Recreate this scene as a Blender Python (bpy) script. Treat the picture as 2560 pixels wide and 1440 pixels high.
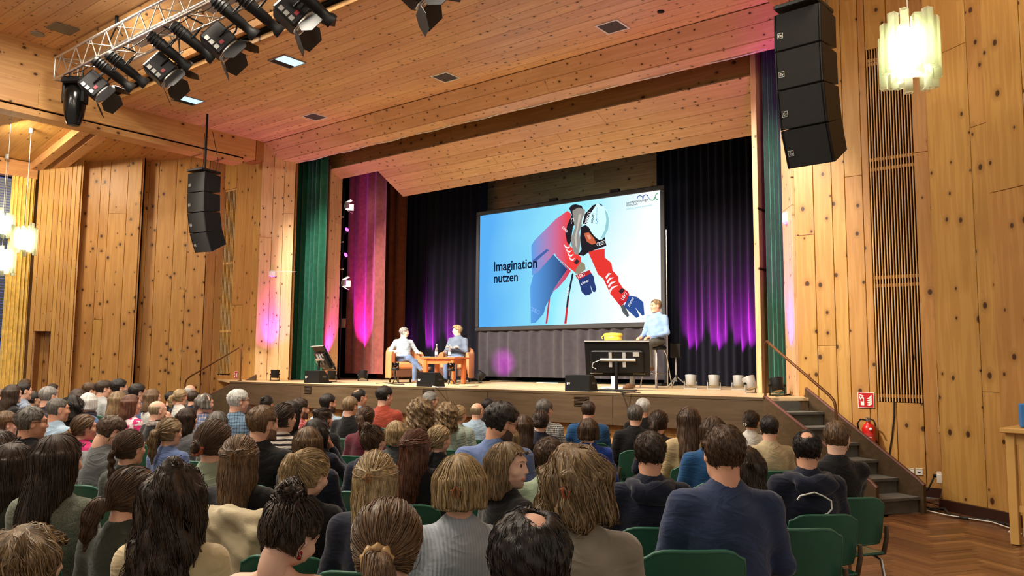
import bpy, math, random
import numpy as np
from mathutils import Matrix, Vector

for _o in list(bpy.data.objects):
    bpy.data.objects.remove(_o)
SC = bpy.context.scene
COL = SC.collection
PI = math.pi
RND = random.Random(7)

# ------------------------------------------------------------------ camera
CF = 2000.0                       # focal length in pixels of the 2560 px wide frame
YAW, PIT, ROL = [math.radians(a) for a in (38.32, 5.503, 0.477)]
CAM = np.array([0.0, 0.0, 1.6])
_fw = np.array([-math.sin(YAW) * math.cos(PIT), math.cos(YAW) * math.cos(PIT), math.sin(PIT)])
_r0 = np.array([math.cos(YAW), math.sin(YAW), 0.0])
_u0 = np.cross(_r0, _fw)
_rt = _r0 * math.cos(ROL) + _u0 * math.sin(ROL)
_up = _u0 * math.cos(ROL) - _r0 * math.sin(ROL)
cam_data = bpy.data.cameras.new('camera')
cam_data.sensor_width = 36.0
cam_data.lens = CF / 2560 * 36.0
cam_data.clip_end = 200
cam = bpy.data.objects.new('camera', cam_data)
COL.objects.link(cam)
_m = Matrix.Identity(4)
for _i in range(3):
    _m[_i][0], _m[_i][1], _m[_i][2], _m[_i][3] = _rt[_i], _up[_i], -_fw[_i], CAM[_i]
cam.matrix_world = _m
SC.camera = cam

# ------------------------------------------------------------------ exposure, world
SC.view_settings.view_transform = 'Standard'
SC.view_settings.look = 'None'
SC.view_settings.gamma = 1.0
SC.view_settings.use_curve_mapping = False
SC.view_settings.exposure = 0.38
SC.cycles.max_bounces = 6
SC.cycles.diffuse_bounces = 3
SC.cycles.glossy_bounces = 2
SC.cycles.transmission_bounces = 5
SC.cycles.transparent_max_bounces = 16
SC.cycles.caustics_reflective = False
SC.cycles.caustics_refractive = False
SC.cycles.adaptive_threshold = .06
W = bpy.data.worlds.new('world')
SC.world = W
W.use_nodes = True
W.node_tree.nodes['Background'].inputs[0].default_value = (1.0, 0.88, 0.72, 1)
W.node_tree.nodes['Background'].inputs[1].default_value = 0.40


def lamp(kind, name, loc, energy, color=(1, 1, 1), target=None, **kw):
    d = bpy.data.lights.new(name, kind)
    d.energy = energy
    d.color = color
    for k, v in kw.items():
        setattr(d, k, v)
    o = bpy.data.objects.new(name, d)
    COL.objects.link(o)
    o.location = loc
    if target is not None:
        o.rotation_euler = (Vector(target) - Vector(loc)).to_track_quat('-Z', 'Y').to_euler()
    return o


# house lights recessed in the hall ceiling
for _x in (-13.5, -9.5, -5.5, -1.8):
    for _y in (-1.0, 2.6, 5.6):
        lamp('AREA', 'house_light', (_x, _y, 7.62), 150, (1.0, 0.90, 0.74), target=(_x, _y + .6, 0), shape='DISK', size=0.7)
# white wash over the stage from the lamps on the truss
for _x, _e in ((-14.2, 2900), (-11.6, 2900), (-8.6, 2900), (-5.4, 2300)):
    lamp('SPOT', 'stage_wash', (_x, 6.45, 6.75), _e, (1.0, 0.90, 0.76), target=(_x * .93 - .6, 13.6, 1.2), spot_size=1.05, spot_blend=.5, shadow_soft_size=.15)
# area lights in the side aisles, aimed at the walls
for _p, _t, _e in (((-18.6, 6.2, 6.5), (-19.0, 8.5, 2.5), 120), ((-1.5, 7.6, 6.7), (-2.2, 11.0, 2.5), 45)):
    lamp('AREA', 'aisle_light', _p, _e, (1.0, 0.83, 0.58), target=_t, shape='DISK', size=0.6)


# ------------------------------------------------------------------ pixel -> place helpers
def ray(x, y):
    return _fw + _rt * (x - 1280) / CF - _up * (y - 720) / CF


def _ax(x, y, i, v):
    d = ray(x, y)
    return CAM + d * ((v - CAM[i]) / d[i])


def atZ(x, y, z): return _ax(x, y, 2, z)
def atY(x, y, v): return _ax(x, y, 1, v)
def atX(x, y, v): return _ax(x, y, 0, v)
def atD(x, y, t): return CAM + ray(x, y) * t


def atP(x, y, p, d2):
    """ray meets the vertical plane through p (x,y) along the plan direction d2"""
    n = np.array([-d2[1], d2[0], 0.0])
    d = ray(x, y)
    return CAM + d * (((np.array([p[0], p[1], 0]) - CAM) @ n) / (d @ n))


# ------------------------------------------------------------------ object helpers
def tag(o, label=None, cat=None, group=None, kind=None):
    if label: o['label'] = label
    if cat: o['category'] = cat
    if group: o['group'] = group
    if kind: o['kind'] = kind
    return o


def empty(name, loc=(0, 0, 0), rz=0, label=None, cat=None, group=None, kind=None, parent=None):
    o = bpy.data.objects.new(name, None)
    o.empty_display_size = .1
    COL.objects.link(o)
    o.location = loc
    o.rotation_euler = (0, 0, rz)
    o.parent = parent
    return tag(o, label, cat, group, kind)


def link(name, me, parent=None, loc=None, rot=None):
    o = bpy.data.objects.new(name, me)
    COL.objects.link(o)
    if parent is not None: o.parent = parent
    if loc is not None: o.location = loc
    if rot is not None: o.rotation_euler = rot
    return o


def copy_tree(o, parent=None, skip=()):
    c = o.copy()
    COL.objects.link(c)
    c.parent = parent
    for ch in list(o.children):
        if ch.name.split('.')[0] not in skip: copy_tree(ch, c, skip)
    return c


def frame_of(d, up=(0, 0, 1)):
    d = np.array(d, float); d /= np.linalg.norm(d)
    up = np.array(up, float)
    if abs(d @ up) > .98: up = np.array([1.0, 0, 0])
    a = np.cross(up, d); a /= np.linalg.norm(a)
    return a, np.cross(d, a), d


class MB:
    """collects simple shapes into one mesh"""
    def __init__(s):
        s.v = []; s.f = []; s.m = []; s.sm = []

    def add(s, vs, fs, mi=0, smooth=False):
        b = len(s.v)
        s.v += [tuple(map(float, v)) for v in vs]
        for f in fs:
            s.f.append([b + i for i in f]); s.m.append(mi); s.sm.append(smooth)
        return s

    def box(s, c, size, R=None, mi=0):
        hx, hy, hz = [a / 2 for a in size]
        vs = np.array([(x, y, z) for z in (-hz, hz) for y in (-hy, hy) for x in (-hx, hx)], float)
        if R is not None: vs = vs @ np.array(R).T
        vs = vs + np.array(c)
        return s.add(vs, [(0, 2, 3, 1), (4, 5, 7, 6), (0, 1, 5, 4), (2, 6, 7, 3), (0, 4, 6, 2), (1, 3, 7, 5)], mi)

    def bbox(s, c, size, b=.01, R=None, mi=0):
        """box with chamfered vertical and horizontal edges"""
        hx, hy, hz = [a / 2 for a in size]
        b = min(b, hx * .9, hy * .9, hz * .9)
        rings = []
        for z, i in ((-hz, b), (-hz + b, 0), (hz - b, 0), (hz, b)):
            x, y = hx - i, hy - i
            rings.append([(x, y - b, z), (x - b, y, z), (-x + b, y, z), (-x, y - b, z), (-x, -y + b, z), (-x + b, -y, z), (x - b, -y, z), (x, -y + b, z)])
        vs = np.array([p for r in rings for p in r], float)
        if R is not None: vs = vs @ np.array(R).T
        vs = vs + np.array(c)
        fs = [tuple(range(7, -1, -1)), tuple(range(24, 32))]
        for k in range(3):
            for i in range(8):
                j = (i + 1) % 8
                fs.append((k * 8 + i, k * 8 + j, k * 8 + 8 + j, k * 8 + 8 + i))
        return s.add(vs, fs, mi)

    def prism(s, poly, axis_vec, mi=0, origin=(0, 0, 0)):
        """poly: list of 3d points, extruded along axis_vec"""
        n = len(poly)
        a = np.array(poly, float) + np.array(origin)
        b = a + np.array(axis_vec, float)
        fs = [tuple(range(n - 1, -1, -1)), tuple(range(n, 2 * n))]
        for i in range(n):
            j = (i + 1) % n
            fs.append((i, j, n + j, n + i))
        return s.add(np.vstack([a, b]), fs, mi)

    def cyl(s, p0, p1, r0, r1=None, seg=10, mi=0, caps=True, smooth=True):
        return s.tube([p0, p1], [r0, r0 if r1 is None else r1], seg, mi, caps, smooth)

    def tube(s, pts, r, seg=8, mi=0, caps=True, smooth=True):
        pts = np.array(pts, float); n = len(pts)
        rr = np.full(n, r) if np.isscalar(r) else np.array(r, float)
        t = np.gradient(pts, axis=0)
        a0 = None; vs = []
        for k in range(n):
            d = t[k] / (np.linalg.norm(t[k]) + 1e-12)
            if a0 is None:
                a, b, _ = frame_of(d)
            else:
                a = a0 - d * (a0 @ d); a /= np.linalg.norm(a) + 1e-12
                b = np.cross(d, a)
            a0 = a
            for i in range(seg):
                w = 2 * PI * i / seg
                vs.append(pts[k] + rr[k] * (math.cos(w) * a + math.sin(w) * b))
        fs = []
        for k in range(n - 1):
            for i in range(seg):
                j = (i + 1) % seg
                fs.append((k * seg + i, k * seg + j, k * seg + seg + j, k * seg + seg + i))
        s.add(vs, fs, mi, smooth)
        if caps:
            s.add(vs[:seg], [tuple(range(seg - 1, -1, -1))], mi)
            s.add(vs[-seg:], [tuple(range(seg))], mi)
        return s

    def lathe(s, prof, seg=16, c=(0, 0, 0), R=None, mi=0, smooth=True):
        """prof: list of (r, z)"""
        vs = []
        for r, z in prof:
            for i in range(seg):
                w = 2 * PI * i / seg
                vs.append((r * math.cos(w), r * math.sin(w), z))
        vs = np.array(vs)
        if R is not None: vs = vs @ np.array(R).T
        vs = vs + np.array(c)
        fs = []
        for k in range(len(prof) - 1):
            for i in range(seg):
                j = (i + 1) % seg
                fs.append((k * seg + i, k * seg + j, k * seg + seg + j, k * seg + seg + i))
        s.add(vs, fs, mi, smooth)
        n = len(prof)
        s.add(vs[:seg], [tuple(range(seg - 1, -1, -1))], mi)
        s.add(vs[(n - 1) * seg:], [tuple(range(seg))], mi)
        return s

    def ball(s, c, r, seg=12, rings=8, mi=0):
        r = np.array([r, r, r], float) if np.isscalar(r) else np.array(r, float)
        vs = []
        for k in range(rings + 1):
            t = PI * k / rings
            for i in range(seg):
                w = 2 * PI * i / seg
                vs.append(np.array(c) + r * np.array([math.sin(t) * math.cos(w), math.sin(t) * math.sin(w), -math.cos(t)]))
        fs = []
        for k in range(rings):
            for i in range(seg):
                j = (i + 1) % seg
                fs.append((k * seg + i, k * seg + j, k * seg + seg + j, k * seg + seg + i))
        return s.add(vs, fs, mi, True)

    def grid(s, P, mi=0, smooth=True):
        """P: array (n, m, 3)"""
        n, m = P.shape[:2]
        fs = [(i * m + j, (i + 1) * m + j, (i + 1) * m + j + 1, i * m + j + 1) for i in range(n - 1) for j in range(m - 1)]
        return s.add(P.reshape(-1, 3), fs, mi, smooth)

    def mesh(s, name, mats):
        me = bpy.data.meshes.new(name)
        me.from_pydata(s.v, [], s.f)
        for mt in (mats if isinstance(mats, (list, tuple)) else [mats]):
            me.materials.append(mt)
        me.polygons.foreach_set('material_index', s.m)
        me.polygons.foreach_set('use_smooth', s.sm)
        me.update()
        return me

    def build(s, name, mats, parent=None, loc=None, rot=None):
        return link(name, s.mesh(name, mats), parent, loc, rot)


def RZ(a): return np.array([[math.cos(a), -math.sin(a), 0], [math.sin(a), math.cos(a), 0], [0, 0, 1]])
def RX(a): return np.array([[1, 0, 0], [0, math.cos(a), -math.sin(a)], [0, math.sin(a), math.cos(a)]])
def RY(a): return np.array([[math.cos(a), 0, math.sin(a)], [0, 1, 0], [-math.sin(a), 0, math.cos(a)]])


# ------------------------------------------------------------------ lettering (made first, while the scene is small)
_texts = {}
for _t in ('Imagination', 'nutzen', 'sportpsychologie', 'münchen', 'Leistung gesund entwickeln', 'uvex', 'KOELLINGER', 'S', 'LEKI', 'ziener', 'ZIENER', 'EV', 'Ev', 'FEUERLÖSCHER'):
    _c = bpy.data.curves.new('text', 'FONT')
    _c.body = _t; _c.size = 1.0; _c.resolution_u = 3; _c.offset = .022 if _t in ('Imagination', 'nutzen') else .006
    _texts[_t] = bpy.data.objects.new('text', _c)
    COL.objects.link(_texts[_t])
_dg = bpy.context.evaluated_depsgraph_get()
for _t, _o in list(_texts.items()):
    _me = bpy.data.meshes.new_from_object(_o.evaluated_get(_dg))
    _texts[_t] = _me
    bpy.data.objects.remove(_o)


def text_mesh(body, size=1.0):
    me = _texts[body].copy()
    me.transform(Matrix.Scale(size, 4))
    me.materials.clear()
    return me


# ------------------------------------------------------------------ materials
def lin(h):
    """sRGB hex or 0..255 triple -> linear rgb"""
    if isinstance(h, str):
        h = [int(h[i:i + 2], 16) for i in (0, 2, 4)]
    return tuple((c / 255 / 12.92 if c / 255 <= .04045 else ((c / 255 + .055) / 1.055) ** 2.4) for c in h)


_mats = {}


class NT:
    """small node-tree builder"""
    def __init__(s, name):
        s.mat = bpy.data.materials.new(name)
        s.mat.use_nodes = True
        s.t = s.mat.node_tree
        s.b = s.t.nodes['Principled BSDF']

    def n(s, typ, **kw):
        nd = s.t.nodes.new(typ)
        for k, v in kw.items():
            if k.startswith('i_'):
                key = k[2:]
                key = int(key) if key.isdigit() else key
                s.put(nd.inputs[key], v)
            else:
                setattr(nd, k, v)
        return nd

    def put(s, sock, v):
        if isinstance(v, bpy.types.NodeSocket): s.t.links.new(v, sock)
        elif hasattr(v, 'outputs'): s.t.links.new(v.outputs[0], sock)
        else: sock.default_value = v

    def math(s, op, a, b=0.0, c=None):
        nd = s.t.nodes.new('ShaderNodeMath'); nd.operation = op
        s.put(nd.inputs[0], a); s.put(nd.inputs[1], b)
        if c is not None: s.put(nd.inputs[2], c)
        return nd.outputs[0]

    def mix(s, f, a, b, blend='MIX'):
        nd = s.t.nodes.new('ShaderNodeMix'); nd.data_type = 'RGBA'; nd.blend_type = blend
        s.put(nd.inputs[0], f)
        for sock, v in ((nd.inputs[6], a), (nd.inputs[7], b)):
            s.put(sock, (*v, 1) if isinstance(v, tuple) and len(v) == 3 else v)
        return nd.outputs[2]

    def ramp(s, f, stops):
        nd = s.t.nodes.new('ShaderNodeValToRGB')
        e = nd.color_ramp.elements
        while len(e) < len(stops): e.new(.5)
        for k, (p, c) in enumerate(stops):
            e[k].position = p
            e[k].color = (c, c, c, 1) if np.isscalar(c) else (*c, 1)
        s.put(nd.inputs[0], f)
        return nd.outputs[0]

    def bump(s, h, strength=.2, dist=.01):
        nd = s.n('ShaderNodeBump')
        nd.inputs['Strength'].default_value = strength
        nd.inputs['Distance'].default_value = dist
        s.put(nd.inputs['Height'], h)
        s.t.links.new(nd.outputs[0], s.b.inputs['Normal'])

    def set(s, **kw):
        for k, v in kw.items():
            k = {'color': 'Base Color', 'rough': 'Roughness', 'metal': 'Metallic', 'spec': 'Specular IOR Level', 'sheen': 'Sheen Weight', 'trans': 'Transmission Weight', 'alpha': 'Alpha'}.get(k, k)
            s.put(s.b.inputs[k], (*v, 1) if isinstance(v, tuple) and len(v) == 3 else v)
        return s


def flat(name, col, rough=.5, metal=0., spec=.5, var=.06, scale=8, bump=0.):
    """plain paint / plastic / metal with a slight cloudy variation"""
    key = ('flat', name)
    if key in _mats: return _mats[key]
    c = lin(col)
    t = NT(name)
    tc = t.n('ShaderNodeTexCoord')
    nz = t.n('ShaderNodeTexNoise', i_Scale=scale, i_Detail=3.0)
    t.put(nz.inputs['Vector'], tc.outputs['Object'])
    f = t.ramp(nz.outputs[0], [(.3, 0.), (.7, 1.)])
    t.set(color=t.mix(f, tuple(max(0, k * (1 - var)) for k in c), tuple(min(1, k * (1 + var)) for k in c)), rough=rough, metal=metal, spec=spec)
    if bump: t.bump(nz.outputs[0], bump, .01)
    _mats[key] = t.mat
    return t.mat


def emit(name, col, strength, base=.8):
    key = ('emit', name)
    if key in _mats: return _mats[key]
    t = NT(name)
    t.set(color=(base, base, base), rough=.4, spec=.5 if base else 0.)
    t.b.inputs['Emission Color'].default_value = (*lin(col), 1)
    t.b.inputs['Emission Strength'].default_value = strength
    _mats[key] = t.mat
    return t.mat


def wood(name, c1, c2, knot=(62, 34, 18), kscale=3.0, kden=.55, rough=.42, ksize=.115, dirt=0.):
    """knotty boards; grain runs along the local X axis of each board"""
    key = ('wood', name)
    if key in _mats: return _mats[key]
    t = NT(name)
    tc = t.n('ShaderNodeTexCoord')
    oi = t.n('ShaderNodeObjectInfo')
    off = t.n('ShaderNodeVectorMath', operation='SCALE')
    comb = t.n('ShaderNodeCombineXYZ')
    t.put(comb.inputs[0], oi.outputs['Random']); t.put(comb.inputs[1], t.math('FRACT', t.math('MULTIPLY', oi.outputs['Random'], 7.31))); t.put(comb.inputs[2], t.math('FRACT', t.math('MULTIPLY', oi.outputs['Random'], 3.77)))
    t.put(off.inputs[0], comb.outputs[0]); off.inputs['Scale'].default_value = 37.0
    v = t.n('ShaderNodeVectorMath', operation='ADD')
    t.put(v.inputs[0], tc.outputs['Object']); t.put(v.inputs[1], off.outputs[0])
    # knots
    mk = t.n('ShaderNodeMapping'); mk.inputs['Scale'].default_value = (1.0, 1.35, 1.0)
    t.put(mk.inputs[0], v.outputs[0])
    vo = t.n('ShaderNodeTexVoronoi', i_Scale=kscale, voronoi_dimensions='2D')
    t.put(vo.inputs['Vector'], mk.outputs[0])
    sep = t.n('ShaderNodeSeparateColor'); t.put(sep.inputs[0], vo.outputs['Color'])
    keep = t.math('LESS_THAN', sep.outputs[0], kden)
    size = t.math('MULTIPLY_ADD', sep.outputs[1], ksize * .9, ksize * .45)
    kn = t.math('MULTIPLY', keep, t.math('SUBTRACT', 1.0, t.n('ShaderNodeMapRange', interpolation_type='SMOOTHSTEP', i_0=vo.outputs['Distance'], i_1=t.math('MULTIPLY', size, .55), i_2=size).outputs[0]))
    halo = t.math('MULTIPLY', keep, t.math('SUBTRACT', 1.0, t.n('ShaderNodeMapRange', interpolation_type='SMOOTHSTEP', i_0=vo.outputs['Distance'], i_1=size, i_2=t.math('MULTIPLY', size, 2.6)).outputs[0]))
    # grain, bent around the knots
    mg = t.n('ShaderNodeMapping'); mg.inputs['Scale'].default_value = (.55, 9.0, 9.0)
    t.put(mg.inputs[0], v.outputs[0])
    ng = t.n('ShaderNodeTexNoise', i_Scale=2.2, i_Detail=2.5, i_Distortion=.4)
    t.put(ng.inputs['Vector'], mg.outputs[0])
    wv = t.math('SINE', t.math('ADD', t.math('MULTIPLY', ng.outputs[0], 26.0), t.math('MULTIPLY', halo, 9.0)))
    g = t.math('MULTIPLY_ADD', wv, .06, t.math('MULTIPLY', ng.outputs[0], .85))
    nl = t.n('ShaderNodeTexNoise', i_Scale=.9, i_Detail=0.0)
    t.put(nl.inputs['Vector'], v.outputs[0])
    base = t.mix(t.ramp(g, [(.15, 0.), (.75, 1.)]), lin(c1), lin(c2))
    base = t.mix(t.math('MULTIPLY', t.math('SUBTRACT', nl.outputs[0], .35), .6), base, tuple(k * .72 for k in lin(c2)))
    # boards differ a little
    tint = t.n('ShaderNodeHueSaturation')
    t.put(tint.inputs['Color'], base)
    t.put(tint.inputs['Value'], t.math('MULTIPLY_ADD', oi.outputs['Random'], .13, .93))
    t.put(tint.inputs['Hue'], t.math('MULTIPLY_ADD', oi.outputs['Random'], .012, .494))
    col = t.mix(t.math('MULTIPLY', halo, .35), tint.outputs[0], lin(tuple(int(a * .8) for a in c2)))
    col = t.mix(t.math('MULTIPLY', kn, .95), col, lin(knot))
    if dirt:
        nd = t.n('ShaderNodeTexNoise', i_Scale=1.7, i_Detail=4.0)
        t.put(nd.inputs['Vector'], v.outputs[0])
        col = t.mix(t.math('MULTIPLY', t.ramp(nd.outputs[0], [(.55, 0.), (.75, 1.)]), dirt), col, lin((90, 70, 45)))
    t.set(color=col, rough=rough, spec=.35)
    _mats[key] = t.mat
    return t.mat


def cloth(name, col, rough=.85, sheen=.25, col2=None, pat=None, pscale=60, bump=.35, wrinkle=0.):
    """woven or knitted cloth; pat: None, rib, stripe, plaid, check, melange"""
    key = ('cloth', name)
    if key in _mats: return _mats[key]
    c = lin(col)
    t = NT(name)
    tc = t.n('ShaderNodeTexCoord')
    nz = t.n('ShaderNodeTexNoise', i_Scale=9.0, i_Detail=1.0)
    t.put(nz.inputs['Vector'], tc.outputs['Object'])
    fine = t.n('ShaderNodeTexNoise', i_Scale=220.0, i_Detail=0.0)
    t.put(fine.inputs['Vector'], tc.outputs['Object'])
    f = t.ramp(nz.outputs[0], [(.3, 0.), (.72, 1.)])
    colr = t.mix(f, tuple(k * .82 for k in c), tuple(min(1, k * 1.15) for k in c))
    mw = t.n('ShaderNodeMapping'); mw.inputs['Scale'].default_value = (5.0, 5.0, 11.0)
    t.put(mw.inputs[0], tc.outputs['Object'])
    wr_ = t.n('ShaderNodeTexNoise', i_Scale=1.0, i_Detail=1.5, i_Distortion=1.6)
    t.put(wr_.inputs['Vector'], mw.outputs[0])
    ridge = t.math('ABSOLUTE', t.math('SUBTRACT', wr_.outputs[0], .5))
    h = t.math('ADD', t.math('ADD', t.math('MULTIPLY', fine.outputs[0], .30), t.math('MULTIPLY', nz.outputs[0], .6)), t.math('MULTIPLY', t.math('MINIMUM', ridge, .16), -9.0 * wrinkle))
    if pat:
        c2 = lin(col2 or col)
        sx = t.n('ShaderNodeSeparateXYZ'); t.put(sx.inputs[0], tc.outputs['Object'])
        wob = t.math('MULTIPLY', nz.outputs[0], .015)
        if pat == 'stripe':
            w = t.math('FRACT', t.math('MULTIPLY', t.math('ADD', sx.outputs[2], wob), pscale))
            colr = t.mix(t.math('GREATER_THAN', w, .55), colr, c2)
        elif pat in ('plaid', 'check'):
            a = t.math('FRACT', t.math('MULTIPLY', t.math('ADD', sx.outputs[2], wob), pscale))
            b = t.math('FRACT', t.math('MULTIPLY', t.math('ADD', sx.outputs[0], t.math('MULTIPLY', sx.outputs[1], .8)), pscale))
            th = .5 if pat == 'check' else .74
            m = t.math('MULTIPLY', t.math('ADD', t.math('GREATER_THAN', a, th), t.math('GREATER_THAN', b, th)), .5)
            colr = t.mix(m, colr, c2)
        elif pat == 'rib':
            w = t.math('SINE', t.math('MULTIPLY', t.math('ADD', sx.outputs[0], t.math('MULTIPLY', sx.outputs[1], .5)), pscale * 6.28))
            colr = t.mix(t.math('MULTIPLY_ADD', w, .25, .25), colr, c2)
            h = t.math('ADD', h, t.math('MULTIPLY', w, .5))
        elif pat == 'melange':
            m = t.ramp(fine.outputs[0], [(.4, 0.), (.6, 1.)])
            colr = t.mix(t.math('MULTIPLY', m, .6), colr, c2)
        elif pat == 'blotch':
            bl = t.n('ShaderNodeTexNoise', i_Scale=float(pscale), i_Detail=1.0)
            t.put(bl.inputs['Vector'], tc.outputs['Object'])
            colr = t.mix(t.ramp(bl.outputs[0], [(.5, 0.), (.54, 1.)]), colr, c2)
        elif pat == 'block':
            colr = t.mix(t.ramp(t.math('ADD', sx.outputs[2], t.math('MULTIPLY', wob, 3.0)), [(.86, 1.), (.93, 0.)]), colr, c2)
    t.set(color=colr, rough=rough, spec=.2, sheen=sheen)
    t.bump(h, bump, .006)
    _mats[key] = t.mat
    return t.mat


def skin(name, col):
    key = ('skin', name)
    if key in _mats: return _mats[key]
    c = lin(col)
    t = NT(name)
    tc = t.n('ShaderNodeTexCoord')
    nz = t.n('ShaderNodeTexNoise', i_Scale=14.0, i_Detail=1.0)
    t.put(nz.inputs['Vector'], tc.outputs['Object'])
    f = t.ramp(nz.outputs[0], [(.3, 0.), (.7, 1.)])
    t.set(color=t.mix(f, (c[0] * .95, c[1] * .84, c[2] * .80), (min(1, c[0] * 1.04), c[1] * 1.02, c[2])), rough=.48, spec=.4)
    _mats[key] = t.mat
    return t.mat


def hairmat(name, c1, c2, rough=.38):
    """c1 dark strands, c2 light strands, read along the strand attribute"""
    key = ('hair', name)
    if key in _mats: return _mats[key]
    t = NT(name)
    at = t.n('ShaderNodeAttribute', attribute_name='strand')
    n1 = t.n('ShaderNodeTexNoise', i_Scale=26.0, i_Detail=2.0, i_Roughness=.7)
    t.put(n1.inputs['Vector'], at.outputs['Vector'])
    n2 = t.n('ShaderNodeTexNoise', i_Scale=5.0, i_Detail=0.0)
    t.put(n2.inputs['Vector'], at.outputs['Vector'])
    f = t.math('ADD', t.math('MULTIPLY', n1.outputs[0], .75), t.math('MULTIPLY', n2.outputs[0], .45))
    col = t.mix(t.ramp(f, [(.42, 0.), (.78, 1.)]), lin(c1), lin(c2))
    t.set(color=col, rough=rough, spec=.45)
    t.bump(n1.outputs[0], .5, .008)
    _mats[key] = t.mat
    return t.mat


M = {}
M['wall_wood'] = wood('pine_wall_boards', (202, 156, 90), (172, 122, 62))
M['wall_wood_dark'] = wood('pine_wall_boards_shaded', (188, 140, 84), (156, 106, 58))  # darker copy of the wall boards, with shade put into the colour
M['wall_wood_fine'] = wood('pine_wall_fine_boards', (208, 164, 98), (180, 132, 72), kscale=4.5, kden=.35, ksize=.05)
M['ceil_wood'] = wood('pine_ceiling_boards', (236, 198, 152), (214, 164, 114), kscale=4.2, kden=.6, ksize=.10)
M['beam_wood'] = wood('pine_beam_boards', (216, 168, 112), (188, 136, 84), kscale=3.2, kden=.5)
M['back_wood'] = wood('pine_back_wall_boards', (176, 130, 84), (136, 92, 54), kscale=3.2, kden=.4)
M['slat_wood'] = wood('pine_slats', (226, 186, 128), (198, 150, 92), kscale=2, kden=.05)
M['dark_gap'] = flat('dark_recess', (12, 9, 6), .95, spec=.1)
M['stage_brown'] = wood('stained_brown_panel', (92, 74, 52), (70, 54, 36), kden=0.0, rough=.5)
M['stage_floor'] = wood('worn_stage_boards', (240, 216, 172), (218, 184, 132), kden=.1, rough=.35)
M['black'] = flat('black_plastic', (15, 15, 16), .5, spec=.22)
M['black_gloss'] = flat('black_gloss', (10, 10, 11), .2, spec=.35)
M['black_metal'] = flat('black_painted_metal', (20, 20, 22), .45, spec=.25)
M['grille'] = flat('black_foam_grille', (24, 24, 25), .8, bump=.6, scale=300)
M['alu'] = flat('aluminium_tube', (196, 192, 184), .3, .85)
M['chrome'] = flat('chrome_tube', (200, 200, 200), .15, 1.0)
M['grey_metal'] = flat('grey_painted_metal', (160, 160, 158), .45, .2)
M['darkgrey'] = flat('dark_grey_plastic', (52, 52, 54), .5)
M['white'] = flat('white_plastic', (236, 236, 230), .4)
M['brass_brown'] = flat('brown_bronze_rail', (112, 72, 40), .35, .5)
M['carpet'] = cloth('grey_stair_carpet', (92, 90, 84), bump=.8)
M['chair_green'] = flat('green_plastic_shell', (42, 96, 76), .38)
M['red_paint'] = flat('red_enamel', (205, 30, 26), .3)
M['cable'] = flat('black_rubber_cable', (20, 20, 20), .6)
M['cable_white'] = flat('white_cable', (225, 222, 214), .5)
# ================================================================== the hall
S = 1.2                                         # stage height


def board(name, p0, u, v, L, Wd, T, mat, parent=None, ch=.004):
    """one board: local x along the length, y across, z outwards (u x v), with eased front edges"""
    u = np.array(u, float); u /= np.linalg.norm(u)
    v = np.array(v, float); v /= np.linalg.norm(v)
    n = np.cross(u, v)
    c = min(ch, Wd * .3, T * .5)
    vs = [(0, 0, 0), (L, 0, 0), (L, Wd, 0), (0, Wd, 0), (0, 0, T - c), (L, 0, T - c), (L, Wd, T - c), (0, Wd, T - c),
          (c, c, T), (L - c, c, T), (L - c, Wd - c, T), (c, Wd - c, T)]
    fs = [(3, 2, 1, 0), (0, 1, 5, 4), (1, 2, 6, 5), (2, 3, 7, 6), (3, 0, 4, 7), (4, 5, 9, 8), (5, 6, 10, 9), (6, 7, 11, 10), (7, 4, 8, 11), (8, 9, 10, 11)]
    me = bpy.data.meshes.new(name)
    me.from_pydata(vs, [], fs)
    me.materials.append(mat)
    o = link(name, me, parent)
    m = Matrix.Identity(4)
    for i in range(3):
        m[i][0], m[i][1], m[i][2], m[i][3] = u[i], v[i], n[i], p0[i]
    o.matrix_local = m
    return o


def struct(name, label=None, cat=None, loc=(0, 0, 0)):
    return tag(empty(name, loc), label, cat, kind='structure')


GAP = .007


def vwall(parent, xs, A, B, z0, z1, mat, seams=(), T=.03, proud=.004):
    """upright boards between the plan points A and B; xs: fractions where the joints are"""
    A = np.array([A[0], A[1]]); B = np.array([B[0], B[1]])
    L = np.linalg.norm(B - A); d = (B - A) / L
    nrm = np.array([d[1], -d[0]])               # towards the hall
    for k in range(len(xs) - 1):
        a, b = xs[k] * L + GAP / 2, xs[k + 1] * L - GAP / 2
        if b - a < .008: continue
        zt = z1[k] if isinstance(z1, (list, tuple)) else z1
        zb = z0[k] if isinstance(z0, (list, tuple)) else z0
        cuts = [zb] + [s for s in (seams[k] if k < len(seams) else ()) if zb < s < zt] + [zt]
        for c0, c1 in zip(cuts[:-1], cuts[1:]):
            pr = RND.uniform(0, proud)
            p = B * 0 + A + d * b + nrm * 0
            board('board', (p[0], p[1], c0 + .002), (0, 0, 1), (-d[0], -d[1], 0), c1 - c0 - .004, b - a, T + pr, mat, parent)


def slab(name, pts, axis, mat, parent=None):
    return MB().prism(pts, axis).build(name, mat, parent)


def backing(parent, A, B, z0, z1, T=.1, name='backing'):
    """solid dark board behind the boards of a wall"""
    A = np.array([A[0], A[1]]); B = np.array([B[0], B[1]])
    d = (B - A) / np.linalg.norm(B - A); n = np.array([-d[1], d[0]])
    pts = [(*A, z0), (*B, z0), (*(B + n * T), z0), (*(A + n * T), z0)]
    return slab(name, pts, (0, 0, z1 - z0), M['dark_gap'], parent)


def fr(pxs, py, A, B):
    """pixel columns -> fractions along A-B"""
    A = np.array([A[0], A[1]]); B = np.array([B[0], B[1]])
    d = B - A; L2 = d @ d
    return [float(((atP(x, py, A, d)[:2] - A) @ d) / L2) for x in pxs]


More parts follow.
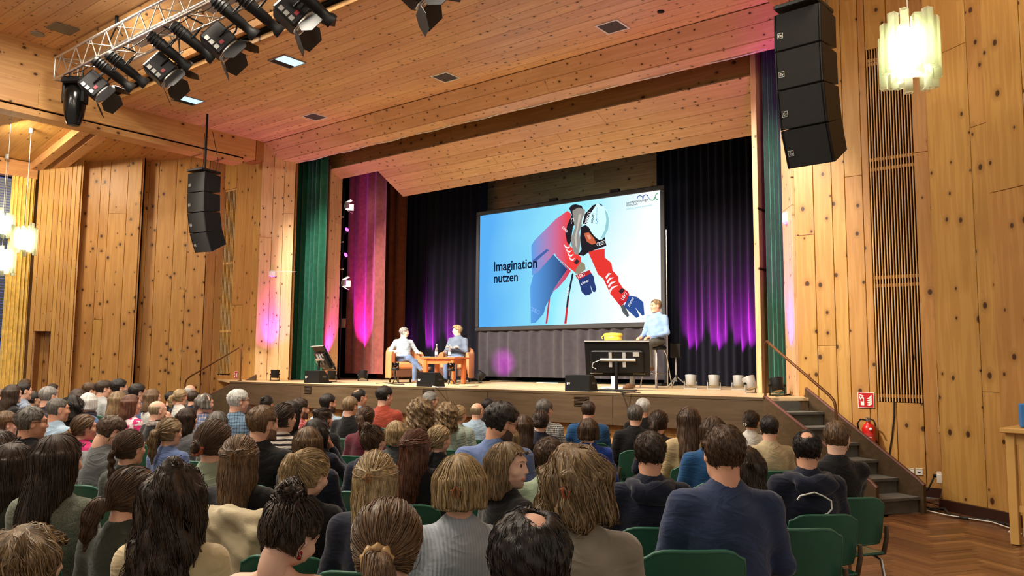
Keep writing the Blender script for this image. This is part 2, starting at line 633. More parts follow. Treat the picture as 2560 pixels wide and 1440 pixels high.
# ---- floor with herringbone blocks
fl = MB()
fl.prism([(-24, -4, -.06), (3.5, -4, -.06), (3.5, 17, -.06), (-24, 17, -.06)], (0, 0, .035))
floor = tag(fl.build('floor', wood('dark_oak_floor', (120, 82, 52), (84, 52, 32), kden=0., rough=.3)), kind='structure')
FM = [wood('oak_block_%s' % n, a, b, kden=0., rough=.28, kscale=2) for n, a, b in (('brown', (134, 92, 60), (100, 66, 42)), ('dark', (112, 74, 48), (82, 52, 34)), ('light', (162, 116, 76), (126, 86, 54)))]
bl, bw = .48, .08
blk = []
for i in range(-46, 60):
    for j in range(-30, 30):
        # herringbone lattice
        for k in (0, 1):
            ox = i * bw + j * bl
            oy = i * bw - j * bl
            px, py = ox, oy
            if k == 0: c, ang = (px + bl / 2, py + bw / 2), 0
            else: c, ang = (px + bl + bw / 2, py + bw - bl / 2), PI / 2
            blk.append((c, ang))
_ca, _sa = math.cos(math.radians(58)), math.sin(math.radians(58))
cand = []
for (cx, cy), ang in blk:
    x, y = cx * _ca - cy * _sa - 1.4, cx * _sa + cy * _ca + 7.4
    q = np.array([x, y, 0]) - CAM
    dpt = q @ _fw
    if dpt < 4 or not (-3.3 < x < .6 and 4.4 < y < 11.2): continue
    u_, v_ = 1280 + CF * (q @ _rt) / dpt, 720 - CF * (q @ _up) / dpt
    # keep the blocks of the open floor by the stairs
    if 1880 < u_ < 2640 and 1230 < v_ < 1500 and not (x < -2.2 and y > 9.3):
        cand.append((math.hypot(u_ - 2330, v_ - 1400), x, y, ang))
cand.sort()
_fmesh = {}
for n, (_, x, y, ang) in enumerate(cand):
    if n >= 300: break
    k = RND.choice((0, 0, 0, 1, 1, 2))
    if k not in _fmesh:
        mb = MB().bbox((0, 0, 0), (bl - .003, bw - .003, .03), .0015)
        _fmesh[k] = mb.mesh('parquet_block', FM[k])
    o = link('parquet_block', _fmesh[k], floor, (x, y, -.0165 + RND.uniform(-.0008, .0008)), (0, 0, ang + math.radians(58)))
if len(cand) > 300:
    mb = MB()
    for _, x, y, ang in cand[300:]:
        mb.box((x, y, -.0165), (bl - .003, bw - .003, .03), RZ(ang + math.radians(58)))
    tag(mb.build('far_parquet_blocks', FM[0], floor), kind='stuff')

# ---- right: wall with the slat grille, return, near wall
YR = 11.3
XR0 = atY(1985, 418, YR)[0]; XR1 = atY(2174, 418, YR)[0]; XR2 = atY(2282, 418, YR)[0] + .02; XR3 = atY(2328, 418, YR)[0]
ZL0, ZL1 = 1.16, atY(2165, 128, YR)[2]
wr = struct('wall_right')
backing(wr, (XR0, YR + .06), (XR3, YR + .06), 0, 8.2)
vwall(wr, fr((1985, 2033, 2079, 2112, 2156, 2174), 418, (XR0, YR), (XR1, YR)), (XR0, YR), (XR1, YR), .1, 8.2, M['wall_wood'],
      [(3.45,), (1.9,), (), (4.2,), ()])
vwall(wr, [0, .42, 1], (XR1, YR), (XR2, YR), .1, ZL0, M['wall_wood'])
vwall(wr, [0, .5, 1], (XR1, YR), (XR2, YR), ZL1, 8.2, M['wall_wood'])
vwall(wr, [0, 1], (XR2, YR), (XR3, YR), .1, 8.2, M['wall_wood'], [(4.4,)])
slab('grille_recess', [(XR1, YR + .05, ZL0), (XR2, YR + .05, ZL0), (XR2, YR + .06, ZL0), (XR1, YR + .06, ZL0)], (0, 0, ZL1 - ZL0), M['dark_gap'], wr)
NS = 16
for k in range(NS):
    x = XR1 + .018 + (XR2 - XR1 - .036) * k / (NS - 1)
    board('slat', (x + .006, YR - .005, ZL0 + .004), (0, 0, 1), (-1, 0, 0), ZL1 - ZL0 - .008, .012, .034, M['slat_wood'], wr, .002)
for py in (140, 150, 393, 418, 692, 713, 990):
    z = atY(2230, py, YR)[2]
    board('batten', (XR1, YR + .012, z - .022), (1, 0, 0), (0, 0, 1), XR2 - XR1, .044, .014, M['slat_wood'], wr, .002)
# return and near wall
NA = atZ(2366, 1272, 0)[:2]
ND = np.array([.82, -.57]); ND = ND / np.linalg.norm(ND)
NB = NA + ND * 4.2
ret = struct('wall_right_return')
backing(ret, (XR3 + .05, YR + .03), (NA[0] + .06, NA[1] + .02), 0, 8.2, .06)
vwall(ret, [0, .42, 1], (XR3, YR), NA, .1, 8.2, M['wall_wood'], [(2.4,), (.95, 2.3)])
wn = struct('wall_right_near')
backing(wn, NA + np.array([.05, .09]), NB + np.array([.05, .09]), 0, 8.2)
f_ = fr((2366, 2477), 1272, NA, NB) + fr((2527,), 1300, NA, NB)
vwall(wn, [0] + f_[1:2] + f_[2:3] , NA, NB, .1, 8.2, M['wall_wood'], [(5.3,), (1.35, 4.3)], T=.04)
vwall(wn, [f_[2], f_[2] + .11, f_[2] + .24, f_[2] + .38, f_[2] + .55, .9, 1.0], NA, NB, .1, 8.2, M['wall_wood'], [(3.5,), (2.8,), (4.2,), ()], T=.075)
# torn pale patch on the return
bb = struct('baseboard_right')
BBM = flat('dark_red_brown_skirting', (58, 32, 24), .4)
for A_, B_, t in (((XR0, YR - .035), (XR3, YR - .035), .02), ((XR3, YR - .03), NA + np.array([-.03, -.0]), .03), (NA + np.array([-.03, -.04]), NB + np.array([-.03, -.04]), .05)):
    A_, B_ = np.array(A_), np.array(B_)
    d_ = (B_ - A_) / np.linalg.norm(B_ - A_); n_ = np.array([d_[1], -d_[0]])
    slab('skirting', [(*A_, 0), (*B_, 0), (*(B_ + n_ * t), 0), (*(A_ + n_ * t), 0)], (0, 0, .115), BBM, bb)

# ---- left: stepped wall towards the windows
YL = 11.17
P0 = atY(652, 650, YL)[:2]; P1 = atY(556, 650, YL)[:2]
P2 = atP(515, 650, P1, (-.38, -1.01))[:2]
P3 = atP(345, 650, P2, (-.72, -.69))[:2]
P3b = P3 * (1 - .35 / np.linalg.norm(P3))          # the next panel stands proud of the last
P4 = atP(192, 650, P3b, (-.74, -.67))[:2]
P4b = P4 * (1 - .30 / np.linalg.norm(P4))
P5 = atP(86, 650, P4b, (-.72, -.69))[:2]
ZT = 7.3
wl = struct('wall_left')
backing(wl, P1 + (0, .06), P0 + (-.06, .06), 0, ZT)
f_ = fr((556, 587, 614, 632, 652), 650, P1, P0)
vwall(wl, f_[1:], P1, P0, .1, ZT, M['wall_wood'], [(3.0,), (), ()])
vwall(wl, f_[:2], P1, P0, 5.95, ZT, M['wall_wood'])
vwall(wl, f_[:2], P1, P0, .1, 1.3, M['wall_wood'])
Lw = np.linalg.norm(P0 - P1)
mb = MB()
for k in range(9):
    x = P1[0] + (f_[1] - f_[0]) * Lw * (k + .5) / 9
    mb.box((x, YL - .005, 3.62), (.018, .02, 4.6))
mb.build('grille_slats', M['slat_wood'], wl)
for z in (2.35, 4.05, 5.9):
    board('batten', (P1[0], YL + .01, z), (1, 0, 0), (0, 0, 1), (f_[1] - f_[0]) * Lw, .05, .012, M['slat_wood'], wl)
for nm, A_, B_, pxs, mat, sm in (
        ('wall_left_return', P2, P1, (515, 538, 556), M['wall_wood_dark'], [(), ()]),
        ('wall_left_middle', P3, P2, (345, 364, 389, 433, 467, 515), M['wall_wood'], [(2.3,), (), (), (3.4,), ()]),
        ('wall_left_front', P4, P3b, (192, 243, 266, 311, 345), M['wall_wood'], [(), (2.6,), (5.2,), ()])):
    w_ = struct(nm)
    backing(w_, A_ + (-.02, .06), B_ + (-.02, .06), 0, ZT, .05)
    vwall(w_, fr(pxs, 650, A_, B_), A_, B_, .1, ZT, mat, sm, T=.035)
w_ = struct('wall_left_window_end')
PXS = (86, 97, 112, 126, 140, 150, 160, 170, 181, 192)
fz = fr(PXS, 650, P5, P4b)
ZD = 2.3
vwall(w_, fz, P5, P4b, [.1, ZD, ZD, ZD, .1, .1, .1, .1, .1], ZT, M['wall_wood_fine'], T=.035)
d_ = (P4b - P5) / np.linalg.norm(P4b - P5); n_ = np.array([-d_[1], d_[0]])
backing(w_, P5 + d_ * fz[0] * 0 + n_ * .4, P4b + n_ * .4, 0, ZT, .05)
LL = np.linalg.norm(P4b - P5)
# niche cheeks of the doorway
for q in (fz[1], fz[4]):
    a_ = P5 + d_ * q * LL
    slab('door_cheek', [(*a_, 0), (*(a_ + d_ * .03), 0), (*(a_ + d_ * .03 + n_ * .4), 0), (*(a_ + n_ * .4), 0)], (0, 0, ZD + .05), M['wall_wood_dark'], w_)
a_, b_ = P5 + d_ * fz[1] * LL, P5 + d_ * fz[4] * LL
slab('door_head', [(*a_, ZD), (*b_, ZD), (*(b_ + n_ * .4), ZD), (*(a_ + n_ * .4), ZD)], (0, 0, .04), M['wall_wood_dark'], w_)
dr = struct('door_1')
q0, q1 = P5 + d_ * fz[1] * LL + n_ * .3, P5 + d_ * fz[4] * LL + n_ * .3
vwall(dr, [0, .3, .62, 1], q0, q1, .02, ZD, M['wall_wood_dark'])
# edge post where the wall steps
pe = struct('trim_1')
for a_, b_, w0 in ((P4b, P4, 'edge_board'), (P3b, P3, 'edge_board')):
    d2 = (b_ - a_) / np.linalg.norm(b_ - a_)
    q_ = np.array([d2[1], -d2[0]])
    if q_ @ np.array([1, -.2]) < 0: q_ = -q_
    slab(w0, [(*a_, .1), (*(a_ + q_ * .03), .1), (*(b_ + q_ * .03), .1), (*b_, .1)], (0, 0, ZT - .1), M['beam_wood'], pe)

# ---- window side, far left
XW = P5[0] - .05
win = tag(empty('window_1'), kind='structure')
slab('window_wall', [(XW - .35, -3, 0), (XW - .25, -3, 0), (XW - .25, P5[1] + .1, 0), (XW - .35, P5[1] + .1, 0)], (0, 0, 7.5), M['beam_wood'], win)
fm = flat('dark_window_frame', (52, 44, 36), .4)
mb = MB()
y1 = P5[1] - .15
for z in (1.05, 2.1, 5.95):
    mb.box((XW - .2, (y1 - 3) / 2, z), (.07, y1 + 3, .09))
for y in (y1, y1 - 1.7, y1 - 3.4, y1 - 5.1):
    mb.box((XW - .2, y, 3.4), (.09, .09, 5.2))
mb.build('window_frame', fm, win)
gl = NT('blue_dusk_glass'); gl.set(color=lin((70, 100, 180)), rough=.1, spec=.6)
gl.b.inputs['Emission Color'].default_value = (*lin((40, 70, 190)), 1); gl.b.inputs['Emission Strength'].default_value = .5
for k in range(3):
    MB().box((XW - .22, y1 - .85 - 1.7 * k, 3.4), (.02, 1.6, 5.1)).build('pane', gl.mat, win)
bm_ = flat('grey_blue_blind', (120, 126, 138), .5)
me_ = MB().box((0, 0, 0), (.012, 3.3, .055), RY(.5)).mesh('blind_slat', bm_)
for k in range(58):
    link('blind_slat', me_, win, (XW - .12, y1 - 1.75, 2.2 + k * .064))

# ---- main beam along the left side, aisle ceiling behind it
XB = -16.5
bl_ = struct('trim_left_beam')
yb0, yb1 = -3.0, atX(640, 375, XB)[1]
for a, b in ((yb0, 2.0), (2.0, 6.1), (6.1, yb1)):
    board('beam_board', (XB - .38, a, 6.45), (0, 1, 0), (0, 0, 1), b - a - .003, .49, .38, M['beam_wood'], bl_)
board('beam_board', (XB - .3, yb0, 6.94), (0, 1, 0), (0, 0, 1), 6.4 - yb0, .8, .29, M['beam_wood'], bl_)
slab('beam_gusset', [(XB - .3, 6.4, 6.94), (XB - .3, 7.6, 6.94), (XB - .3, 7.6, 7.15), (XB - .3, 6.4, 7.74)], (.29, 0, 0), M['beam_wood'], bl_)
slab('shadow_gap', [(XB - .36, yb0, 6.415), (XB - .06, yb0, 6.415), (XB - .06, yb1 - .3, 6.415), (XB - .36, yb1 - .3, 6.415)], (0, 0, .035), M['dark_gap'], bl_)
board('ledge_board', (XB - .40, yb0, 6.29), (0, 1, 0), (0, 0, 1), yb1 - .35 - yb0, .125, .385, M['beam_wood'], bl_)
# block at the stage end of the beam
slab('end_block', [(XB - .45, yb1 + .0, 6.43), (XB + .02, yb1 + .0, 6.43), (XB + .02, yb1 + .28, 6.43), (XB - .45, yb1 + .28, 6.43)], (0, 0, .49), M['wall_wood_dark'], bl_)
ac = struct('ceiling_aisle_left')
za0, za1 = 7.12, 6.28
xa0, xa1 = XB - .3, XW - .4
sl = np.array([xa1 - xa0, 0, za1 - za0]); Ls = np.linalg.norm(sl); sl /= Ls
nb = 34
for k in range(nb):
    y = 11.6 - (k + 1) * .42
    board('ceiling_board', (xa0, y, za0), sl, (0, 1, 0), Ls, .415, .03, M['wall_wood'], ac)
# board() grows along u x v: for sl x y that is downwards
dbm = struct('trim_aisle_beams')
for yy, w_b in ((P4[1] - .62, .26), (P4[1] - .98, .22)):
    board('beam_board', (xa0 - .1, yy, za0 - .03), sl, (0, 1, 0), Ls, w_b, .2, M['beam_wood'], dbm)
hb = struct('trim_window_header')
board('header_board', (XW - .25, -3, 5.93), (0, 1, 0), (0, 0, 1), P5[1] - .05 + 3, .38, .3, M['beam_wood'], hb)

# ---- main ceiling: lower bay by the stage, slanted face, upper bay over the seats
ZC, YC0, YC1, XC1 = 6.92, 7.5, 11.15, -3.7
ce = struct('ceiling')
slab('ceiling_slab', [(XB, YC0, ZC + .05), (XC1, YC0, ZC + .05), (XC1, YC1 + .2, ZC + .05), (XB, YC1 + .2, ZC + .05)], (0, 0, .08), M['dark_gap'], ce)
nrow = 17
rw = (YC1 - YC0) / nrow
for k in range(nrow):
    cuts = [XB] + sorted(RND.uniform(-14.5, -5.0) for _ in range(2)) + [XC1]
    if cuts[2] - cuts[1] < 1.5: cuts = [XB, cuts[1], XC1]
    for a, b in zip(cuts[:-1], cuts[1:]):
        board('ceiling_board', (a + .003, YC0 + (k + 1) * rw - .003, ZC + .05), (1, 0, 0), (0, -1, 0), b - a - .006, rw - .005, .05 + RND.uniform(0, .003), M['ceil_wood'], ce, .003)
# edge ledge of the lower bay
for (y, z, w, h) in ((YC0 - .10, ZC - .03, .10, .16), (YC0 - .30, ZC + .10, .16, .16)):
    board('ledge_board', (XB, y + w, z + h), (1, 0, 0), (0, -1, 0), XC1 - XB, w, h, M['beam_wood'], ce)
slab('ledge_gap', [(XB, YC0 - .2, ZC + .06), (XC1, YC0 - .2, ZC + .06), (XC1, YC0 + .1, ZC + .06), (XB, YC0 + .1, ZC + .06)], (0, 0, .25), M['dark_gap'], ce)
A_ = np.array([XB, YC0 - .30, ZC + .26]); B_ = np.array([XB, 6.38, 7.70])
v_ = B_ - A_; Lv = np.linalg.norm(v_)
for k in range(4):
    p = A_ + v_ * k / 4
    for a, b in ((XB, -10.2), (-10.2, XC1)):
        board('slope_board', (a + .003, p[1], p[2]), (1, 0, 0), v_, b - a - .006, Lv / 4 - .005, .03, M['beam_wood'], ce)
cu = struct('ceiling_upper')
for k in range(9):
    for a, b in ((XB - .1, RND.uniform(-12, -9)), ):
        board('ceiling_board', (a, 6.40 - k * .26, 7.74), (1, 0, 0), (0, -1, 0), b - a, .255, .035, M['ceil_wood'], cu)
        board('ceiling_board', (b + .005, 6.40 - k * .26, 7.74), (1, 0, 0), (0, -1, 0), 3.0 - b, .255, .035, M['ceil_wood'], cu)
slab('ceiling_slab', [(XB - .3, -3, 7.745), (3, -3, 7.745), (3, 6.5, 7.745), (XB - .3, 6.5, 7.745)], (0, 0, .1), M['ceil_wood'], cu)
# beam on the right
br = struct('trim_right_beam')
board('beam_board', (XC1 + .45, 11.0, 6.45), (0, -1, 0), (0, 0, 1), 9.0, .49, .45, M['beam_wood'], br)

# ---- proscenium: header, side reveals, inner frame, hung sounding board
hd = struct('trim_header')
HP = [(11.15, 6.92), (11.29, 6.72), (11.44, 6.52), (11.76, 6.48)]
for (ya, za), (yb, zb), cut in zip(HP[:-1], HP[1:], (-12.6, -8.2, -10.9)):
    v_ = np.array([0, ya - yb, za - zb]); w = np.linalg.norm(v_)
    for a, b in ((-16.60, cut), (cut, XC1 + .02)):
        board('header_board', (a + .002, yb, zb + .0), (1, 0, 0), v_, b - a - .004, w - .003, .03, M['ceil_wood'], hd)
slab('header_core', [(-16.6, 11.2, 6.95), (-16.6, 11.47, 6.555), (-16.6, 11.76, 6.515), (-16.6, 11.76, 7.4), (-16.6, 11.2, 7.4)], (12.9, 0, 0), M['wall_wood_dark'], hd)
rv = struct('trim_reveal_left')
RA, RB = np.array([-16.53, 11.14]), np.array([-16.0, 11.72])
vwall(rv, [0, .36, .68, 1], RA, RB, S, 6.95, M['ceil_wood'], [(4.6,), (2.6,), (5.2,)], T=.04)
backing(rv, RA + (-.06, .06), RB + (-.06, .06), S, 6.95, .05)
slab('reveal_back', [(-16.62, 11.62, S), (-16.0, 11.74, S), (-16.0, 11.79, S), (-16.62, 11.7, S)], (0, 0, 5.5), M['wall_wood_dark'], rv)
rr = struct('trim_reveal_right')
RC, RD_ = np.array([atY(1967, 700, 11.72)[0], 11.72]), np.array([XR0, YR - .02])
vwall(rr, [0, 1], RC, RD_, S, 6.95, M['ceil_wood'], [(3.9,)], T=.04)
backing(rr, RC + (.1, .06), RD_ + (.1, .06), S, 6.95, .05)
# inner frame
YF = 12.5
il = struct('trim_inner_post_left')
xi0, xi1 = atY(815, 600, YF)[0], atY(822, 600, YF)[0]
board('post_board', (xi1, YF, S), (0, 0, 1), (-1, 0, 0), 5.3, xi1 - xi0, .03, M['wall_wood_dark'], il)
IA = np.array([xi1, YF - .03]); IB = np.array([atY(850, 600, 12.95)[0], 12.95])
vwall(il, [0, .5, 1], IA, IB, S, 6.42, M['ceil_wood'], [(3.7,), (5.1,)])
ir = struct('trim_inner_post_right')
xj0, xj1 = atY(1901, 300, YF)[0], atY(1914, 300, YF)[0]
board('post_board', (xj1, YF, S), (0, 0, 1), (-1, 0, 0), 5.6, xj1 - xj0, .4, M['ceil_wood'], ir)
b2 = struct('trim_inner_header')
for a, b in ((-16.0, -11.6), (-11.6, -7.9), (-7.9, -4.4)):
    board('header_board', (b, YF, 6.42), (-1, 0, 0), (0, 0, 1), b - a - .004, .55, .03, M['wall_wood_dark'], b2)
    board('header_board', (a + .002, 12.9, 6.27), (1, 0, 0), (0, -.42, .15), b - a - .004, .44, .03, M['ceil_wood'], b2)
slab('header_core', [(-16.0, YF + .01, 6.43), (-16.0, 12.9, 6.3), (-16.0, 12.9, 7.4), (-16.0, YF + .01, 7.4)], (11.6, 0, 0), M['dark_gap'], b2)
hg = struct('ceiling_sounding_board')
XH0 = atY(1009, 489, 14.0)[0]
A_ = np.array([XH0, 14.0, atY(1009, 489, 14.0)[2]]); v_ = np.array([0, -1.0, .56]); Lv = 1.25; v_ /= np.linalg.norm(v_)
for k in range(5):
    p = A_ + v_ * Lv * k / 5
    c = RND.uniform(-12, -7)
    for a, b in ((XH0, c), (c, -4.3)):
        board('sounding_board_plank', (a + .002, p[1], p[2]), (1, 0, 0), v_, b - a - .004, Lv / 5 - .004, .04, M['ceil_wood'], hg)

# ---- stage floor, front and stage house
FL, FR = atZ(575, 953, S), atZ(1926, 994, S)
SR = np.array([-3.55, 10.88, S])
sf = tag(MB().prism([(FL[0], FL[1], S - .04), (FR[0], FR[1], S - .04), (SR[0], SR[1], S - .04), (XR0 + .05, YR - .03, S - .04), (-3.7, 16.4, S - .04), (-18.3, 16.4, S - .04), (-18.3, 11.3, S - .04), (P1[0] + .1, YL - .05, S - .04)], (0, 0, .04)).build('floor_stage', M['stage_floor']), kind='structure')
fw_ = struct('wall_stage_front')
fd = (FR - FL)[:2]; LF = np.linalg.norm(fd); fd /= LF
fn = np.array([fd[1], -fd[0]])
ZFB = .72
nP = 5
for k in range(nP):
    a, b = LF * k / nP, LF * (k + 1) / nP
    p = FL[:2] + fd * b - fn * .02
    # boards run along the stage edge: build with local x along the edge
    board('fascia_panel', (*(FL[:2] + fd * a - fn * .02), ZFB), (fd[0], fd[1], 0), (0, 0, 1), b - a - .004, S - ZFB - .045, .03, M['stage_brown'], fw_)
board('edge_strip', (*(FL[:2] - fn * .02), S - .045), (fd[0], fd[1], 0), (0, 0, 1), LF, .043, .035, M['stage_brown'], fw_)
slab('under_stage', [(*(FL[:2] - fn * .14), .0), (*(FR[:2] - fn * .14), .0), (*(FR[:2] - fn * .2), .0), (*(FL[:2] - fn * .2), .0)], (0, 0, ZFB + .1), M['dark_gap'], fw_)
nb = 52
for k in range(nb):
    a, b = LF * k / nb, LF * (k + 1) / nb
    p = FL[:2] + fd * b - fn * .14
    board('plinth_board', (*p, .02), (0, 0, 1), (-fd[0], -fd[1], 0), ZFB + .05, b - a - .006, .02, M['wall_wood'], fw_)
# stage house, dark
sh = struct('wall_stage_back')
slab('back_panel', [(-18.4, 16.4, S - .1), (-3.4, 16.4, S - .1), (-3.4, 16.5, S - .1), (-18.4, 16.5, S - .1)], (0, 0, 7.5), M['dark_gap'], sh)
slab('side_panel', [(-18.4, 11.5, S - .1), (-18.3, 11.5, S - .1), (-18.3, 16.5, S - .1), (-18.4, 16.5, S - .1)], (0, 0, 7.5), M['dark_gap'], sh)
slab('side_panel', [(-3.5, 11.45, S - .1), (-3.4, 11.45, S - .1), (-3.4, 16.5, S - .1), (-3.5, 16.5, S - .1)], (0, 0, 7.5), M['dark_gap'], sh)
slab('top_panel', [(-18.4, 11.76, 7.4), (-3.4, 11.76, 7.4), (-3.4, 16.5, 7.4), (-18.4, 16.5, 7.4)], (0, 0, .1), M['dark_gap'], sh)
x0, x1 = atY(1195, 480, 16.1)[0], atY(1665, 440, 16.1)[0]
for k in range(10):
    z = 4.2 + k * .30
    c = RND.uniform(x0 + 1, x1 - 1)
    for a, b in ((x0, c), (c, x1)):
        board('back_board', (a, 16.12, z), (1, 0, 0), (0, 0, 1), b - a - .004, .295, .03, M['back_wood'], sh)


# ---- curtains
def curtain(name, A, B, z0, z1, folds, depth, mat, label, cat='curtain', seed=1, taper=0., group=None, curve=0.):
    rg = np.random.RandomState(seed)
    A = np.array(A, float); B = np.array(B, float)
    L = np.linalg.norm(B - A); d = (B - A) / L; n = np.array([d[1], -d[0]])
    m = folds * 10 + 1
    s = np.linspace(0, 1, m)
    ph = s * folds * 2 * PI + np.interp(s, np.linspace(0, 1, folds + 1), rg.uniform(-1.0, 1.0, folds + 1))
    amp = np.interp(s, np.linspace(0, 1, folds + 1), rg.uniform(.5, 1.2, folds + 1))
    rows = 7
    P = np.zeros((rows, m, 3))
    for k in range(rows):
        t = k / (rows - 1)
        o = depth * amp * np.sin(ph + .25 * math.sin(3 * t + seed)) * (1 - taper * t)
        q = A + np.outer(s * L, d) + np.outer(o - curve * np.sin(s * PI), n)
        P[k, :, :2] = q
        P[k, :, 2] = z0 + (z1 - z0) * t
    mb = MB().grid(P)
    mb.grid((P - np.array([n[0], n[1], 0]) * .006)[:, ::-1])
    o = mb.build(name, mat)
    return tag(o, label, cat, group)


CG = cloth('green_stage_velvet', (12, 84, 62), sheen=.5, bump=.15)
CN = cloth('navy_stage_velvet', (13, 13, 27), sheen=.04, bump=.15)
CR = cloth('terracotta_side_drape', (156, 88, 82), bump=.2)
CY = cloth('yellow_window_curtain', (232, 196, 104), bump=.2)
xa, xb = atY(738, 600, 12.15)[0], atY(812, 600, 12.15)[0]
curtain('stage_curtain', (-16.45, 12.15), (xb, 12.15), S + .01, 7.2, 6, .07, CG, 'green stage curtain hanging beside the tilted floor monitor', seed=3)
xa, xb = atY(1917, 600, 12.15)[0], atY(1970, 600, 12.15)[0]
curtain('stage_curtain', (xa, 12.15), (xb + .02, 12.15), S + .01, 7.2, 5, .05, CG, 'green stage curtain behind the stair handrail', seed=4)
A_, B_ = atY(866, 700, 14.2), atY(962, 700, 13.9)
ZH = atY(910, 934, 14.0)[2]
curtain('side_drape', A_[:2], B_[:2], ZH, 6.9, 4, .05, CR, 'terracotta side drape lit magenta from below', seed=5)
A_, B_ = atY(948, 700, 15.3), atY(1012, 700, 15.3)
curtain('side_drape', A_[:2], B_[:2], S + .02, 6.9, 3, .06, cloth('brown_side_drape', (128, 66, 42), bump=.2), 'brown unlit side drape between terracotta drape and dark back curtain', seed=6)
A_, B_ = atY(985, 700, 15.75), atY(1213, 700, 15.75)
curtain('back_curtain', A_[:2], B_[:2], S + .01, 7.2, 13, .07, CN, 'dark navy back curtain behind the two armchairs', seed=7)
A_, B_ = atY(1645, 700, 15.75), atY(1935, 700, 15.75)
curtain('back_curtain', A_[:2], B_[:2], S + .01, 7.2, 15, .07, CN, 'dark navy back curtain beyond the row of grey flood lamps', seed=8)
yc1 = P5[1] - .08
curtain('window_curtain', (XW + .05, yc1 - .50), (XW + .05, yc1), .15, 5.93, 6, .055, CY, 'long yellow curtain beside the window with blinds', seed=9)
# ================================================================== organic shapes: smooth unions turned into one skin
def surface_nets(fn, lo, hi, res):
    lo = np.array(lo, float); hi = np.array(hi, float)
    n = np.maximum(4, np.ceil((hi - lo) / res).astype(int) + 1)
    ax = [lo[i] + res * np.arange(n[i]) for i in range(3)]
    G = np.stack(np.meshgrid(*ax, indexing='ij'), -1)
    if n.prod() > 9000:
        # coarse look first, then only the points close to the surface
        K = 3
        Gc = G[1::K, 1::K, 1::K]
        dc = fn(Gc.reshape(-1, 3)).reshape(Gc.shape[:3])
        up = dc.repeat(K, 0).repeat(K, 1).repeat(K, 2)
        pad = [(0, max(0, int(n[i] - up.shape[i]))) for i in range(3)]
        up = np.pad(up, pad, mode='edge')[:n[0], :n[1], :n[2]]
        V = np.where(up < 0, -1.0, 1.0)
        m = np.abs(up) < K * res * 1.5 + .006
        V[m] = fn(G[m])
    else:
        V = fn(G.reshape(-1, 3)).reshape(n)
    s = V < 0
    c = np.zeros(n - 1, int)
    for dx in (0, 1):
        for dy in (0, 1):
            for dz in (0, 1):
                c += s[dx:n[0] - 1 + dx, dy:n[1] - 1 + dy, dz:n[2] - 1 + dz]
    I = np.argwhere((c > 0) & (c < 8))
    if len(I) == 0: return np.zeros((0, 3)), np.zeros((0, 4), int)
    acc = np.zeros((len(I), 3)); cnt = np.zeros(len(I))
    cor = [np.array(k) for k in ((0, 0, 0), (1, 0, 0), (0, 1, 0), (1, 1, 0), (0, 0, 1), (1, 0, 1), (0, 1, 1), (1, 1, 1))]
    for a, b in ((0, 1), (2, 3), (4, 5), (6, 7), (0, 2), (1, 3), (4, 6), (5, 7), (0, 4), (1, 5), (2, 6), (3, 7)):
        A = I + cor[a]; B = I + cor[b]
        va = V[A[:, 0], A[:, 1], A[:, 2]]; vb = V[B[:, 0], B[:, 1], B[:, 2]]
        m = (va < 0) != (vb < 0)
        t = np.where(m, va / np.where(m, va - vb, 1), 0)[:, None]
        acc += np.where(m[:, None], A + (B - A) * t, 0)
        cnt += m
    verts = lo + res * acc / cnt[:, None]
    idx = -np.ones(n - 1, int)
    idx[I[:, 0], I[:, 1], I[:, 2]] = np.arange(len(I))
    faces = []
    for axis in range(3):
        o1, o2 = [(1, 2), (2, 0), (0, 1)][axis]
        sl0 = [slice(None)] * 3; sl1 = [slice(None)] * 3
        sl0[axis] = slice(0, -1); sl1[axis] = slice(1, None)
        d0, d1 = s[tuple(sl0)], s[tuple(sl1)]
        E_ = np.argwhere(d0 != d1)
        ok = (E_[:, o1] > 0) & (E_[:, o2] > 0) & (E_[:, o1] < n[o1] - 1) & (E_[:, o2] < n[o2] - 1)
        E_ = E_[ok]
        if not len(E_): continue
        inside = d0[E_[:, 0], E_[:, 1], E_[:, 2]]
        q = []
        for a, b in ((1, 1), (0, 1), (0, 0), (1, 0)):
            C_ = E_.copy(); C_[:, o1] -= a; C_[:, o2] -= b
            q.append(idx[C_[:, 0], C_[:, 1], C_[:, 2]])
        q = np.stack(q, 1)
        q[~inside] = q[~inside][:, ::-1]
        faces.append(q)
    return verts, np.vstack(faces)


def sm(a, b, k):
    h = np.clip(.5 + .5 * (b - a) / k, 0, 1)
    return b + (a - b) * h - k * h * (1 - h)


def smx(a, b, k): return -sm(-a, -b, k)


def ell(P, c, r, R=None):
    q = P - np.array(c)
    if R is not None: q = q @ R
    r = np.array(r)
    k0 = np.linalg.norm(q / r, axis=1); k1 = np.linalg.norm(q / (r * r), axis=1) + 1e-9
    return k0 * (k0 - 1) / k1


def cap(P, a, b, ra, rb=None):
    a = np.array(a, float); b = np.array(b, float); rb = ra if rb is None else rb
    ab = b - a
    t = np.clip(((P - a) @ ab) / (ab @ ab), 0, 1)
    return np.linalg.norm(P - a - t[:, None] * ab, axis=1) - (ra + (rb - ra) * t)


def chain(P, pts, rs, k=.02):
    d = None
    for i in range(len(pts) - 1):
        e = cap(P, pts[i], pts[i + 1], rs[i], rs[i + 1])
        d = e if d is None else sm(d, e, k)
    return d


def rbox(P, c, h, r, R=None):
    q = P - np.array(c)
    if R is not None: q = q @ R
    q = np.abs(q) - (np.array(h) - r)
    return np.linalg.norm(np.maximum(q, 0), axis=1) + np.minimum(q.max(1), 0) - r


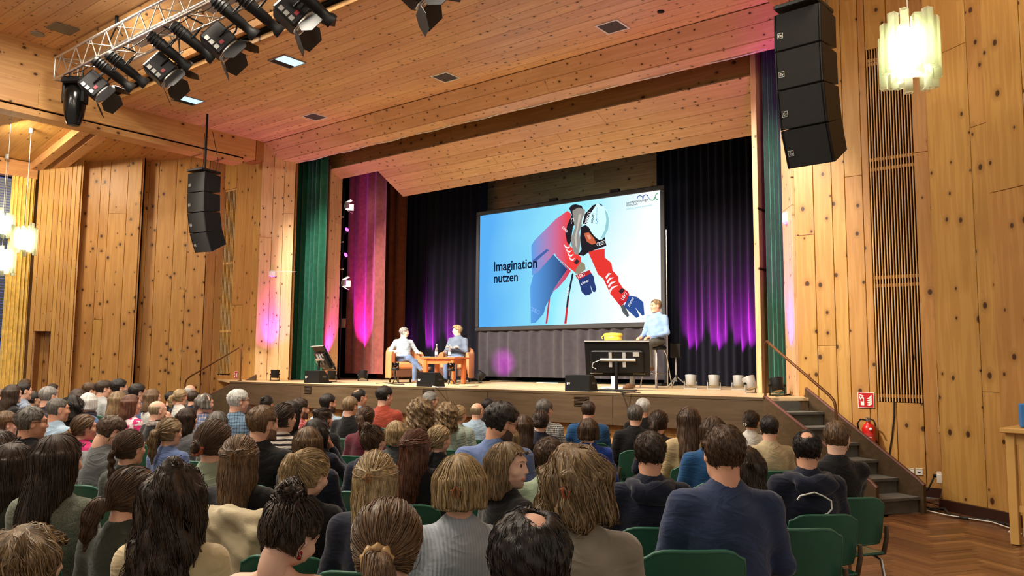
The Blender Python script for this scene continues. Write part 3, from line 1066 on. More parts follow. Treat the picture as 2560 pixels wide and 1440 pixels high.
def nmesh(name, parts, mats):
    """parts: list of (verts, faces, material index or array); quads; smooth"""
    V = np.vstack([p[0] for p in parts])
    off = 0; F = []; MI = []
    for v, f, mi in parts:
        F.append(f + off); off += len(v)
        MI.append(np.full(len(f), mi) if np.isscalar(mi) else mi)
    ks = {f.shape[1] for f in F}
    me = bpy.data.meshes.new(name)
    nl = np.concatenate([np.full(len(f), f.shape[1]) for f in F])
    li = np.concatenate([f.ravel() for f in F])
    me.vertices.add(len(V)); me.vertices.foreach_set('co', V.ravel())
    me.loops.add(len(li)); me.loops.foreach_set('vertex_index', li.astype(np.int32))
    me.polygons.add(len(nl))
    me.polygons.foreach_set('loop_start', np.concatenate([[0], np.cumsum(nl)[:-1]]).astype(np.int32))
    me.polygons.foreach_set('loop_total', nl.astype(np.int32))
    for m in mats: me.materials.append(m)
    me.polygons.foreach_set('material_index', np.concatenate(MI).astype(np.int32))
    me.polygons.foreach_set('use_smooth', np.ones(len(nl), bool))
    me.update(calc_edges=True)
    return me


# ------------------------------------------------------------------ head (origin: middle of the skull, face towards +y)
def head_groups(P, fem=False, jaw=1.0):
    """distance of the head without hair, and of eyes and lips for colouring"""
    Q = P.copy(); Q[:, 0] = np.abs(Q[:, 0])
    d = ell(P, (0, -.012, .022), (.077, .098, .088))
    d = sm(d, ell(P, (0, .020, -.035), (.064 * jaw, .078, .082)), .03)
    d = sm(d, cap(Q, (.03, .02, -.085), (.012, .068, -.108), .030 * jaw, .020), .035)
    d = sm(d, ell(P, (0, .074, -.108), (.022, .018, .017)), .02)
    d = sm(d, cap(Q, (.012, .090, .022), (.045, .070, .024), .010, .012), .018)      # brow
    d = sm(d, ell(Q, (.046, .062, -.032), (.022, .022, .020)), .02)                   # cheek
    d = smx(d, -ell(Q, (.031, .101, .003), (.017, .012, .010)), .012)                # eye hollow
    d = sm(d, cap(P, (0, .092, .010), (0, .108, -.032), .0065, .0095), .012)          # nose
    d = sm(d, ell(Q, (.009, .098, -.036), (.008, .010, .007)), .006)
    eye = ell(Q, (.031, .0775, .002), (.0145, .0145, .0105))
    d = np.minimum(d, eye)
    lipu = cap(Q, (0, .0965, -.0655), (.021, .086, -.068), .0058, .003)
    lipl = cap(Q, (0, .0955, -.0765), (.018, .086, -.075), .0068, .003)
    lip = np.minimum(lipu, lipl)
    d = sm(d, lip, .005)
    ear = ell(Q, (.079, -.004, -.012), (.008, .021, .033), RZ(-.35))
    ear = smx(ear, -ell(Q, (.089, .002, -.008), (.008, .011, .019)), .006)
    d = sm(d, ear, .006)
    nr = .049 if fem else .058
    d = sm(d, cap(P, (0, -.026, -.055), (0, -.048, -.225), nr, nr * 1.12), .03)
    return d, eye, lip


# ------------------------------------------------------------------ seated body (origin on the floor under the hips, facing +y)
HEADZ = 1.205                      # height of the skull middle; crown 1.315


def arm_pts(pose, side, sw, lean):
    sh_ = np.array([side * sw, -.03 + lean * .45, .978])
    if pose == 'lap':
        return [sh_, sh_ + (side * .075, .03, -.27), np.array([side * .10, .30, .62])]
    if pose == 'cross':
        return [sh_, sh_ + (side * .07, .10, -.26), np.array([-side * .04, .27, .80])]
    if pose == 'face':             # elbow on thigh, hand at the cheek
        return [sh_, sh_ + (side * .10, .20, -.20), np.array([side * .105, .085 + lean, 1.075])]
    if pose == 'fwd':              # leaning on the knees
        return [sh_, sh_ + (side * .10, .15, -.25), np.array([side * .12, .42, .66])]
    if pose == 'rest':             # arms on armrests
        return [sh_, sh_ + (side * .17, .02, -.25), np.array([side * .26, .26, .74])]
    return [sh_, sh_ + (side * .09, .0, -.29), np.array([side * .21, .22, .70])]


def hand_sdf(P, w, d, side):
    """palm, four fingers of different length and a thumb, loosely curled"""
    d = np.array(d, float); d /= np.linalg.norm(d)
    a = np.cross(d, (0, 0, 1)); a /= np.linalg.norm(a) + 1e-9
    n = np.cross(a, d)
    w = np.array(w)
    e = chain(P, [w, w + d * .085], [.026, .030], .02)
    e = np.maximum(e, np.abs((P - w) @ n) - .018)
    for k, l in enumerate((.066, .076, .071, .055)):
        b = w + d * .080 + a * (k - 1.5) * .0185
        m = b + d * l * .5 - n * .006
        t = m + d * l * .38 - n * .024
        e = sm(e, chain(P, [b, m, t], [.0088, .0082, .0070], .006), .006)
    b = w + d * .03 - a * side * .024
    e = sm(e, chain(P, [b, b + d * .032 - a * side * .020 - n * .008, b + d * .062 - a * side * .020 - n * .016], [.011, .0095, .0078], .006), .008)
    return e


def body_mesh(fem=False, wide=1.0, lean=0.0, hyaw=0.0, hpit=0.0, pose=('lap', 'lap'), sleeve='long', res=.022, hres=.0085, legs='sit', low_neck=False, crossed=False):
    """one person: clothes skin + head and neck + hands in one mesh.
    slots: 0 skin, 1 top, 2 trousers, 3 shoes, 4 eyes, 5 lips"""
    sw = (.158 if fem else .178) * (.5 + .5 * wide)
    hip = (0, 0, .56)
    chest = (0, -.02 + lean * .35, .90)
    neckb = np.array([0, -.035 + lean * .5, 1.045])
    arms = {s: arm_pts(pose[0 if s < 0 else 1], s, sw, lean) for s in (-1, 1)}

    def top_(P):
        d = ell(P, (0, -.005, .62), (.165 * wide, .125 * wide, .15))
        d = sm(d, ell(P, (0, -.012 + lean * .18, .76), ((.142 if fem else .158) * wide, .108 * wide, .17)), .09)
        d = sm(d, ell(P, chest, ((.150 if fem else .168) * wide, .112 * wide, .155)), .08)
        if fem: d = sm(d, ell(np.abs(P * (1, 0, 0)) + P * (0, 1, 1), (.065, .082 + lean * .38, .89), (.06, .05, .055)), .05)
        for s in (-1, 1): d = sm(d, cap(P, (0, -.034 + lean * .46, 1.018), (s * sw * .94, -.03 + lean * .45, .966), .064, .054), .05)
        if not low_neck:
            d = sm(d, cap(P, neckb + (0, -.012, -.08), neckb + (0, -.018, .012), .098, .060 if fem else .071), .045)
        else:
            d = np.maximum(d, P[:, 2] - 1.035 + np.abs(P[:, 0]) * .12)
        for s in (-1, 1):
            p = arms[s]
            if sleeve == 'bare': continue
            d = sm(d, cap(P, p[0], p[1], .058 * (.6 + .4 * wide), .047), .045)
            if sleeve == 'long': d = sm(d, cap(P, p[1], p[1] + (p[2] - p[1]) * .96, .046, .036), .03)
        q = P * 9.0
        fold = np.sin(q[:, 2] * 3.1 + 2.0 * np.sin(q[:, 0] * 1.3 + q[:, 1]) + wide * 9) * np.sin(q[:, 0] * 1.7 + 1.1 * q[:, 2] + hyaw)
        back = np.clip((.02 - P[:, 1]) * 12, 0, 1) * np.clip((1.0 - P[:, 2]) * 8, 0, 1)
        crease = np.sin(P[:, 2] * 52 + 5.0 * np.sin(P[:, 0] * 7 + wide * 5) + 3.0 * np.cos(P[:, 0] * 11 + hyaw))
        crease = np.clip(crease - .25, 0, 1)
        return d - .0045 * fold - .0075 * back * crease

    def legs_(P):
        d = ell(P, hip, (.172 * wide, .125, .105))
        for s in (-1, 1):
            if legs == 'stool':
                k = np.array([-.14, .38, .50]); f = np.array([-.13, .32, .10])
                if s > 0: k = np.array([.11, .43, .40]); f = np.array([.07, .60, -.21])
            else:
                k = np.array([s * .105, .44, .515]); f = np.array([s * .11, .42, .09])
                if crossed and s > 0: k = np.array([.02, .42, .60]); f = np.array([-.22, .56, .34])
            d = sm(d, cap(P, (s * .085, .02, .555), k, .088 * wide, .066), .05)
            d = sm(d, cap(P, k, f, .064, .046), .035)
        return d

    def feet_(P):
        d = None
        for s in (-1, 1):
            if legs == 'stool':
                f = np.array([-.13, .32, .10]) if s < 0 else np.array([.07, .60, -.21])
            else:
                f = np.array([s * .11, .42, .09])
                if crossed and s > 0: f = np.array([-.22, .56, .34])
            if crossed and s > 0 and legs != 'stool':
                e = chain(P, [f, f + (-.06, .06, -.02), f + (-.15, .16, .03)], [.05, .045, .036], .03)
            else:
                e = chain(P, [f + (0, -.03, -.04), f + (s * .01, .09, -.045), f + (s * .02, .17, -.055)], [.046, .046, .036], .03)
            d = e if d is None else np.minimum(d, e)
        return d

    def skinarm(P):
        d = None
        for s in (-1, 1):
            p = arms[s]
            e = cap(P, p[1], p[2], .040, .028)
            if sleeve == 'bare': e = sm(e, cap(P, p[0], p[1], .048, .040), .03)
            else: e = sm(e, cap(P, p[0] * .2 + p[1] * .8, p[1], .041, .041), .03)
            d = e if d is None else np.minimum(d, e)
        return d

    def all_(P):
        d = sm(top_(P), legs_(P), .035)
        d = sm(d, feet_(P), .012)
        if sleeve != 'long': d = sm(d, skinarm(P), .008)
        if sleeve == 'bare' or low_neck:
            d = sm(d, cap(P, (-sw * .8, -.03 + lean * .45, 1.0), (sw * .8, -.03 + lean * .45, 1.0), .05), .03)
            d = sm(d, cap(P, (0, -.03 + lean * .4, .95), neckb, .1, .06), .04)
        return d

    v, f = surface_nets(all_, (-.42, -.30, -.36 if legs == 'stool' else -.08), (.42, .86, 1.14), res)
    c = v[f].mean(1)
    T, L, F_ = top_(c), legs_(c), feet_(c)
    lab = np.where(T < L, 1, 2)
    lab = np.where(F_ < np.minimum(T, L) - .004, 3, lab)
    if sleeve != 'long':
        lab = np.where(skinarm(c) < np.minimum(T, L) - .003, 0, lab)
    if sleeve == 'bare' or low_neck:
        sk = (c[:, 2] > .955 + (.03 if not sleeve == 'bare' else -.0)) & (T > .006)
        lab = np.where(sk, 0, lab)
    parts = [(v, f, lab)]
    # hands
    for s in (-1, 1):
        p = arms[s]
        dr = p[2] - p[1]
        dr = dr / np.linalg.norm(dr)
        pz = pose[0 if s < 0 else 1]
        hd_ = dr * .4 + np.array([0, .9, -.15]) if pz in ('lap', 'fwd', 'rest') else dr
        if pz == 'face': hd_ = np.array([-s * .35, -.15, 1.0])
        lo_ = p[2] - .13; hi_ = p[2] + .13
        w0 = p[2] - dr * .02
        hv, hf = surface_nets(lambda P: sm(hand_sdf(P, w0 + dr * .02, hd_, s), cap(P, w0 - dr * .06, w0 + dr * .03, .025, .025), .02), np.minimum(lo_, lo_) - .06, hi_ + .06, .0085 if hres < .008 else .011)
        parts.append((hv, hf, 0))
    # head and neck
    Rh = RZ(-hyaw) @ RX(-hpit)
    hc = np.array([0, -.02 + lean * .62, HEADZ - abs(lean) * .06])
    jaw = .94 if fem else 1.04
    piv = np.array([0, -.03, -.10])
    v, f = surface_nets(lambda P: head_groups(P, fem, jaw)[0], (-.115, -.145, -.285), (.115, .15, .125), hres)
    c = v[f].mean(1)
    _, eye, lip = head_groups(c, fem, jaw)
    lab = np.where((lip < .003) & (c[:, 1] > .08), 5, 0)
    lab = np.where((eye < .0018) & (c[:, 1] > .087), 4, lab)
    # the skull turns, the neck stays
    w = np.clip((v[:, 2] + .16) / .09, 0, 1)[:, None]
    vr = (v - piv) @ Rh.T + piv
    v = v * (1 - w) + vr * w
    parts.append((v + hc, f, lab))
    return parts, hc, Rh, piv


# ------------------------------------------------------------------ hair (origin: middle of the skull)
def skull(P): return sm(ell(P, (0, -.012, .022), (.077, .098, .088)), ell(P, (0, .006, -.03), (.066, .082, .085)), .03)


def wob(P, a, s, seed=0.0):
    q = P * s + seed
    return a * (np.sin(q[:, 0] * 1.0 + 1.7 * np.sin(q[:, 1] * .9 + seed)) * np.sin(q[:, 1] * 1.1 + 1.3 * np.sin(q[:, 2] * .8)) + .6 * np.sin(q[:, 2] * 1.9 + q[:, 0] * 1.3 + seed))


class Hair:
    """style -> distance function, flow field and box"""
    def __init__(s, style, vol=1.0, length=.3, seed=0.0):
        s.st, s.vol, s.len, s.seed = style, vol, length, seed
        s.gather = None
        s.tail = None
        if style in ('pony', 'highpony', 'lowpony', 'braid'):
            g = {'pony': (0, -.122, .010), 'highpony': (0, -.118, .055), 'lowpony': (0, -.112, -.055), 'braid': (0, -.115, -.02)}[style]
            s.gather = np.array(g)
            L = length
            x = .02 * math.sin(seed * 5)
            s.tail = [np.array(g), np.array(g) + (x * .3, -.035, -.01), np.array(g) + (x, -.048, -.3 * L), np.array(g) + (x * 1.6, -.038, -.65 * L), np.array(g) + (x * 2, -.030, -L)]
        elif style in ('bun', 'lowbun', 'messybun'):
            s.gather = np.array({'bun': (0, -.105, .065), 'lowbun': (0, -.120, -.035), 'messybun': (0, -.070, .105)}[style])
        elif style == 'halfup':
            s.gather = np.array((0, -.112, .01))
        s.top = np.array((0.012 * math.sin(seed * 3), -.03, .112))

    def d(s, P):
        st = s.st
        sk = skull(P)
        x, y, z = P[:, 0], P[:, 1], P[:, 2]
        ax_ = np.abs(x)
        # face opening and hairline
        hl = .060 if st not in ('short', 'buzz', 'balding', 'ring') else .056
        if st in ('short', 'buzz', 'crop', 'balding', 'ring', 'quiff'):
            t = {'short': .015, 'buzz': .006, 'crop': .011, 'balding': .012, 'ring': .012, 'quiff': .020}[st] * s.vol
            th = .005 + (t - .005) * np.clip((z + .055) / .10, 0, 1)
            if st == 'quiff': th = th + .018 * np.clip((y - .0) / .08, 0, 1) * np.clip(z / .06, 0, 1)
            d = sk - th - wob(P, .0022 * s.vol, 95, s.seed)
            # nape and ears
            d = smx(d, -(z + .066 + .16 * (y + .08)), .01)
            earcut = np.maximum(np.maximum(.058 - ax_, np.abs(y - .012) - .026), z - .020)
            d = smx(d, -earcut, .006)
            d = np.maximum(d, -np.maximum(-(y - .034 - .50 * np.maximum(0, z + .01)), z - hl - .012))
            if st == 'balding':
                d = smx(d, -(ell(P, (0, -.058, .112), (.040, .046, .055)) if s.vol < 1.1 else ell(P, (.012, -.030, .118), (.024, .056, .05))), .010)
            if st == 'ring':
                d = smx(d, z - .035 - .02 * (y < 0), .012)
            return d
        t = .018 * s.vol
        big = sk - t
        if st in ('bob', 'long', 'wavy', 'curly', 'halfup', 'longthin', 'bobwave'):
            vol = {'bob': .026, 'long': .018, 'wavy': .026, 'curly': .038, 'halfup': .018, 'longthin': .014, 'bobwave': .036}[st] * s.vol
            big = sk - vol * np.clip(.55 + (.10 - z) * 3.0, .5, 1.25)
            L = s.len
            # curtain of hair around back and sides
            q = P.copy()
            q[:, 2] = np.maximum(0, z * 0)
            zz = np.clip(-z, 0, L)
            rx = .080 + vol * .9 + .035 * np.clip(zz / .25, 0, 1) * (1.0 if st in ('curly', 'wavy', 'bobwave') else .45)
            ry = .094 + vol * .8
            rx = rx - .05 * np.clip((zz - .12) / max(.12, L - .1), 0, 1) * (0 if L < .2 else 1)
            yc = -.020 - .10 * np.clip((zz - .05) / .25, 0, 1) * .55
            k0 = np.sqrt((x / rx) ** 2 + ((y - yc) / ry) ** 2)
            cyl_ = (k0 - 1) * np.minimum(rx, ry)
            inner = (np.sqrt((x / (rx - .03)) ** 2 + ((y - yc) / (ry - .032)) ** 2) - 1) * .06
            sheet = np.maximum(np.maximum(cyl_, -inner), y - (.030 - .25 * np.clip(zz - .05, 0, .3)))
            sheet = np.maximum(sheet, z - .03)
            sheet = smx(sheet, -(z + L), .03)
            d = sm(big, sheet, .03)
            d = np.maximum(d, -(z + L))
        else:
            d = big
            d = smx(d, -(z + .070 + .10 * (y + .08)), .012)
            earcut = np.maximum(np.maximum(.060 - ax_, np.abs(y - .010) - .022), z - .008)
            d = smx(d, -earcut, .008)
        # face
        cut = np.maximum(-(y - .030 - .52 * np.maximum(0, z + .01)), z - hl - .012)
        d = smx(d, -cut, .006)
        if s.tail is not None:
            rs = [.017, .026, .030, .024, .006]
            if st == 'braid':
                e = None
                p0, p1 = s.tail[1], s.tail[-1] + (0, .0, -.02)
                for k in range(9):
                    c = p0 + (p1 - p0) * k / 8 + (.011 * (-1) ** k, 0, 0)
                    b = ell(P, c, (.019 * (1 - k * .05), .017, .026), RY(.5 * (-1) ** k))
                    e = b if e is None else sm(e, b, .006)
            else:
                e = chain(P, s.tail, [r * (.75 + .3 * s.vol) for r in rs], .03)
                e = e - wob(P, .0035, 60, s.seed)
            d = sm(d, e, .012)
        if st in ('bun', 'lowbun', 'messybun'):
            g = s.gather
            r = {'bun': .040, 'lowbun': .038, 'messybun': .052}[st] * s.vol
            e = ell(P, g + (0, -.012, .012), (r, r * .85, r * .9)) - wob(P, .006 if st == 'messybun' else .003, 75, s.seed)
            d = sm(d, e, .010)
        if st == 'halfup':
            d = sm(d, ell(P, s.gather + (0, -.012, 0), (.022, .016, .018)), .012)
        if st == 'wavy' and s.len > .4: d = sm(d, ell(P, (.012, -.055, .118), (.036, .034, .030)) - wob(P, .004, 80, s.seed), .012)
        a = {'curly': .012, 'wavy': .009, 'messybun': .004, 'bobwave': .012}.get(st, .0022)
        fq = {'curly': 62, 'wavy': 48, 'bobwave': 40}.get(st, 70)
        return d - wob(P * (1, 1, .55 if st not in ('curly',) else 1), a, fq, s.seed)

    def flow(s, P):
        """strand direction"""
        st = s.st
        down = np.zeros_like(P); down[:, 2] = -1
        rad = P - s.top
        if s.gather is not None and st != 'halfup':
            f = s.gather - P
            f /= np.linalg.norm(f, axis=1)[:, None] + 1e-6
            if s.tail is not None:
                m = (np.linalg.norm(P - s.gather, axis=1) < .045) | (P[:, 1] < -.128)
                f = np.where(m[:, None], down * 1.0 + (0, -.15, 0), f)
            elif True:
                m = np.linalg.norm(P - s.gather, axis=1) < .05
                t = np.cross(P - s.gather, (0, -1, .4))
                t /= np.linalg.norm(t, axis=1)[:, None] + 1e-6
                f = np.where(m[:, None], t, f)
            return f
        rad = rad / (np.linalg.norm(rad, axis=1)[:, None] + 1e-6)
        w = np.clip((s.top[2] - P[:, 2]) / .10, 0, 1)[:, None]
        f = rad * (1 - w) + down * (w + .15)
        if st == 'halfup':
            g = s.gather - P
            g /= np.linalg.norm(g, axis=1)[:, None] + 1e-6
            up = (P[:, 2] > -.005)[:, None]
            f = np.where(up, g, down)
        if st in ('short', 'crop', 'quiff', 'balding', 'ring', 'buzz'):
            f = rad * 1.0 + np.array([.25 * math.sin(s.seed * 7), -.2, -.25])
        return f

    def box(s):
        zlo = -.13
        if s.st in ('bob', 'long', 'wavy', 'curly', 'halfup', 'longthin', 'bobwave'): zlo = -s.len - .04
        if s.tail is not None: zlo = min(zlo, s.gather[2] - s.len - .06)
        w = .16 if s.st in ('curly', 'wavy', 'bobwave') else .135
        return (-w, -.235, zlo), (w, .115, .20)

    def strand_attr(s, P):
        if s.gather is not None and s.st != 'halfup':
            r = P - s.gather
            axis = np.array([0, .96, .28]); e1 = np.array([1.0, 0, 0]); e2 = np.cross(axis, e1)
            ph = np.arctan2(r @ e2, r @ e1); l = np.linalg.norm(r, axis=1)
            a = np.stack([np.cos(ph), np.sin(ph), l * 1.2], 1)
            if s.tail is not None:
                m = P[:, 1] < -.128
                a[m] = np.stack([P[m, 0] * 14, P[m, 1] * 14, P[m, 2] * 1.4], 1)
            return a
        r = P - s.top
        ph = np.arctan2(r[:, 0], r[:, 1] + .001)
        return np.stack([np.cos(ph), np.sin(ph), P[:, 2] * 1.3], 1) * 1.15


def strands(h, n, steps, step, rad, seed):
    """locks lying on the hair surface"""
    rg = np.random.RandomState(seed)
    lo, hi = h.box()
    v, f = surface_nets(h.d, lo, hi, .014)
    if not len(v): return []
    P = v[rg.randint(0, len(v), n)] + rg.normal(0, .004, (n, 3))
    path = []
    curl = {'curly': .016, 'wavy': .009, 'messybun': .006, 'bobwave': .013}.get(h.st, .0022)
    ph = rg.uniform(0, 6.28, n); fq = rg.uniform(.6, 1.3, n) * (1.5 if h.st == 'curly' else .7)
    off = rg.uniform(.0005, .004, n) * (1.4 if h.st in ('curly', 'wavy', 'messybun', 'bobwave') else 1)
    e = .004
    for k in range(steps):
        d0 = h.d(P)
        g = np.stack([h.d(P + np.eye(3)[i] * e) - d0 for i in range(3)], 1)
        g /= np.linalg.norm(g, axis=1)[:, None] + 1e-9
        P = P - g * (d0 - off)[:, None]
        fl = h.flow(P)
        fl = fl - g * np.sum(fl * g, 1)[:, None]
        fl /= np.linalg.norm(fl, axis=1)[:, None] + 1e-6
        side = np.cross(g, fl)
        path.append((P + side * (curl * np.sin(ph + fq * k))[:, None] + g * (curl * .5 * np.cos(ph + fq * k))[:, None]).copy())
        P = P + fl * step
    path = np.stack(path, 1)                                     # n, steps, 3
    t = np.gradient(path, axis=1)
    t /= np.linalg.norm(t, axis=2)[:, :, None] + 1e-9
    up = path / (np.linalg.norm(path, axis=2)[:, :, None] + 1e-9)
    a = np.cross(t, up); a /= np.linalg.norm(a, axis=2)[:, :, None] + 1e-9
    b = np.cross(t, a)
    prof = rad * np.array([.5, 1.0] + [1.0] * (steps - 4) + [.7, .12])
    rr = prof[None, :] * rg.uniform(.6, 1.3, n)[:, None]
    ring = []
    for w in (0, 2.094, 4.189):
        ring.append(path + (a * math.cos(w) * 1.5 + b * math.sin(w) * .8) * rr[:, :, None])
    V = np.stack(ring, 2).reshape(-1, 3)                          # n*steps*3
    base = (np.arange(n)[:, None] * steps + np.arange(steps - 1)[None, :]) * 3
    F = []
    for i in range(3):
        j = (i + 1) % 3
        F.append(np.stack([base + i, base + j, base + 3 + j, base + 3 + i], -1).reshape(-1, 4))
    # strand attribute: one random value per lock
    u = rg.uniform(0, 9, (n, 3))
    at = np.repeat(u, steps * 3, axis=0)
    at[:, 2] += V[:, 2] * .8
    return V, np.vstack(F), at


_hair_cache = {}


def hair_mesh(style, vol, length, seed, q):
    """q: 0 far, 1 middle, 2 near"""
    key = (style, round(vol, 2), round(length, 2), seed, q)
    if key in _hair_cache: return _hair_cache[key]
    h = Hair(style, vol, length, seed)
    lo, hi = h.box()
    v, f = surface_nets(h.d, lo, hi, (.0125, .010, .0075)[q])
    parts = [(v, f, 0)]
    at = [h.strand_attr(v)]
    shortish = style in ('short', 'crop', 'quiff', 'balding', 'ring', 'buzz')
    n = (0, 320, 850)[q] if not shortish else (0, 280, 1000)[q]
    if style == 'buzz': n = 0
    if n:
        if shortish: steps, step, rad = 4, .008, (.0015 if q == 2 else .0021)
        else: steps, step, rad = (9, .021, .0017) if q == 2 else (7, .026, .0024)
        V, F, A = strands(h, n, steps, step, rad, int(seed * 10) + 3)
        parts.append((V, F, 0)); at.append(A)
    me = nmesh('hair', parts, [None])
    a = me.attributes.new('strand', 'FLOAT_VECTOR', 'POINT')
    a.data.foreach_set('vector', np.vstack(at).astype(np.float32).ravel())
    _hair_cache[key] = me
    return me
# ================================================================== the audience
HC = {'black': ((14, 11, 10), (46, 39, 35)), 'dark': ((28, 19, 14), (74, 55, 41)), 'brown': ((40, 27, 19), (102, 75, 53)), 'mid': ((60, 44, 31), (134, 104, 74)),
      'blond': ((92, 72, 48), (206, 178, 132)), 'dkblond': ((76, 59, 41), (168, 140, 102)), 'auburn': ((50, 27, 18), (122, 76, 52)), 'grey': ((92, 90, 88), (172, 170, 166)),
      'white': ((172, 172, 170), (238, 238, 235)), 'salt': ((52, 49, 46), (126, 121, 114)), 'ash': ((108, 90, 70), (186, 164, 134))}
TOPS = {
    'black': dict(col=(20, 20, 23)), 'navy': dict(col=(27, 31, 50)), 'navyblue': dict(col=(48, 60, 92)), 'denim': dict(col=(96, 120, 166)), 'lblue': dict(col=(166, 190, 212)),
    'blueshirt': dict(col=(104, 124, 172)), 'royal': dict(col=(28, 66, 158)), 'teal': dict(col=(36, 84, 134)), 'white': dict(col=(222, 220, 214)), 'cream': dict(col=(216, 196, 156)),
    'beige': dict(col=(198, 176, 134)), 'grey': dict(col=(112, 114, 116)), 'lgrey': dict(col=(186, 188, 188)), 'dgrey': dict(col=(74, 78, 80)), 'greygreen': dict(col=(96, 102, 88), pat='melange', col2=(132, 136, 120)),
    'dkgreen': dict(col=(62, 66, 58)), 'sage': dict(col=(142, 156, 132)), 'sageblock': dict(col=(160, 172, 148), pat='block', col2=(164, 134, 96)), 'pink': dict(col=(226, 62, 128)),
    'pinkpat': dict(col=(226, 60, 130), pat='blotch', col2=(240, 222, 226), pscale=16), 'lpink': dict(col=(212, 150, 154)), 'rust': dict(col=(168, 72, 54)), 'maroon': dict(col=(98, 30, 48)),
    'redpat': dict(col=(178, 70, 76), pat='blotch', col2=(206, 132, 128), pscale=40), 'stripe': dict(col=(226, 216, 204), pat='stripe', col2=(44, 34, 40), pscale=26),
    'plaid': dict(col=(96, 116, 158), pat='plaid', col2=(206, 190, 186), pscale=24), 'plaid2': dict(col=(120, 150, 178), pat='plaid', col2=(50, 58, 76), pscale=30), 'check': dict(col=(224, 224, 224), pat='check', col2=(22, 22, 26), pscale=48),
    'rib': dict(col=(176, 184, 194), pat='rib', col2=(146, 154, 166), pscale=75), 'taupe': dict(col=(150, 140, 124)), 'lgreen': dict(col=(168, 184, 172)), 'ribgrey': dict(col=(120, 120, 116), pat='rib', col2=(90, 90, 88), pscale=70),
    'brownt': dict(col=(112, 84, 60)), 'skyhood': dict(col=(142, 156, 178)), 'tan': dict(col=(196, 178, 142)),
    'camp': dict(col=(216, 226, 232), pat='plaid', col2=(120, 150, 176), pscale=26), 'slate': dict(col=(104, 116, 136)), 'lshirt': dict(col=(136, 166, 214))}
SK = {'a': (230, 184, 160), 'b': (218, 166, 138), 'c': (236, 196, 174), 'd': (202, 148, 120)}
TR = [cloth('trousers_dark_blue', (38, 46, 70)), cloth('trousers_black', (24, 24, 27)), cloth('trousers_blue_jeans', (92, 112, 148)), cloth('trousers_olive', (70, 66, 56))]
SHOE = [flat('shoe_dark', (34, 28, 26)), flat('shoe_brown', (96, 66, 44)), flat('shoe_white', (206, 204, 198))]
EYE = flat('eye_dark', (58, 44, 36), .15)
LIP = {k: flat('lip_' + k, tuple(int(c * f) for c, f in zip(v, (.92, .73, .71))), .4) for k, v in SK.items()}

_bodies = {}


def get_body(**kw):
    key = tuple(sorted(kw.items()))
    if key not in _bodies:
        parts, hc, Rh, piv = body_mesh(**kw)
        _bodies[key] = (nmesh('person', parts, [None] * 6), hc, Rh, piv)
    return _bodies[key]


def mat4(R, t):
    m = Matrix.Identity(4)
    for a in range(3):
        for b in range(3): m[a][b] = float(R[a][b])
        m[a][3] = float(t[a])
    return m


def set_mats(o, mats):
    for k, m in enumerate(mats):
        o.material_slots[k].link = 'OBJECT'
        o.material_slots[k].material = m


_small = {}


def small(key, fn):
    if key not in _small: _small[key] = fn()
    return _small[key]


def brow_mesh(sx):
    mb = MB()
    if True:
        mb.tube([(sx * .014, .0985, .020), (sx * .028, .0965, .0245), (sx * .044, .084, .0225)], [.0028, .0034, .0016], 6)
    return mb.mesh('eyebrow', [None])


def glasses_mesh():
    mb = MB()
    for s in (-1, 1):
        pts = [(s * .032 + .022 * math.cos(a), .097 - .006 * abs(math.cos(a)), .0 + .017 * math.sin(a)) for a in np.linspace(0, 2 * PI, 15)]
        mb.tube(pts, .0016, 5, caps=False)
        mb.tube([(s * .054, .094, .003), (s * .078, .06, .005), (s * .083, .0, .006), (s * .080, -.02, -.012)], .0016, 5)
    mb.tube([(-.011, .099, .003), (0, .103, .006), (.011, .099, .003)], .0014, 5)
    return mb.mesh('glasses', M['black_gloss'])


def hood_mesh():
    def d(P):
        e = None
        for a in np.linspace(-2.3, 2.3, 15):
            w = math.cos(a * .5)
            c = (.100 * math.sin(a), -.048 - .066 * math.cos(a) + .012, 1.030 - .010 * math.cos(a) - .035 * (1 - w))
            b = ell(P, c, (.036, .036, .030 + .012 * w))
            e = b if e is None else sm(e, b, .02)
        e = sm(e, ell(P, (0, -.122, .985), (.122, .036, .066)), .04)
        groove = ell(P, (0, -.098, 1.055), (.062, .026, .045))
        e = smx(e, -groove, .02)
        return e - wob(P, .004, 34, .4)
    v, f = surface_nets(d, (-.19, -.22, .85), (.19, .12, 1.13), .012)
    return nmesh('hood', [(v, f, 0)], [None])


def collar_mesh(h=.035, r=.066, flare=.012):
    a = np.linspace(-2.75, 2.75, 29)
    P = np.zeros((5, 29, 3))
    for k, (dr, z) in enumerate(((0, 1.035), (.000, 1.035 + h), (.004, 1.04 + h), (flare, 1.030 + h * .6), (flare + .012, 1.018))):
        P[k, :, 0] = (r + dr) * np.sin(a)
        P[k, :, 1] = -.038 - (r + dr) * np.cos(a) * 1.0
        P[k, :, 2] = z - .022 * (1 - np.cos(a)) * .5
    return MB().grid(P).mesh('collar', [None])


def scarf_mesh():
    def d(P):
        e = None
        for k, z in enumerate((1.03, 1.058)):
            for a in np.linspace(0, 2 * PI, 15)[:-1]:
                b = ell(P, (.078 * math.sin(a), -.035 - .075 * math.cos(a), z + .010 * math.sin(2 * a + k)), (.034, .032, .024))
                e = b if e is None else sm(e, b, .015)
        return e - wob(P, .004, 60, .9)
    v, f = surface_nets(d, (-.15, -.17, .97), (.15, .11, 1.12), .012)
    return nmesh('scarf', [(v, f, 0)], [None])


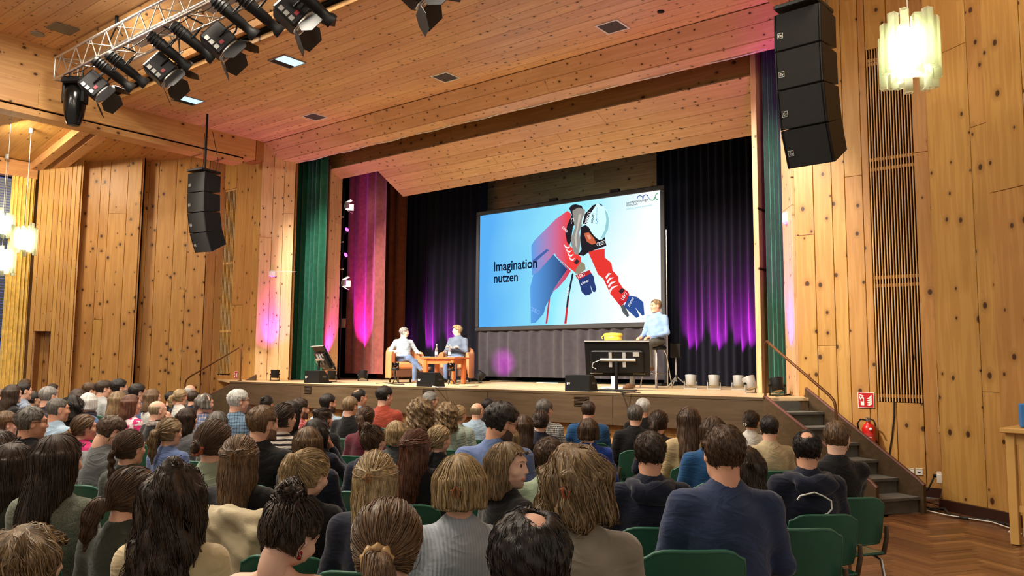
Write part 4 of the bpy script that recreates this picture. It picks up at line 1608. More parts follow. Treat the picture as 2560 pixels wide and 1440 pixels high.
def clip_mesh(kind):
    mb = MB()
    if kind == 'scrunchie':
        pts = [(.026 * math.cos(a), .010 * math.sin(7 * a) * .3, .024 * math.sin(a)) for a in np.linspace(0, 2 * PI, 29)]
        mb.tube(pts, [.009 + .003 * math.sin(9 * a) for a in np.linspace(0, 2 * PI, 29)], 7, caps=False)
    elif kind == 'claw':
        for s in (-1, 1):
            mb.tube([(s * .004, -.012, .02), (s * .012, -.016, .0), (s * .006, -.008, -.022)], .004, 6)
            mb.tube([(s * .010, -.014, .008), (s * .022, -.004, .004)], .003, 5)
    else:
        for k in range(5):
            mb.ball((.018 * math.cos(k * 1.3), -.006, .012 * math.sin(k * 1.3)), .007, 8, 5)
    return mb.mesh('hair_clip', [None])


CROP = {'A': (0, 920), 'B': (500, 920), 'C': (1000, 920), 'D': (1480, 920)}
STAGE_C = np.array([-9.6, 12.8])
SPOTS = []                                        # where people sit: (x, y, heading, label)


def person(crop, cx, top, size, yaw, fem, style, vol, length, hair, top_c, label, sk='a', d=None, wide=None, lean=0., pit=0., pose='lap', sleeve='long', extras=(), tr=None, seed=None, scale=None, low=False, body=None):
    ox, oy = CROP[crop]
    px, py = ox + cx / 2.769, oy + top / 2.769
    r = ray(px, py)
    if d is None:
        d = .25 * CF / (size / 2.769)
        z = CAM[2] + r[2] * d
        zc = min(max(z, 1.13), 1.40)
        if zc != z: d = (zc - CAM[2]) / r[2]
    ztop = CAM[2] + r[2] * d
    pos = CAM + r * d
    s = scale or min(max(ztop / 1.335, .80), 1.09)
    if scale: pass
    view = math.atan2(r[1], r[0])
    bh = math.atan2(*(STAGE_C - pos[:2])[::-1])
    beta = math.degrees(view - bh) if body is None else body      # body turned right of the view ray
    beta = max(-40, min(75, beta))
    rel = max(-65, min(65, yaw - beta))
    rel = round(rel / 15) * 15
    q = 2 if d < 5.2 else (1 if d < 8.6 else 0)
    wide = wide or (1.0 if fem else 1.08)
    pose = (pose, pose) if isinstance(pose, str) else pose
    me, hc, Rh, piv = get_body(fem=fem, wide=wide, lean=lean, hyaw=math.radians(rel), hpit=math.radians(pit), pose=pose, sleeve=sleeve, low_neck=low,
                               res=(.028, .024, .021)[q], hres=(.011, .0085, .0065)[q])
    hd = view - math.radians(beta)
    rz = hd - PI / 2
    head = RZ(rz) @ (hc * s)
    loc = np.array([pos[0] - head[0], pos[1] - head[1], 0.0])
    o = link('person', me)
    o.location = loc; o.rotation_euler = (0, 0, rz); o.scale = (s, s, s)
    tag(o, label, 'person', 'audience in the hall')
    sd = seed if seed is not None else (abs(hash((cx, top))) % 5) * 1.0 + .3
    t = TOPS[top_c]
    tm = cloth('top_' + top_c, wrinkle=1.0, **t)
    ti = tr if tr is not None else (int(cx) + int(top)) % 2
    set_mats(o, [skin('skin_' + sk, SK[sk]), tm, TR[ti], SHOE[int(cx) % 2], EYE, LIP[sk]])
    Hm = mat4(Rh, hc + piv - Rh @ piv)
    h = None
    if style != 'bald':
        # far heads share a few shapes
        hm = hair_mesh(style, vol, length, sd, q)
        h = link('hair', hm, o)
        h.matrix_local = Hm
        set_mats(h, [hairmat('hair_' + hair, *HC[hair])])
    if q >= 1 and abs(yaw) > 40:
        for sx in (-1, 1):
            c = link('eyebrow', small('eyebrow%d' % sx, lambda: brow_mesh(sx)), o); c.matrix_local = Hm
            set_mats(c, [hairmat('hair_' + hair, *HC[hair])])
    for e in extras:
        e, _, arg = e.partition(':')
        if e == 'glasses':
            c = link('glasses', small('glasses', glasses_mesh), o); c.matrix_local = Hm
        elif e == 'beard':
            c = link('beard', small('beard', beard_mesh), o); c.matrix_local = Hm
            bc = [tuple(int(.62 * a + .38 * b * .75) for a, b in zip(cc, SK[sk])) for cc in HC[arg or hair]]
            set_mats(c, [hairmat('beard_' + (arg or hair) + sk, *bc, rough=.7)])
        elif e == 'hood':
            c = link('hood', small('hood', hood_mesh), o); set_mats(c, [tm]); c.location = (0, lean * .5, .004); c.scale = (wide, 1 + 1.1 * (wide - 1) + .1, 1.0)
        elif e == 'collar':
            c = link('collar', small('collar', collar_mesh), o); set_mats(c, [cloth('top_' + arg, **TOPS[arg]) if arg else tm]); c.location = (0, lean * .5, 0)
        elif e == 'scarf':
            c = link('scarf', small('scarf', scarf_mesh), o); set_mats(c, [cloth('scarf_' + arg, **{'dots': dict(col=(28, 30, 46), pat='blotch', col2=(150, 150, 160), pscale=70), 'check': dict(col=(90, 60, 58), pat='check', col2=(196, 186, 180), pscale=60), 'navy': dict(col=(30, 34, 52))}[arg])]); c.location = (0, lean * .5, 0)
        elif e in ('scrunchie', 'claw', 'flowers'):
            c = link('hair_' + ('scrunchie' if e == 'scrunchie' else 'clip'), small(e, lambda: clip_mesh(e)), h or o)
            g = Hair(style, vol, length, sd).gather
            g = np.array((0, -.115, -.01)) if g is None else g
            c.location = g + (np.array([0, -.016, .0]) if e == 'scrunchie' else np.array([0, -.030, .0]))
            if e == 'scrunchie': c.scale = (1.35, 1.5, 1.35)
            set_mats(c, [flat('clip_' + arg, {'leopard': (196, 158, 108), 'orange': (168, 84, 52), 'brown': (110, 70, 40), 'white': (226, 220, 210), 'horn': (150, 96, 60)}[arg], .35)])
        elif e == 'earring':
            for sx in (-1, 1):
                c = link('earring', small('earring' + arg, lambda: MB().ball((0, 0, 0), .006, 8, 6).ball((0, 0, -.016), .0075, 8, 6).mesh('earring', flat('earring_' + (arg or 'gold'), (150, 24, 30) if arg == 'red' else (210, 180, 110), .2, .6))), o)
                c.matrix_local = Hm @ Matrix.Translation((sx * .084, -.002, -.058))
        elif e == 'tuft':
            pass
    SPOTS.append((loc[0], loc[1], hd, label, s, o))
    return o


def beard_mesh():
    def d(P):
        Q = P.copy(); Q[:, 0] = np.abs(Q[:, 0])
        b, _, lip = head_groups(P, False, 1.04)
        e = b - .0035 - wob(P, .0012, 110, .2)
        e = smx(e, P[:, 2] + .026 + .42 * np.maximum(0, P[:, 1] - .01), .01)
        e = smx(e, -(P[:, 2] + .122 + .3 * (P[:, 1] - .06)), .01)
        e = smx(e, -(P[:, 1] - .012 - .3 * np.minimum(0, P[:, 2] + .03)), .01)
        e = np.maximum(e, -(lip - .003))
        return e
    v, f = surface_nets(d, (-.1, -.02, -.15), (.1, .14, -.01), .008)
    me = nmesh('beard', [(v, f, 0)], [None])
    a = me.attributes.new('strand', 'FLOAT_VECTOR', 'POINT')
    a.data.foreach_set('vector', (v * (14, 14, 3)).astype(np.float32).ravel())
    return me


QUEUE = []


def P_(*a, **k):
    QUEUE.append((list(a), dict(k)))


G = ('glasses',)
# --- rows on the far left, by the wall
P_('A', 15, 140, 112, 85, 0, 'short', 1, 0, 'mid', 'dgrey', 'man with short light brown hair cut off by the picture edge')
P_('A', 95, 106, 112, 60, 1, 'long', 1, .26, 'dark', 'black', 'woman with long dark hair in black behind the grey-blue hoodie')
P_('A', 170, 94, 110, 75, 0, 'short', 1, 0, 'black', 'skyhood', 'dark-haired man in a grey-blue hooded sweatshirt in front of the yellow curtain', extras=('hood',))
P_('A', 183, 72, 100, 60, 0, 'short', 1.2, 0, 'brown', 'dgrey', 'brown-haired head behind the man in the grey-blue hoodie', d=14.6)
P_('A', 240, 156, 105, 80, 1, 'bun', 1, 0, 'black', 'black', 'woman with black pinned-up hair and earring beside the doorway', extras=('earring',))
P_('A', 345, 121, 120, 60, 0, 'short', 1, 0, 'grey', 'navy', 'grey-haired man in navy behind the shaven man in white')
P_('A', 372, 104, 96, 60, 0, 'short', 1, 0, 'dark', 'black', 'dark-haired head just beyond the grey-haired man in navy', d=14.4)
P_('A', 405, 196, 140, 70, 0, 'buzz', 1, 0, 'salt', 'lblue', 'shaven-headed man in a pale blue t-shirt', sk='b')
P_('A', 512, 190, 125, 50, 1, 'bobwave', .8, .13, 'black', 'black', 'woman with short dark curls in black next to the white-haired bob')
P_('A', 552, 136, 112, 40, 1, 'bob', 1, .12, 'dark', 'dgrey', 'dark brown bob behind the short dark curls')
P_('A', 612, 94, 98, 80, 0, 'short', 1.3, 0, 'brown', 'dkgreen', 'brown-haired man looking down against the board wall', pit=15)
P_('A', 720, 83, 106, 82, 0, 'quiff', 1, 0, 'dark', 'lgrey', 'young man in profile with dark quiff and light grey t-shirt')
P_('A', 830, 73, 106, 82, 0, 'short', 1.6, 0, 'black', 'lgrey', 'young man in profile with black tousled hair next to the quiff')
P_('A', 625, 166, 122, 40, 1, 'bob', 1.15, .10, 'white', 'denim', 'woman with a silver-white bob and navy scarf', extras=('scarf:navy',))
P_('A', 825, 152, 122, 55, 1, 'long', .9, .22, 'dkblond', 'white', 'woman with long dark blonde hair in a white top left of the pink shirt')
P_('A', 876, 148, 108, 55, 1, 'bob', .9, .12, 'dark', 'dgrey', 'dark-haired head behind the long dark blonde hair')
P_('A', 958, 104, 116, 75, 0, 'short', 1.4, 0, 'black', 'blueshirt', 'black-haired man with glasses in a blue shirt beside the wall', extras=G)
P_('A', 915, 173, 130, 72, 1, 'long', .9, .20, 'auburn', 'pinkpat', 'woman with dark red-brown hair in a pink and white patterned shirt')
P_('A', 1062, 136, 118, 68, 1, 'long', .9, .20, 'mid', 'white', 'woman with straight light brown hair in white behind the bald man')
P_('A', 1095, 216, 132, 65, 0, 'ring', .6, 0, 'ash', 'black', 'bald man in a black jacket with a checked scarf', pose=('lap', 'face'), extras=('scarf:check',))
P_('A', 1190, 158, 98, 50, 0, 'short', 1.2, 0, 'black', 'black', 'black-haired head beside the blonde ponytail in white')
P_('A', 1256, 141, 116, 62, 1, 'pony', 1, .20, 'blond', 'white', 'woman with a blonde ponytail and white blouse')
P_('A', 1322, 110, 96, 60, 0, 'ring', .6, 0, 'white', 'dgrey', 'bald head with white fringe close to the far end of the stage', d=13.8)
P_('A', 1345, 156, 112, 55, 0, 'short', 1.2, 0, 'dark', 'navy', 'man with dark short hair behind the grey curly head', )
P_('A', 1420, 170, 132, 70, 0, 'bobwave', .55, .07, 'salt', 'plaid', 'man with grey curly hair and glasses in a blue plaid shirt', extras=G)
P_('A', 1650, 141, 142, 70, 0, 'short', 1.1, 0, 'white', 'plaid2', 'white-haired man with glasses in a checked shirt before the stage', extras=('glasses', 'collar'))
P_('A', 1300, 263, 142, 62, 1, 'long', .9, .20, 'dark', 'grey', 'woman with straight dark hair and glasses in grey', extras=G)
P_('A', 1512, 290, 135, 30, 1, 'bob', 1, .11, 'salt', 'ribgrey', 'grey-brown bob in a ribbed grey cardigan')
P_('A', 1705, 251, 135, 30, 1, 'bobwave', .9, .12, 'dark', 'lpink', 'dark curly bob in a dusty pink blouse')
# --- second band on the left
P_('A', 45, 296, 155, 80, 0, 'short', 1.5, 0, 'mid', 'lblue', 'brown-haired boy in profile at the picture edge behind the man with glasses', sk='c')
P_('A', 3, 420, 130, 80, 1, 'bob', 1, .11, 'dark', 'black', 'dark head of hair half cut off by the picture edge')
P_('A', 222, 256, 205, 76, 0, 'short', .9, 0, 'salt', 'black', 'man with cropped greying hair, glasses and black t-shirt', sk='b', extras=G)
P_('A', 590, 316, 165, 75, 1, 'lowpony', 1, .14, 'mid', 'pink', 'woman with a light brown ponytail in a bright pink top', extras=('scrunchie:brown',))
P_('A', 735, 302, 215, 70, 0, 'crop', 1, 0, 'brown', 'grey', 'man in a washed grey t-shirt looking down, with glasses', pit=25, extras=G)
P_('A', 905, 422, 225, 62, 1, 'braid', 1, .24, 'brown', 'dkgreen', 'woman with a long brown braid down her back')
P_('A', 1180, 346, 200, 58, 1, 'pony', 1.4, .28, 'dkblond', 'blueshirt', 'woman with a curly blonde ponytail and blue top')
P_('A', 1485, 356, 228, 52, 1, 'lowbun', 1.1, 0, 'brown', 'sageblock', 'woman with a low brown bun in an orange scrunchie and sage and tan jumper', extras=('scrunchie:orange',))
P_('A', 100, 497, 260, 75, 1, 'long', 1, .36, 'dark', 'dkgreen', 'woman in profile with very long dark hair at the picture edge', d=3.7)
P_('A', 408, 436, 280, 62, 1, 'long', 1.1, .40, 'dark', 'greygreen', 'woman with very long dark hair in a grey-green fleece', d=3.7)
P_('A', 890, 668, 270, 64, 1, 'lowpony', 1, .20, 'brown', 'dkgreen', 'woman with a brown ponytail and earring in a dark green sweatshirt', d=3.4, pit=12, extras=('earring',))
P_('A', 1228, 640, 300, 25, 1, 'wavy', 1.15, .42, 'dark', 'cream', 'woman with long wavy dark hair and top knot in a cream jumper', d=2.6, seed=2.3)
P_('A', 190, 1092, 330, 75, 0, 'bobwave', 1.05, .06, 'dkblond', 'navy', 'child with tousled dark blond hair in the bottom corner', d=2.55, scale=.84, sk='c')
# --- middle
P_('B', 468, 186, 105, 30, 1, 'bun', .8, 0, 'black', 'black', 'black-haired head before the stage vent', d=10.6)
P_('B', 430, 250, 205, 60, 0, 'short', 1.1, 0, 'mid', 'black', 'man with short greying brown hair and beard in black', extras=('beard',))
P_('B', 577, 238, 165, 55, 1, 'lowbun', .9, 0, 'dark', 'stripe', 'woman in a red, white and black striped jumper')
P_('B', 627, 216, 160, 45, 1, 'long', 1, .34, 'black', 'black', 'woman with long sleek black hair behind the striped jumper')
P_('B', 690, 201, 145, 60, 0, 'short', .9, 0, 'dark', 'redpat', 'dark bearded man in a red patterned shirt', extras=('beard',))
P_('B', 855, 272, 140, 60, 1, 'bun', 1, 0, 'dark', 'black', 'woman with a dark bun in black left of the pale denim shirt')
P_('B', 885, 172, 132, 60, 0, 'short', 1, 0, 'black', 'lblue', 'bearded man with black hair in a pale denim shirt', sk='b', extras=('beard', 'collar'))
P_('B', 1040, 192, 142, 50, 0, 'short', 1.1, 0, 'dkblond', 'black', 'man with short dark blond hair in a black polo', extras=('collar',))
P_('B', 1102, 139, 112, 60, 0, 'balding', .9, 0, 'black', 'lblue', 'man with thinning black hair close to the stage', sk='b')
P_('B', 1275, 121, 128, 58, 0, 'short', 1.5, 0, 'black', 'rust', 'black-haired man in a rust red jumper', wide=1.15)
P_('B', 1150, 259, 155, 28, 1, 'pony', 1, .24, 'brown', 'maroon', 'woman with a brown ponytail in maroon')
P_('B', 760, 392, 190, 8, 1, 'long', 1, .32, 'mid', 'navy', 'woman with long straight light brown hair in a navy cardigan')
P_('B', 802, 346, 165, 55, 1, 'bobwave', .7, .10, 'black', 'navy', 'woman with black curls resting her cheek on her hand', pose=('lap', 'face'), sk='d')
P_('B', 1195, 392, 180, 48, 1, 'messybun', .75, 0, 'brown', 'navy', 'woman with messy brown bun, glasses and dotted scarf', extras=('glasses', 'scarf:dots', 'hood'))
P_('B', 1360, 356, 150, 20, 1, 'bob', 1, .10, 'blond', 'dgrey', 'short blonde bob in a dark grey knit')
P_('B', 1490, 406, 225, 45, 1, 'halfup', 1.2, .42, 'auburn', 'black', 'woman with very long wavy auburn hair in black', seed=1.3)
P_('B', 1528, 202, 175, 10, 1, 'curly', 1.1, .20, 'dkblond', 'brownt', 'woman with a big head of long dark blonde curls')
P_('B', 1590, 156, 112, 60, 1, 'lowbun', .8, 0, 'grey', 'navy', 'woman with grey hair tied back and sunglasses in navy', extras=G, d=10.4)
P_('B', 1648, 392, 185, 55, 1, 'lowpony', 1.1, .20, 'blond', 'black', 'woman with a low blonde ponytail in a black jacket')
P_('B', 728, 546, 262, 50, 1, 'highpony', 1.15, .20, 'blond', 'black', 'woman with a high blonde ponytail in a black blazer', d=3.75, pit=15, sk='c', extras=('collar',))
P_('B', 1225, 552, 260, 15, 1, 'halfup', 1.1, .26, 'blond', 'navy', 'woman with blonde hair half up in a side braid and claw clip', d=3.5, seed=4.3, extras=('claw:horn',))
P_('B', 555, 848, 330, 58, 1, 'messybun', 1.1, 0, 'dark', 'lgreen', 'woman with messy dark bun and red earring, neck bare, looking down', d=2.5, pit=28, sk='c', low=True, extras=('earring:red',))
P_('B', 292, 441, 240, 18, 1, 'halfup', 1.1, .30, 'mid', 'black', 'woman with light brown hair clipped half up in a black jumper', d=4.1, seed=3.3, extras=('claw:brown',))
P_('B', 1290, 882, 400, 18, 1, 'lowpony', 1.15, .16, 'mid', 'black', 'woman with light brown ponytail in a leopard scrunchie, looking down', d=2.35, pit=18, seed=.3, extras=('scrunchie:leopard',))
# --- right of the middle
P_('C', 325, 232, 150, 40, 1, 'curly', .95, .18, 'dkblond', 'lgreen', 'woman with curly dark blonde hair in a pale green top')
P_('C', 402, 252, 125, 35, 1, 'lowbun', .9, 0, 'blond', 'lgreen', 'woman with smooth blonde hair tied low next to the blonde curls')
P_('C', 530, 233, 130, 40, 0, 'ring', .6, 0, 'ash', 'lblue', 'bald man with pale blue shirt between blonde curls and black hair')
P_('C', 605, 208, 128, 45, 0, 'short', 1.3, 0, 'black', 'black', 'black-haired head behind the man in the blue shirt')
P_('C', 655, 227, 200, 60, 0, 'short', 1.8, 0, 'black', 'blueshirt', 'man with thick black hair, glasses and blue shirt, looking down', sk='b', pit=15, wide=1.15, extras=('glasses', 'beard', 'collar'))
P_('C', 745, 382, 190, 10, 1, 'long', .9, .18, 'blond', 'black', 'woman with straight streaked blonde hair seen from behind')
P_('C', 848, 312, 195, 15, 1, 'long', 1, .40, 'brown', 'black', 'woman with long straight dark brown hair falling over a black top')
P_('C', 748, 492, 250, 108, 1, 'long', .85, .17, 'dkblond', 'black', 'smiling woman turned to her neighbour, dark blonde hair, black top', d=3.9, sk='c', body=55)
P_('C', 420, 577, 310, 8, 1, 'bob', 1.05, .085, 'blond', 'rib', 'woman with a blonde bob in a pale blue-grey ribbed jumper', d=3.25, wide=1.06, extras=('claw:horn', 'collar:cream'))
P_('C', 990, 212, 135, 40, 0, 'short', 1.3, 0, 'salt', 'check', 'greying man in a black and white checked shirt', extras=G)
P_('C', 970, 287, 145, 8, 1, 'lowbun', 1, 0, 'dark', 'navy', 'woman with a dark low bun in front of the checked shirt')
P_('C', 1022, 477, 230, 28, 0, 'short', 1.5, 0, 'brown', 'sage', 'young man with brown hair in a sage green t-shirt', sk='c')
P_('C', 1200, 522, 330, 18, 1, 'bobwave', 1.0, .125, 'dkblond', 'taupe', 'woman with wavy dark blonde bob, hair clip and taupe jumper', d=3.0, wide=1.12, extras=('claw:orange',), seed=1.3)
P_('C', 1300, 221, 132, 0, 0, 'crop', 1.1, 0, 'dark', 'teal', 'broad man with short dark hair in a teal blue jumper', wide=1.2)
P_('C', 1300, 337, 165, 8, 0, 'bob', .8, .09, 'brown', 'royal', 'boy with a brown mop of hair in royal blue', sk='c')
P_('C', 1675, 206, 125, 10, 0, 'short', 1.5, 0, 'white', 'black', 'white-haired man behind the grey-haired man in black')
P_('C', 1620, 251, 152, 15, 0, 'short', 1.3, 0, 'salt', 'black', 'grey-haired man in a black jumper with a white collar', extras=('collar:white',))
P_('C', 900, 937, 520, 5, 0, 'balding', 1.15, 0, 'black', 'black', 'dark-haired man with a bald crown in the middle of the bottom edge', d=1.85, seed=.3)
# --- right
P_('D', 660, 252, 165, 8, 1, 'long', 1, .42, 'brown', 'beige', 'woman with very long straight brown hair in beige')
P_('D', 452, 291, 160, 10, 1, 'pony', 1.4, .20, 'dark', 'navy', 'woman with a thick dark ponytail in navy')
P_('D', 820, 321, 150, 20, 0, 'bob', .6, .08, 'brown', 'teal', 'brown-haired person in bright blue half hidden by the big navy jumper', d=6.4)
P_('D', 1085, 289, 135, 25, 1, 'lowbun', .9, 0, 'dark', 'white', 'woman with pinned dark hair and white flowers in a white top', extras=('flowers:white',))
P_('D', 1215, 321, 172, 2, 0, 'crop', 1.1, 0, 'black', 'tan', 'dark-haired man in a beige jacket', extras=('collar',), wide=1.12)
P_('D', 392, 431, 212, 2, 0, 'short', 1.2, 0, 'dark', 'navy', 'young man with curly dark crop in a navy hooded sweatshirt', d=4.3, sk='b', extras=('hood',))
P_('D', 905, 381, 310, -22, 0, 'short', 1.2, 0, 'brown', 'navyblue', 'broad man with glasses in a blue-grey jumper leaning in', d=3.7, wide=1.22, sk='b', lean=-.02, extras=G)
P_('D', 1052, 541, 220, 20, 1, 'wavy', 1.1, .30, 'dark', 'navy', 'woman with dark wavy hair behind the broad man', d=4.6)
P_('D', 1470, 421, 200, 3, 0, 'balding', 1, 0, 'black', 'navy', 'balding man in a navy hooded sweatshirt on the end chair', d=4.9, wide=1.22, sk='b', extras=('hood',))
P_('D', 1670, 351, 208, 18, 0, 'crop', 1, 0, 'mid', 'black', 'man with short light brown hair in a black t-shirt, hand to his face', d=5.2, wide=1.1, sk='c', sleeve='short', pose=('lap', 'face'), tr=2)


# keep everybody's place in the picture, but give each one room along the line of sight
N_ = len(QUEUE)
_r = []; _d = np.zeros(N_); _lo = np.zeros(N_); _hi = np.zeros(N_)
for _k, (_a, _kw) in enumerate(QUEUE):
    _ox, _oy = CROP[_a[0]]
    _q = ray(_ox + _a[1] / 2.769, _oy + _a[2] / 2.769)
    _r.append(_q)
    _dd = _kw.get('d')
    _fix = _dd is not None
    if _dd is None:
        _dd = .215 * CF / (_a[3] / 2.769)
        _z = CAM[2] + _q[2] * _dd
        _zc = min(max(_z, 1.16), 1.40)
        if _zc != _z: _dd = (_zc - CAM[2]) / _q[2]
    _d[_k] = _dd
    _w = .08 if _dd < 4.5 else .13
    _a1, _a2 = (1.40 - CAM[2]) / _q[2], (1.13 - CAM[2]) / _q[2]
    _lo[_k] = min(_dd, max(_dd * (1 - _w), _a1)); _hi[_k] = max(_dd, min(_dd * (1 + _w), _a2))
_r = np.array(_r)
for _it in range(400):
    _p = CAM + _r * _d[:, None]
    _df = _p[:, None, :2] - _p[None, :, :2]
    _hd = STAGE_C - _p[:, :2]; _hd /= np.linalg.norm(_hd, axis=1)[:, None]
    _lg = np.abs(np.einsum('ijk,ik->ij', _df, _hd)); _lt = np.abs(_df[:, :, 0] * _hd[:, None, 1] - _df[:, :, 1] * _hd[:, None, 0])
    _m = np.sqrt((_lg / .82) ** 2 + (_lt / .50) ** 2)
    np.fill_diagonal(_m, 9)
    _mv = np.zeros(N_)
    for _i, _j in np.argwhere(np.triu(_m < 1)):
        _s = (1 - _m[_i, _j]) * .12
        if _d[_i] < _d[_j]: _mv[_i] -= _s; _mv[_j] += _s
        else: _mv[_i] += _s; _mv[_j] -= _s
    if not np.any(_mv): break
    _d = np.clip(_d + _mv, _lo, _hi)
for _k, (_a, _kw) in enumerate(QUEUE):
    person(*_a, **dict(_kw, d=float(_d[_k])))


# ------------------------------------------------------------------ chairs
def make_chair():
    root = empty('green_chair')
    # curved plastic back
    def shell(w, h, bend, t, ybend=0):
        nx, ny = 13, 9
        P = np.zeros((ny, nx, 3))
        for j in range(ny):
            for i in range(nx):
                u = -1 + 2 * i / (nx - 1); v = j / (ny - 1)
                r = .35
                e = 1 - .10 * max(0, (v - .75) / .25) ** 2 - .05 * max(0, (.2 - v) / .2) ** 2
                P[j, i] = (u * w / 2 * e, -bend * (u * u) + ybend * v, v * h - .035 * (u * u) ** 3 * (v > .9))
        return P
    P = shell(.44, .31, -.045, .02, -.06)
    P = P + np.array([0, -.215, .515])
    n = np.array([0, -.018, 0])
    mb = MB().grid(P[:, ::-1]).grid(P + n)
    rim = np.concatenate([P[0], P[1:, -1], P[-1, ::-1][1:], P[::-1, 0][1:-1]])
    rim = np.vstack([rim, rim[:1]])
    mb.tube(rim + n / 2, .0105, 6, caps=False)
    mb.build('backrest', M['chair_green'], root)
    ny, nx = 9, 11
    Q = np.zeros((ny, nx, 3))
    for j in range(ny):
        for i in range(nx):
            u = -1 + 2 * i / (nx - 1); v = j / (ny - 1)
            Q[j, i] = (u * .225 * (1 - .06 * (2 * v - 1) ** 2), -.22 + v * .44, .452 + .012 * u * u - .05 * max(0, v - .85) / .15 * .5 - .012 * math.sin(PI * v))
    rim = np.concatenate([Q[0], Q[1:, -1], Q[-1, ::-1][1:], Q[::-1, 0][1:-1]]); rim = np.vstack([rim, rim[:1]])
    mb = MB().grid(Q).grid((Q - np.array([0, 0, .016]))[:, ::-1]).tube(rim - np.array([0, 0, .008]), .010, 6, caps=False)
    mb.build('seat', M['chair_green'], root)
    for s in (-1, 1):
        for y0, y1 in ((.13, .24), (-.10, -.26)):
            MB().tube([(s * .19, y0, .43), (s * .225, (y0 + y1) / 2, .40), (s * .245, y1, .012)], .0115, 8).build('leg', M['chrome'], root)
            MB().cyl((s * .245, y1, 0), (s * .246, y1, .03), .015, .015, 8).build('foot_cap', M['black'], root)
        MB().tube([(s * .215, -.12, .425), (s * .232, -.20, .45), (s * .235, -.235, .56), (s * .225, -.25, .64)], [.016, .017, .016, .013], 6).build('side_bracket', flat('brown_grey_bracket', (116, 100, 86), .4, .4), root)
    MB().cyl((-.2, .11, .425), (.2, .11, .425), .011, .011, 8).build('cross_bar', M['chrome'], root)
    return root


chair0 = make_chair()
for k, (x, y, hd, label, s, po) in enumerate(SPOTS):
    c = chair0 if k == 0 else copy_tree(chair0)
    c.location = (x, y, 0)
    c.rotation_euler = (0, 0, hd - PI / 2)
    if 'leaning in' in label:                     # he sits half off his chair
        c.location = (x - math.cos(hd - PI / 2) * .20, y - math.sin(hd - PI / 2) * .20, 0)
    sc_ = max(.93, min(1.06, s))
    c.scale = (sc_, sc_, s * 1.0)
    short = label.split(' looking')[0].split(',')[0].split(' beside')[0].split(' behind')[0]
    tag(c, 'green shell chair under the ' + ' '.join(label.split()[:11]), 'chair', 'chairs in the audience rows')

# white cord of the hooded sweatshirt hanging over the end chair
for (x, y, hd, label, s, po) in SPOTS:
    if label.startswith('balding man in a navy'):
        W_ = [atD(a, b, 4.62) for a, b in ((1993, 1250), (2000, 1240), (2016, 1236), (2036, 1231), (2058, 1240), (2078, 1252), (2080, 1272), (2070, 1284), (2060, 1288))]
        bpy.context.view_layer.update()
        cd = MB().tube(W_, .005, 6).build('white_cord', M['white'], po)
        cd.matrix_parent_inverse = po.matrix_world.inverted()
e_ = copy_tree(chair0)
p = atD(1945, 1306, 4.1)
e_.location = (p[0], p[1], 0); e_.scale = (1, 1, 1)
e_.rotation_euler = (0, 0, math.atan2(*(STAGE_C - p[:2])[::-1]) - PI / 2)
tag(e_, 'empty green shell chair between the blue-grey jumper and the end chair', 'chair', 'chairs in the audience rows')
# ================================================================== on the stage
def put_text(name, body, p0, u, v, width, mat, parent, squash=1.0):
    """flat lettering starting at p0 along u with up direction v, fitted to a width"""
    me = text_mesh(body, 1.0)
    me.materials.append(mat)
    co = np.array([x.co for x in me.vertices]) if len(me.vertices) else np.zeros((1, 3))
    w = co[:, 0].max() - co[:, 0].min()
    k = width / w
    u = np.array(u, float); u /= np.linalg.norm(u); v = np.array(v, float); v = v - u * (u @ v); v /= np.linalg.norm(v)
    n = np.cross(u, v)
    R = np.stack([u * k, v * k * squash, n * k], 1)
    o = link(name, me, parent)
    o.matrix_local = mat4(R, np.array(p0) - R @ np.array([co[:, 0].min(), 0, 0]))
    return o


# ---- projection screen
YS = 15.0
scr = empty('projection_screen', (0, 0, 0), label='large lit projection screen showing a skier in a red jacket', cat='screen')
SX0, SX1 = atY(1199, 680, YS)[0], atY(1653, 640, YS)[0]
SZ0, SZ1 = atY(1430, 811, YS)[2], atY(1430, 507, YS)[2]
t = NT('projected_picture')
tc = t.n('ShaderNodeTexCoord')
sx = t.n('ShaderNodeSeparateXYZ'); t.put(sx.inputs[0], tc.outputs['Object'])
fx = t.math('DIVIDE', sx.outputs[0], SX1 - SX0); fz_ = t.math('DIVIDE', sx.outputs[2], SZ1 - SZ0)
nz = t.n('ShaderNodeTexNoise', i_Scale=.6, i_Detail=2.0); t.put(nz.inputs['Vector'], tc.outputs['Object'])
g1 = t.mix(t.ramp(t.math('ADD', fx, t.math('MULTIPLY', t.math('SUBTRACT', nz.outputs[0], .5), .25)), [(.05, 0.), (.5, 1.)]), lin((92, 176, 244)), lin((150, 236, 250)))
g2 = t.mix(t.ramp(t.math('SUBTRACT', t.math('ADD', fx, t.math('MULTIPLY', nz.outputs[0], .2)), t.math('MULTIPLY', fz_, .16)), [(.55, 0.), (.86, 1.)]), g1, lin((250, 254, 255)))
g3 = t.mix(t.ramp(t.math('SUBTRACT', t.math('SUBTRACT', fx, fz_), .0), [(-.9 + 1, 1.), (.5, 0.)]), g2, lin((80, 160, 235)))
PIC = .80
t.set(color=(0, 0, 0), rough=.6, spec=0.)
t.put(t.b.inputs['Emission Color'], g2)
t.b.inputs['Emission Strength'].default_value = 1.0 * PIC
img = MB().box(((SX1 - SX0) / 2, .01, (SZ1 - SZ0) / 2), (SX1 - SX0, .02, SZ1 - SZ0)).build('projected_image', t.mat, scr, (SX0, YS, SZ0))
fr_m = flat('dark_screen_frame', (38, 36, 38), .5)
B = .10
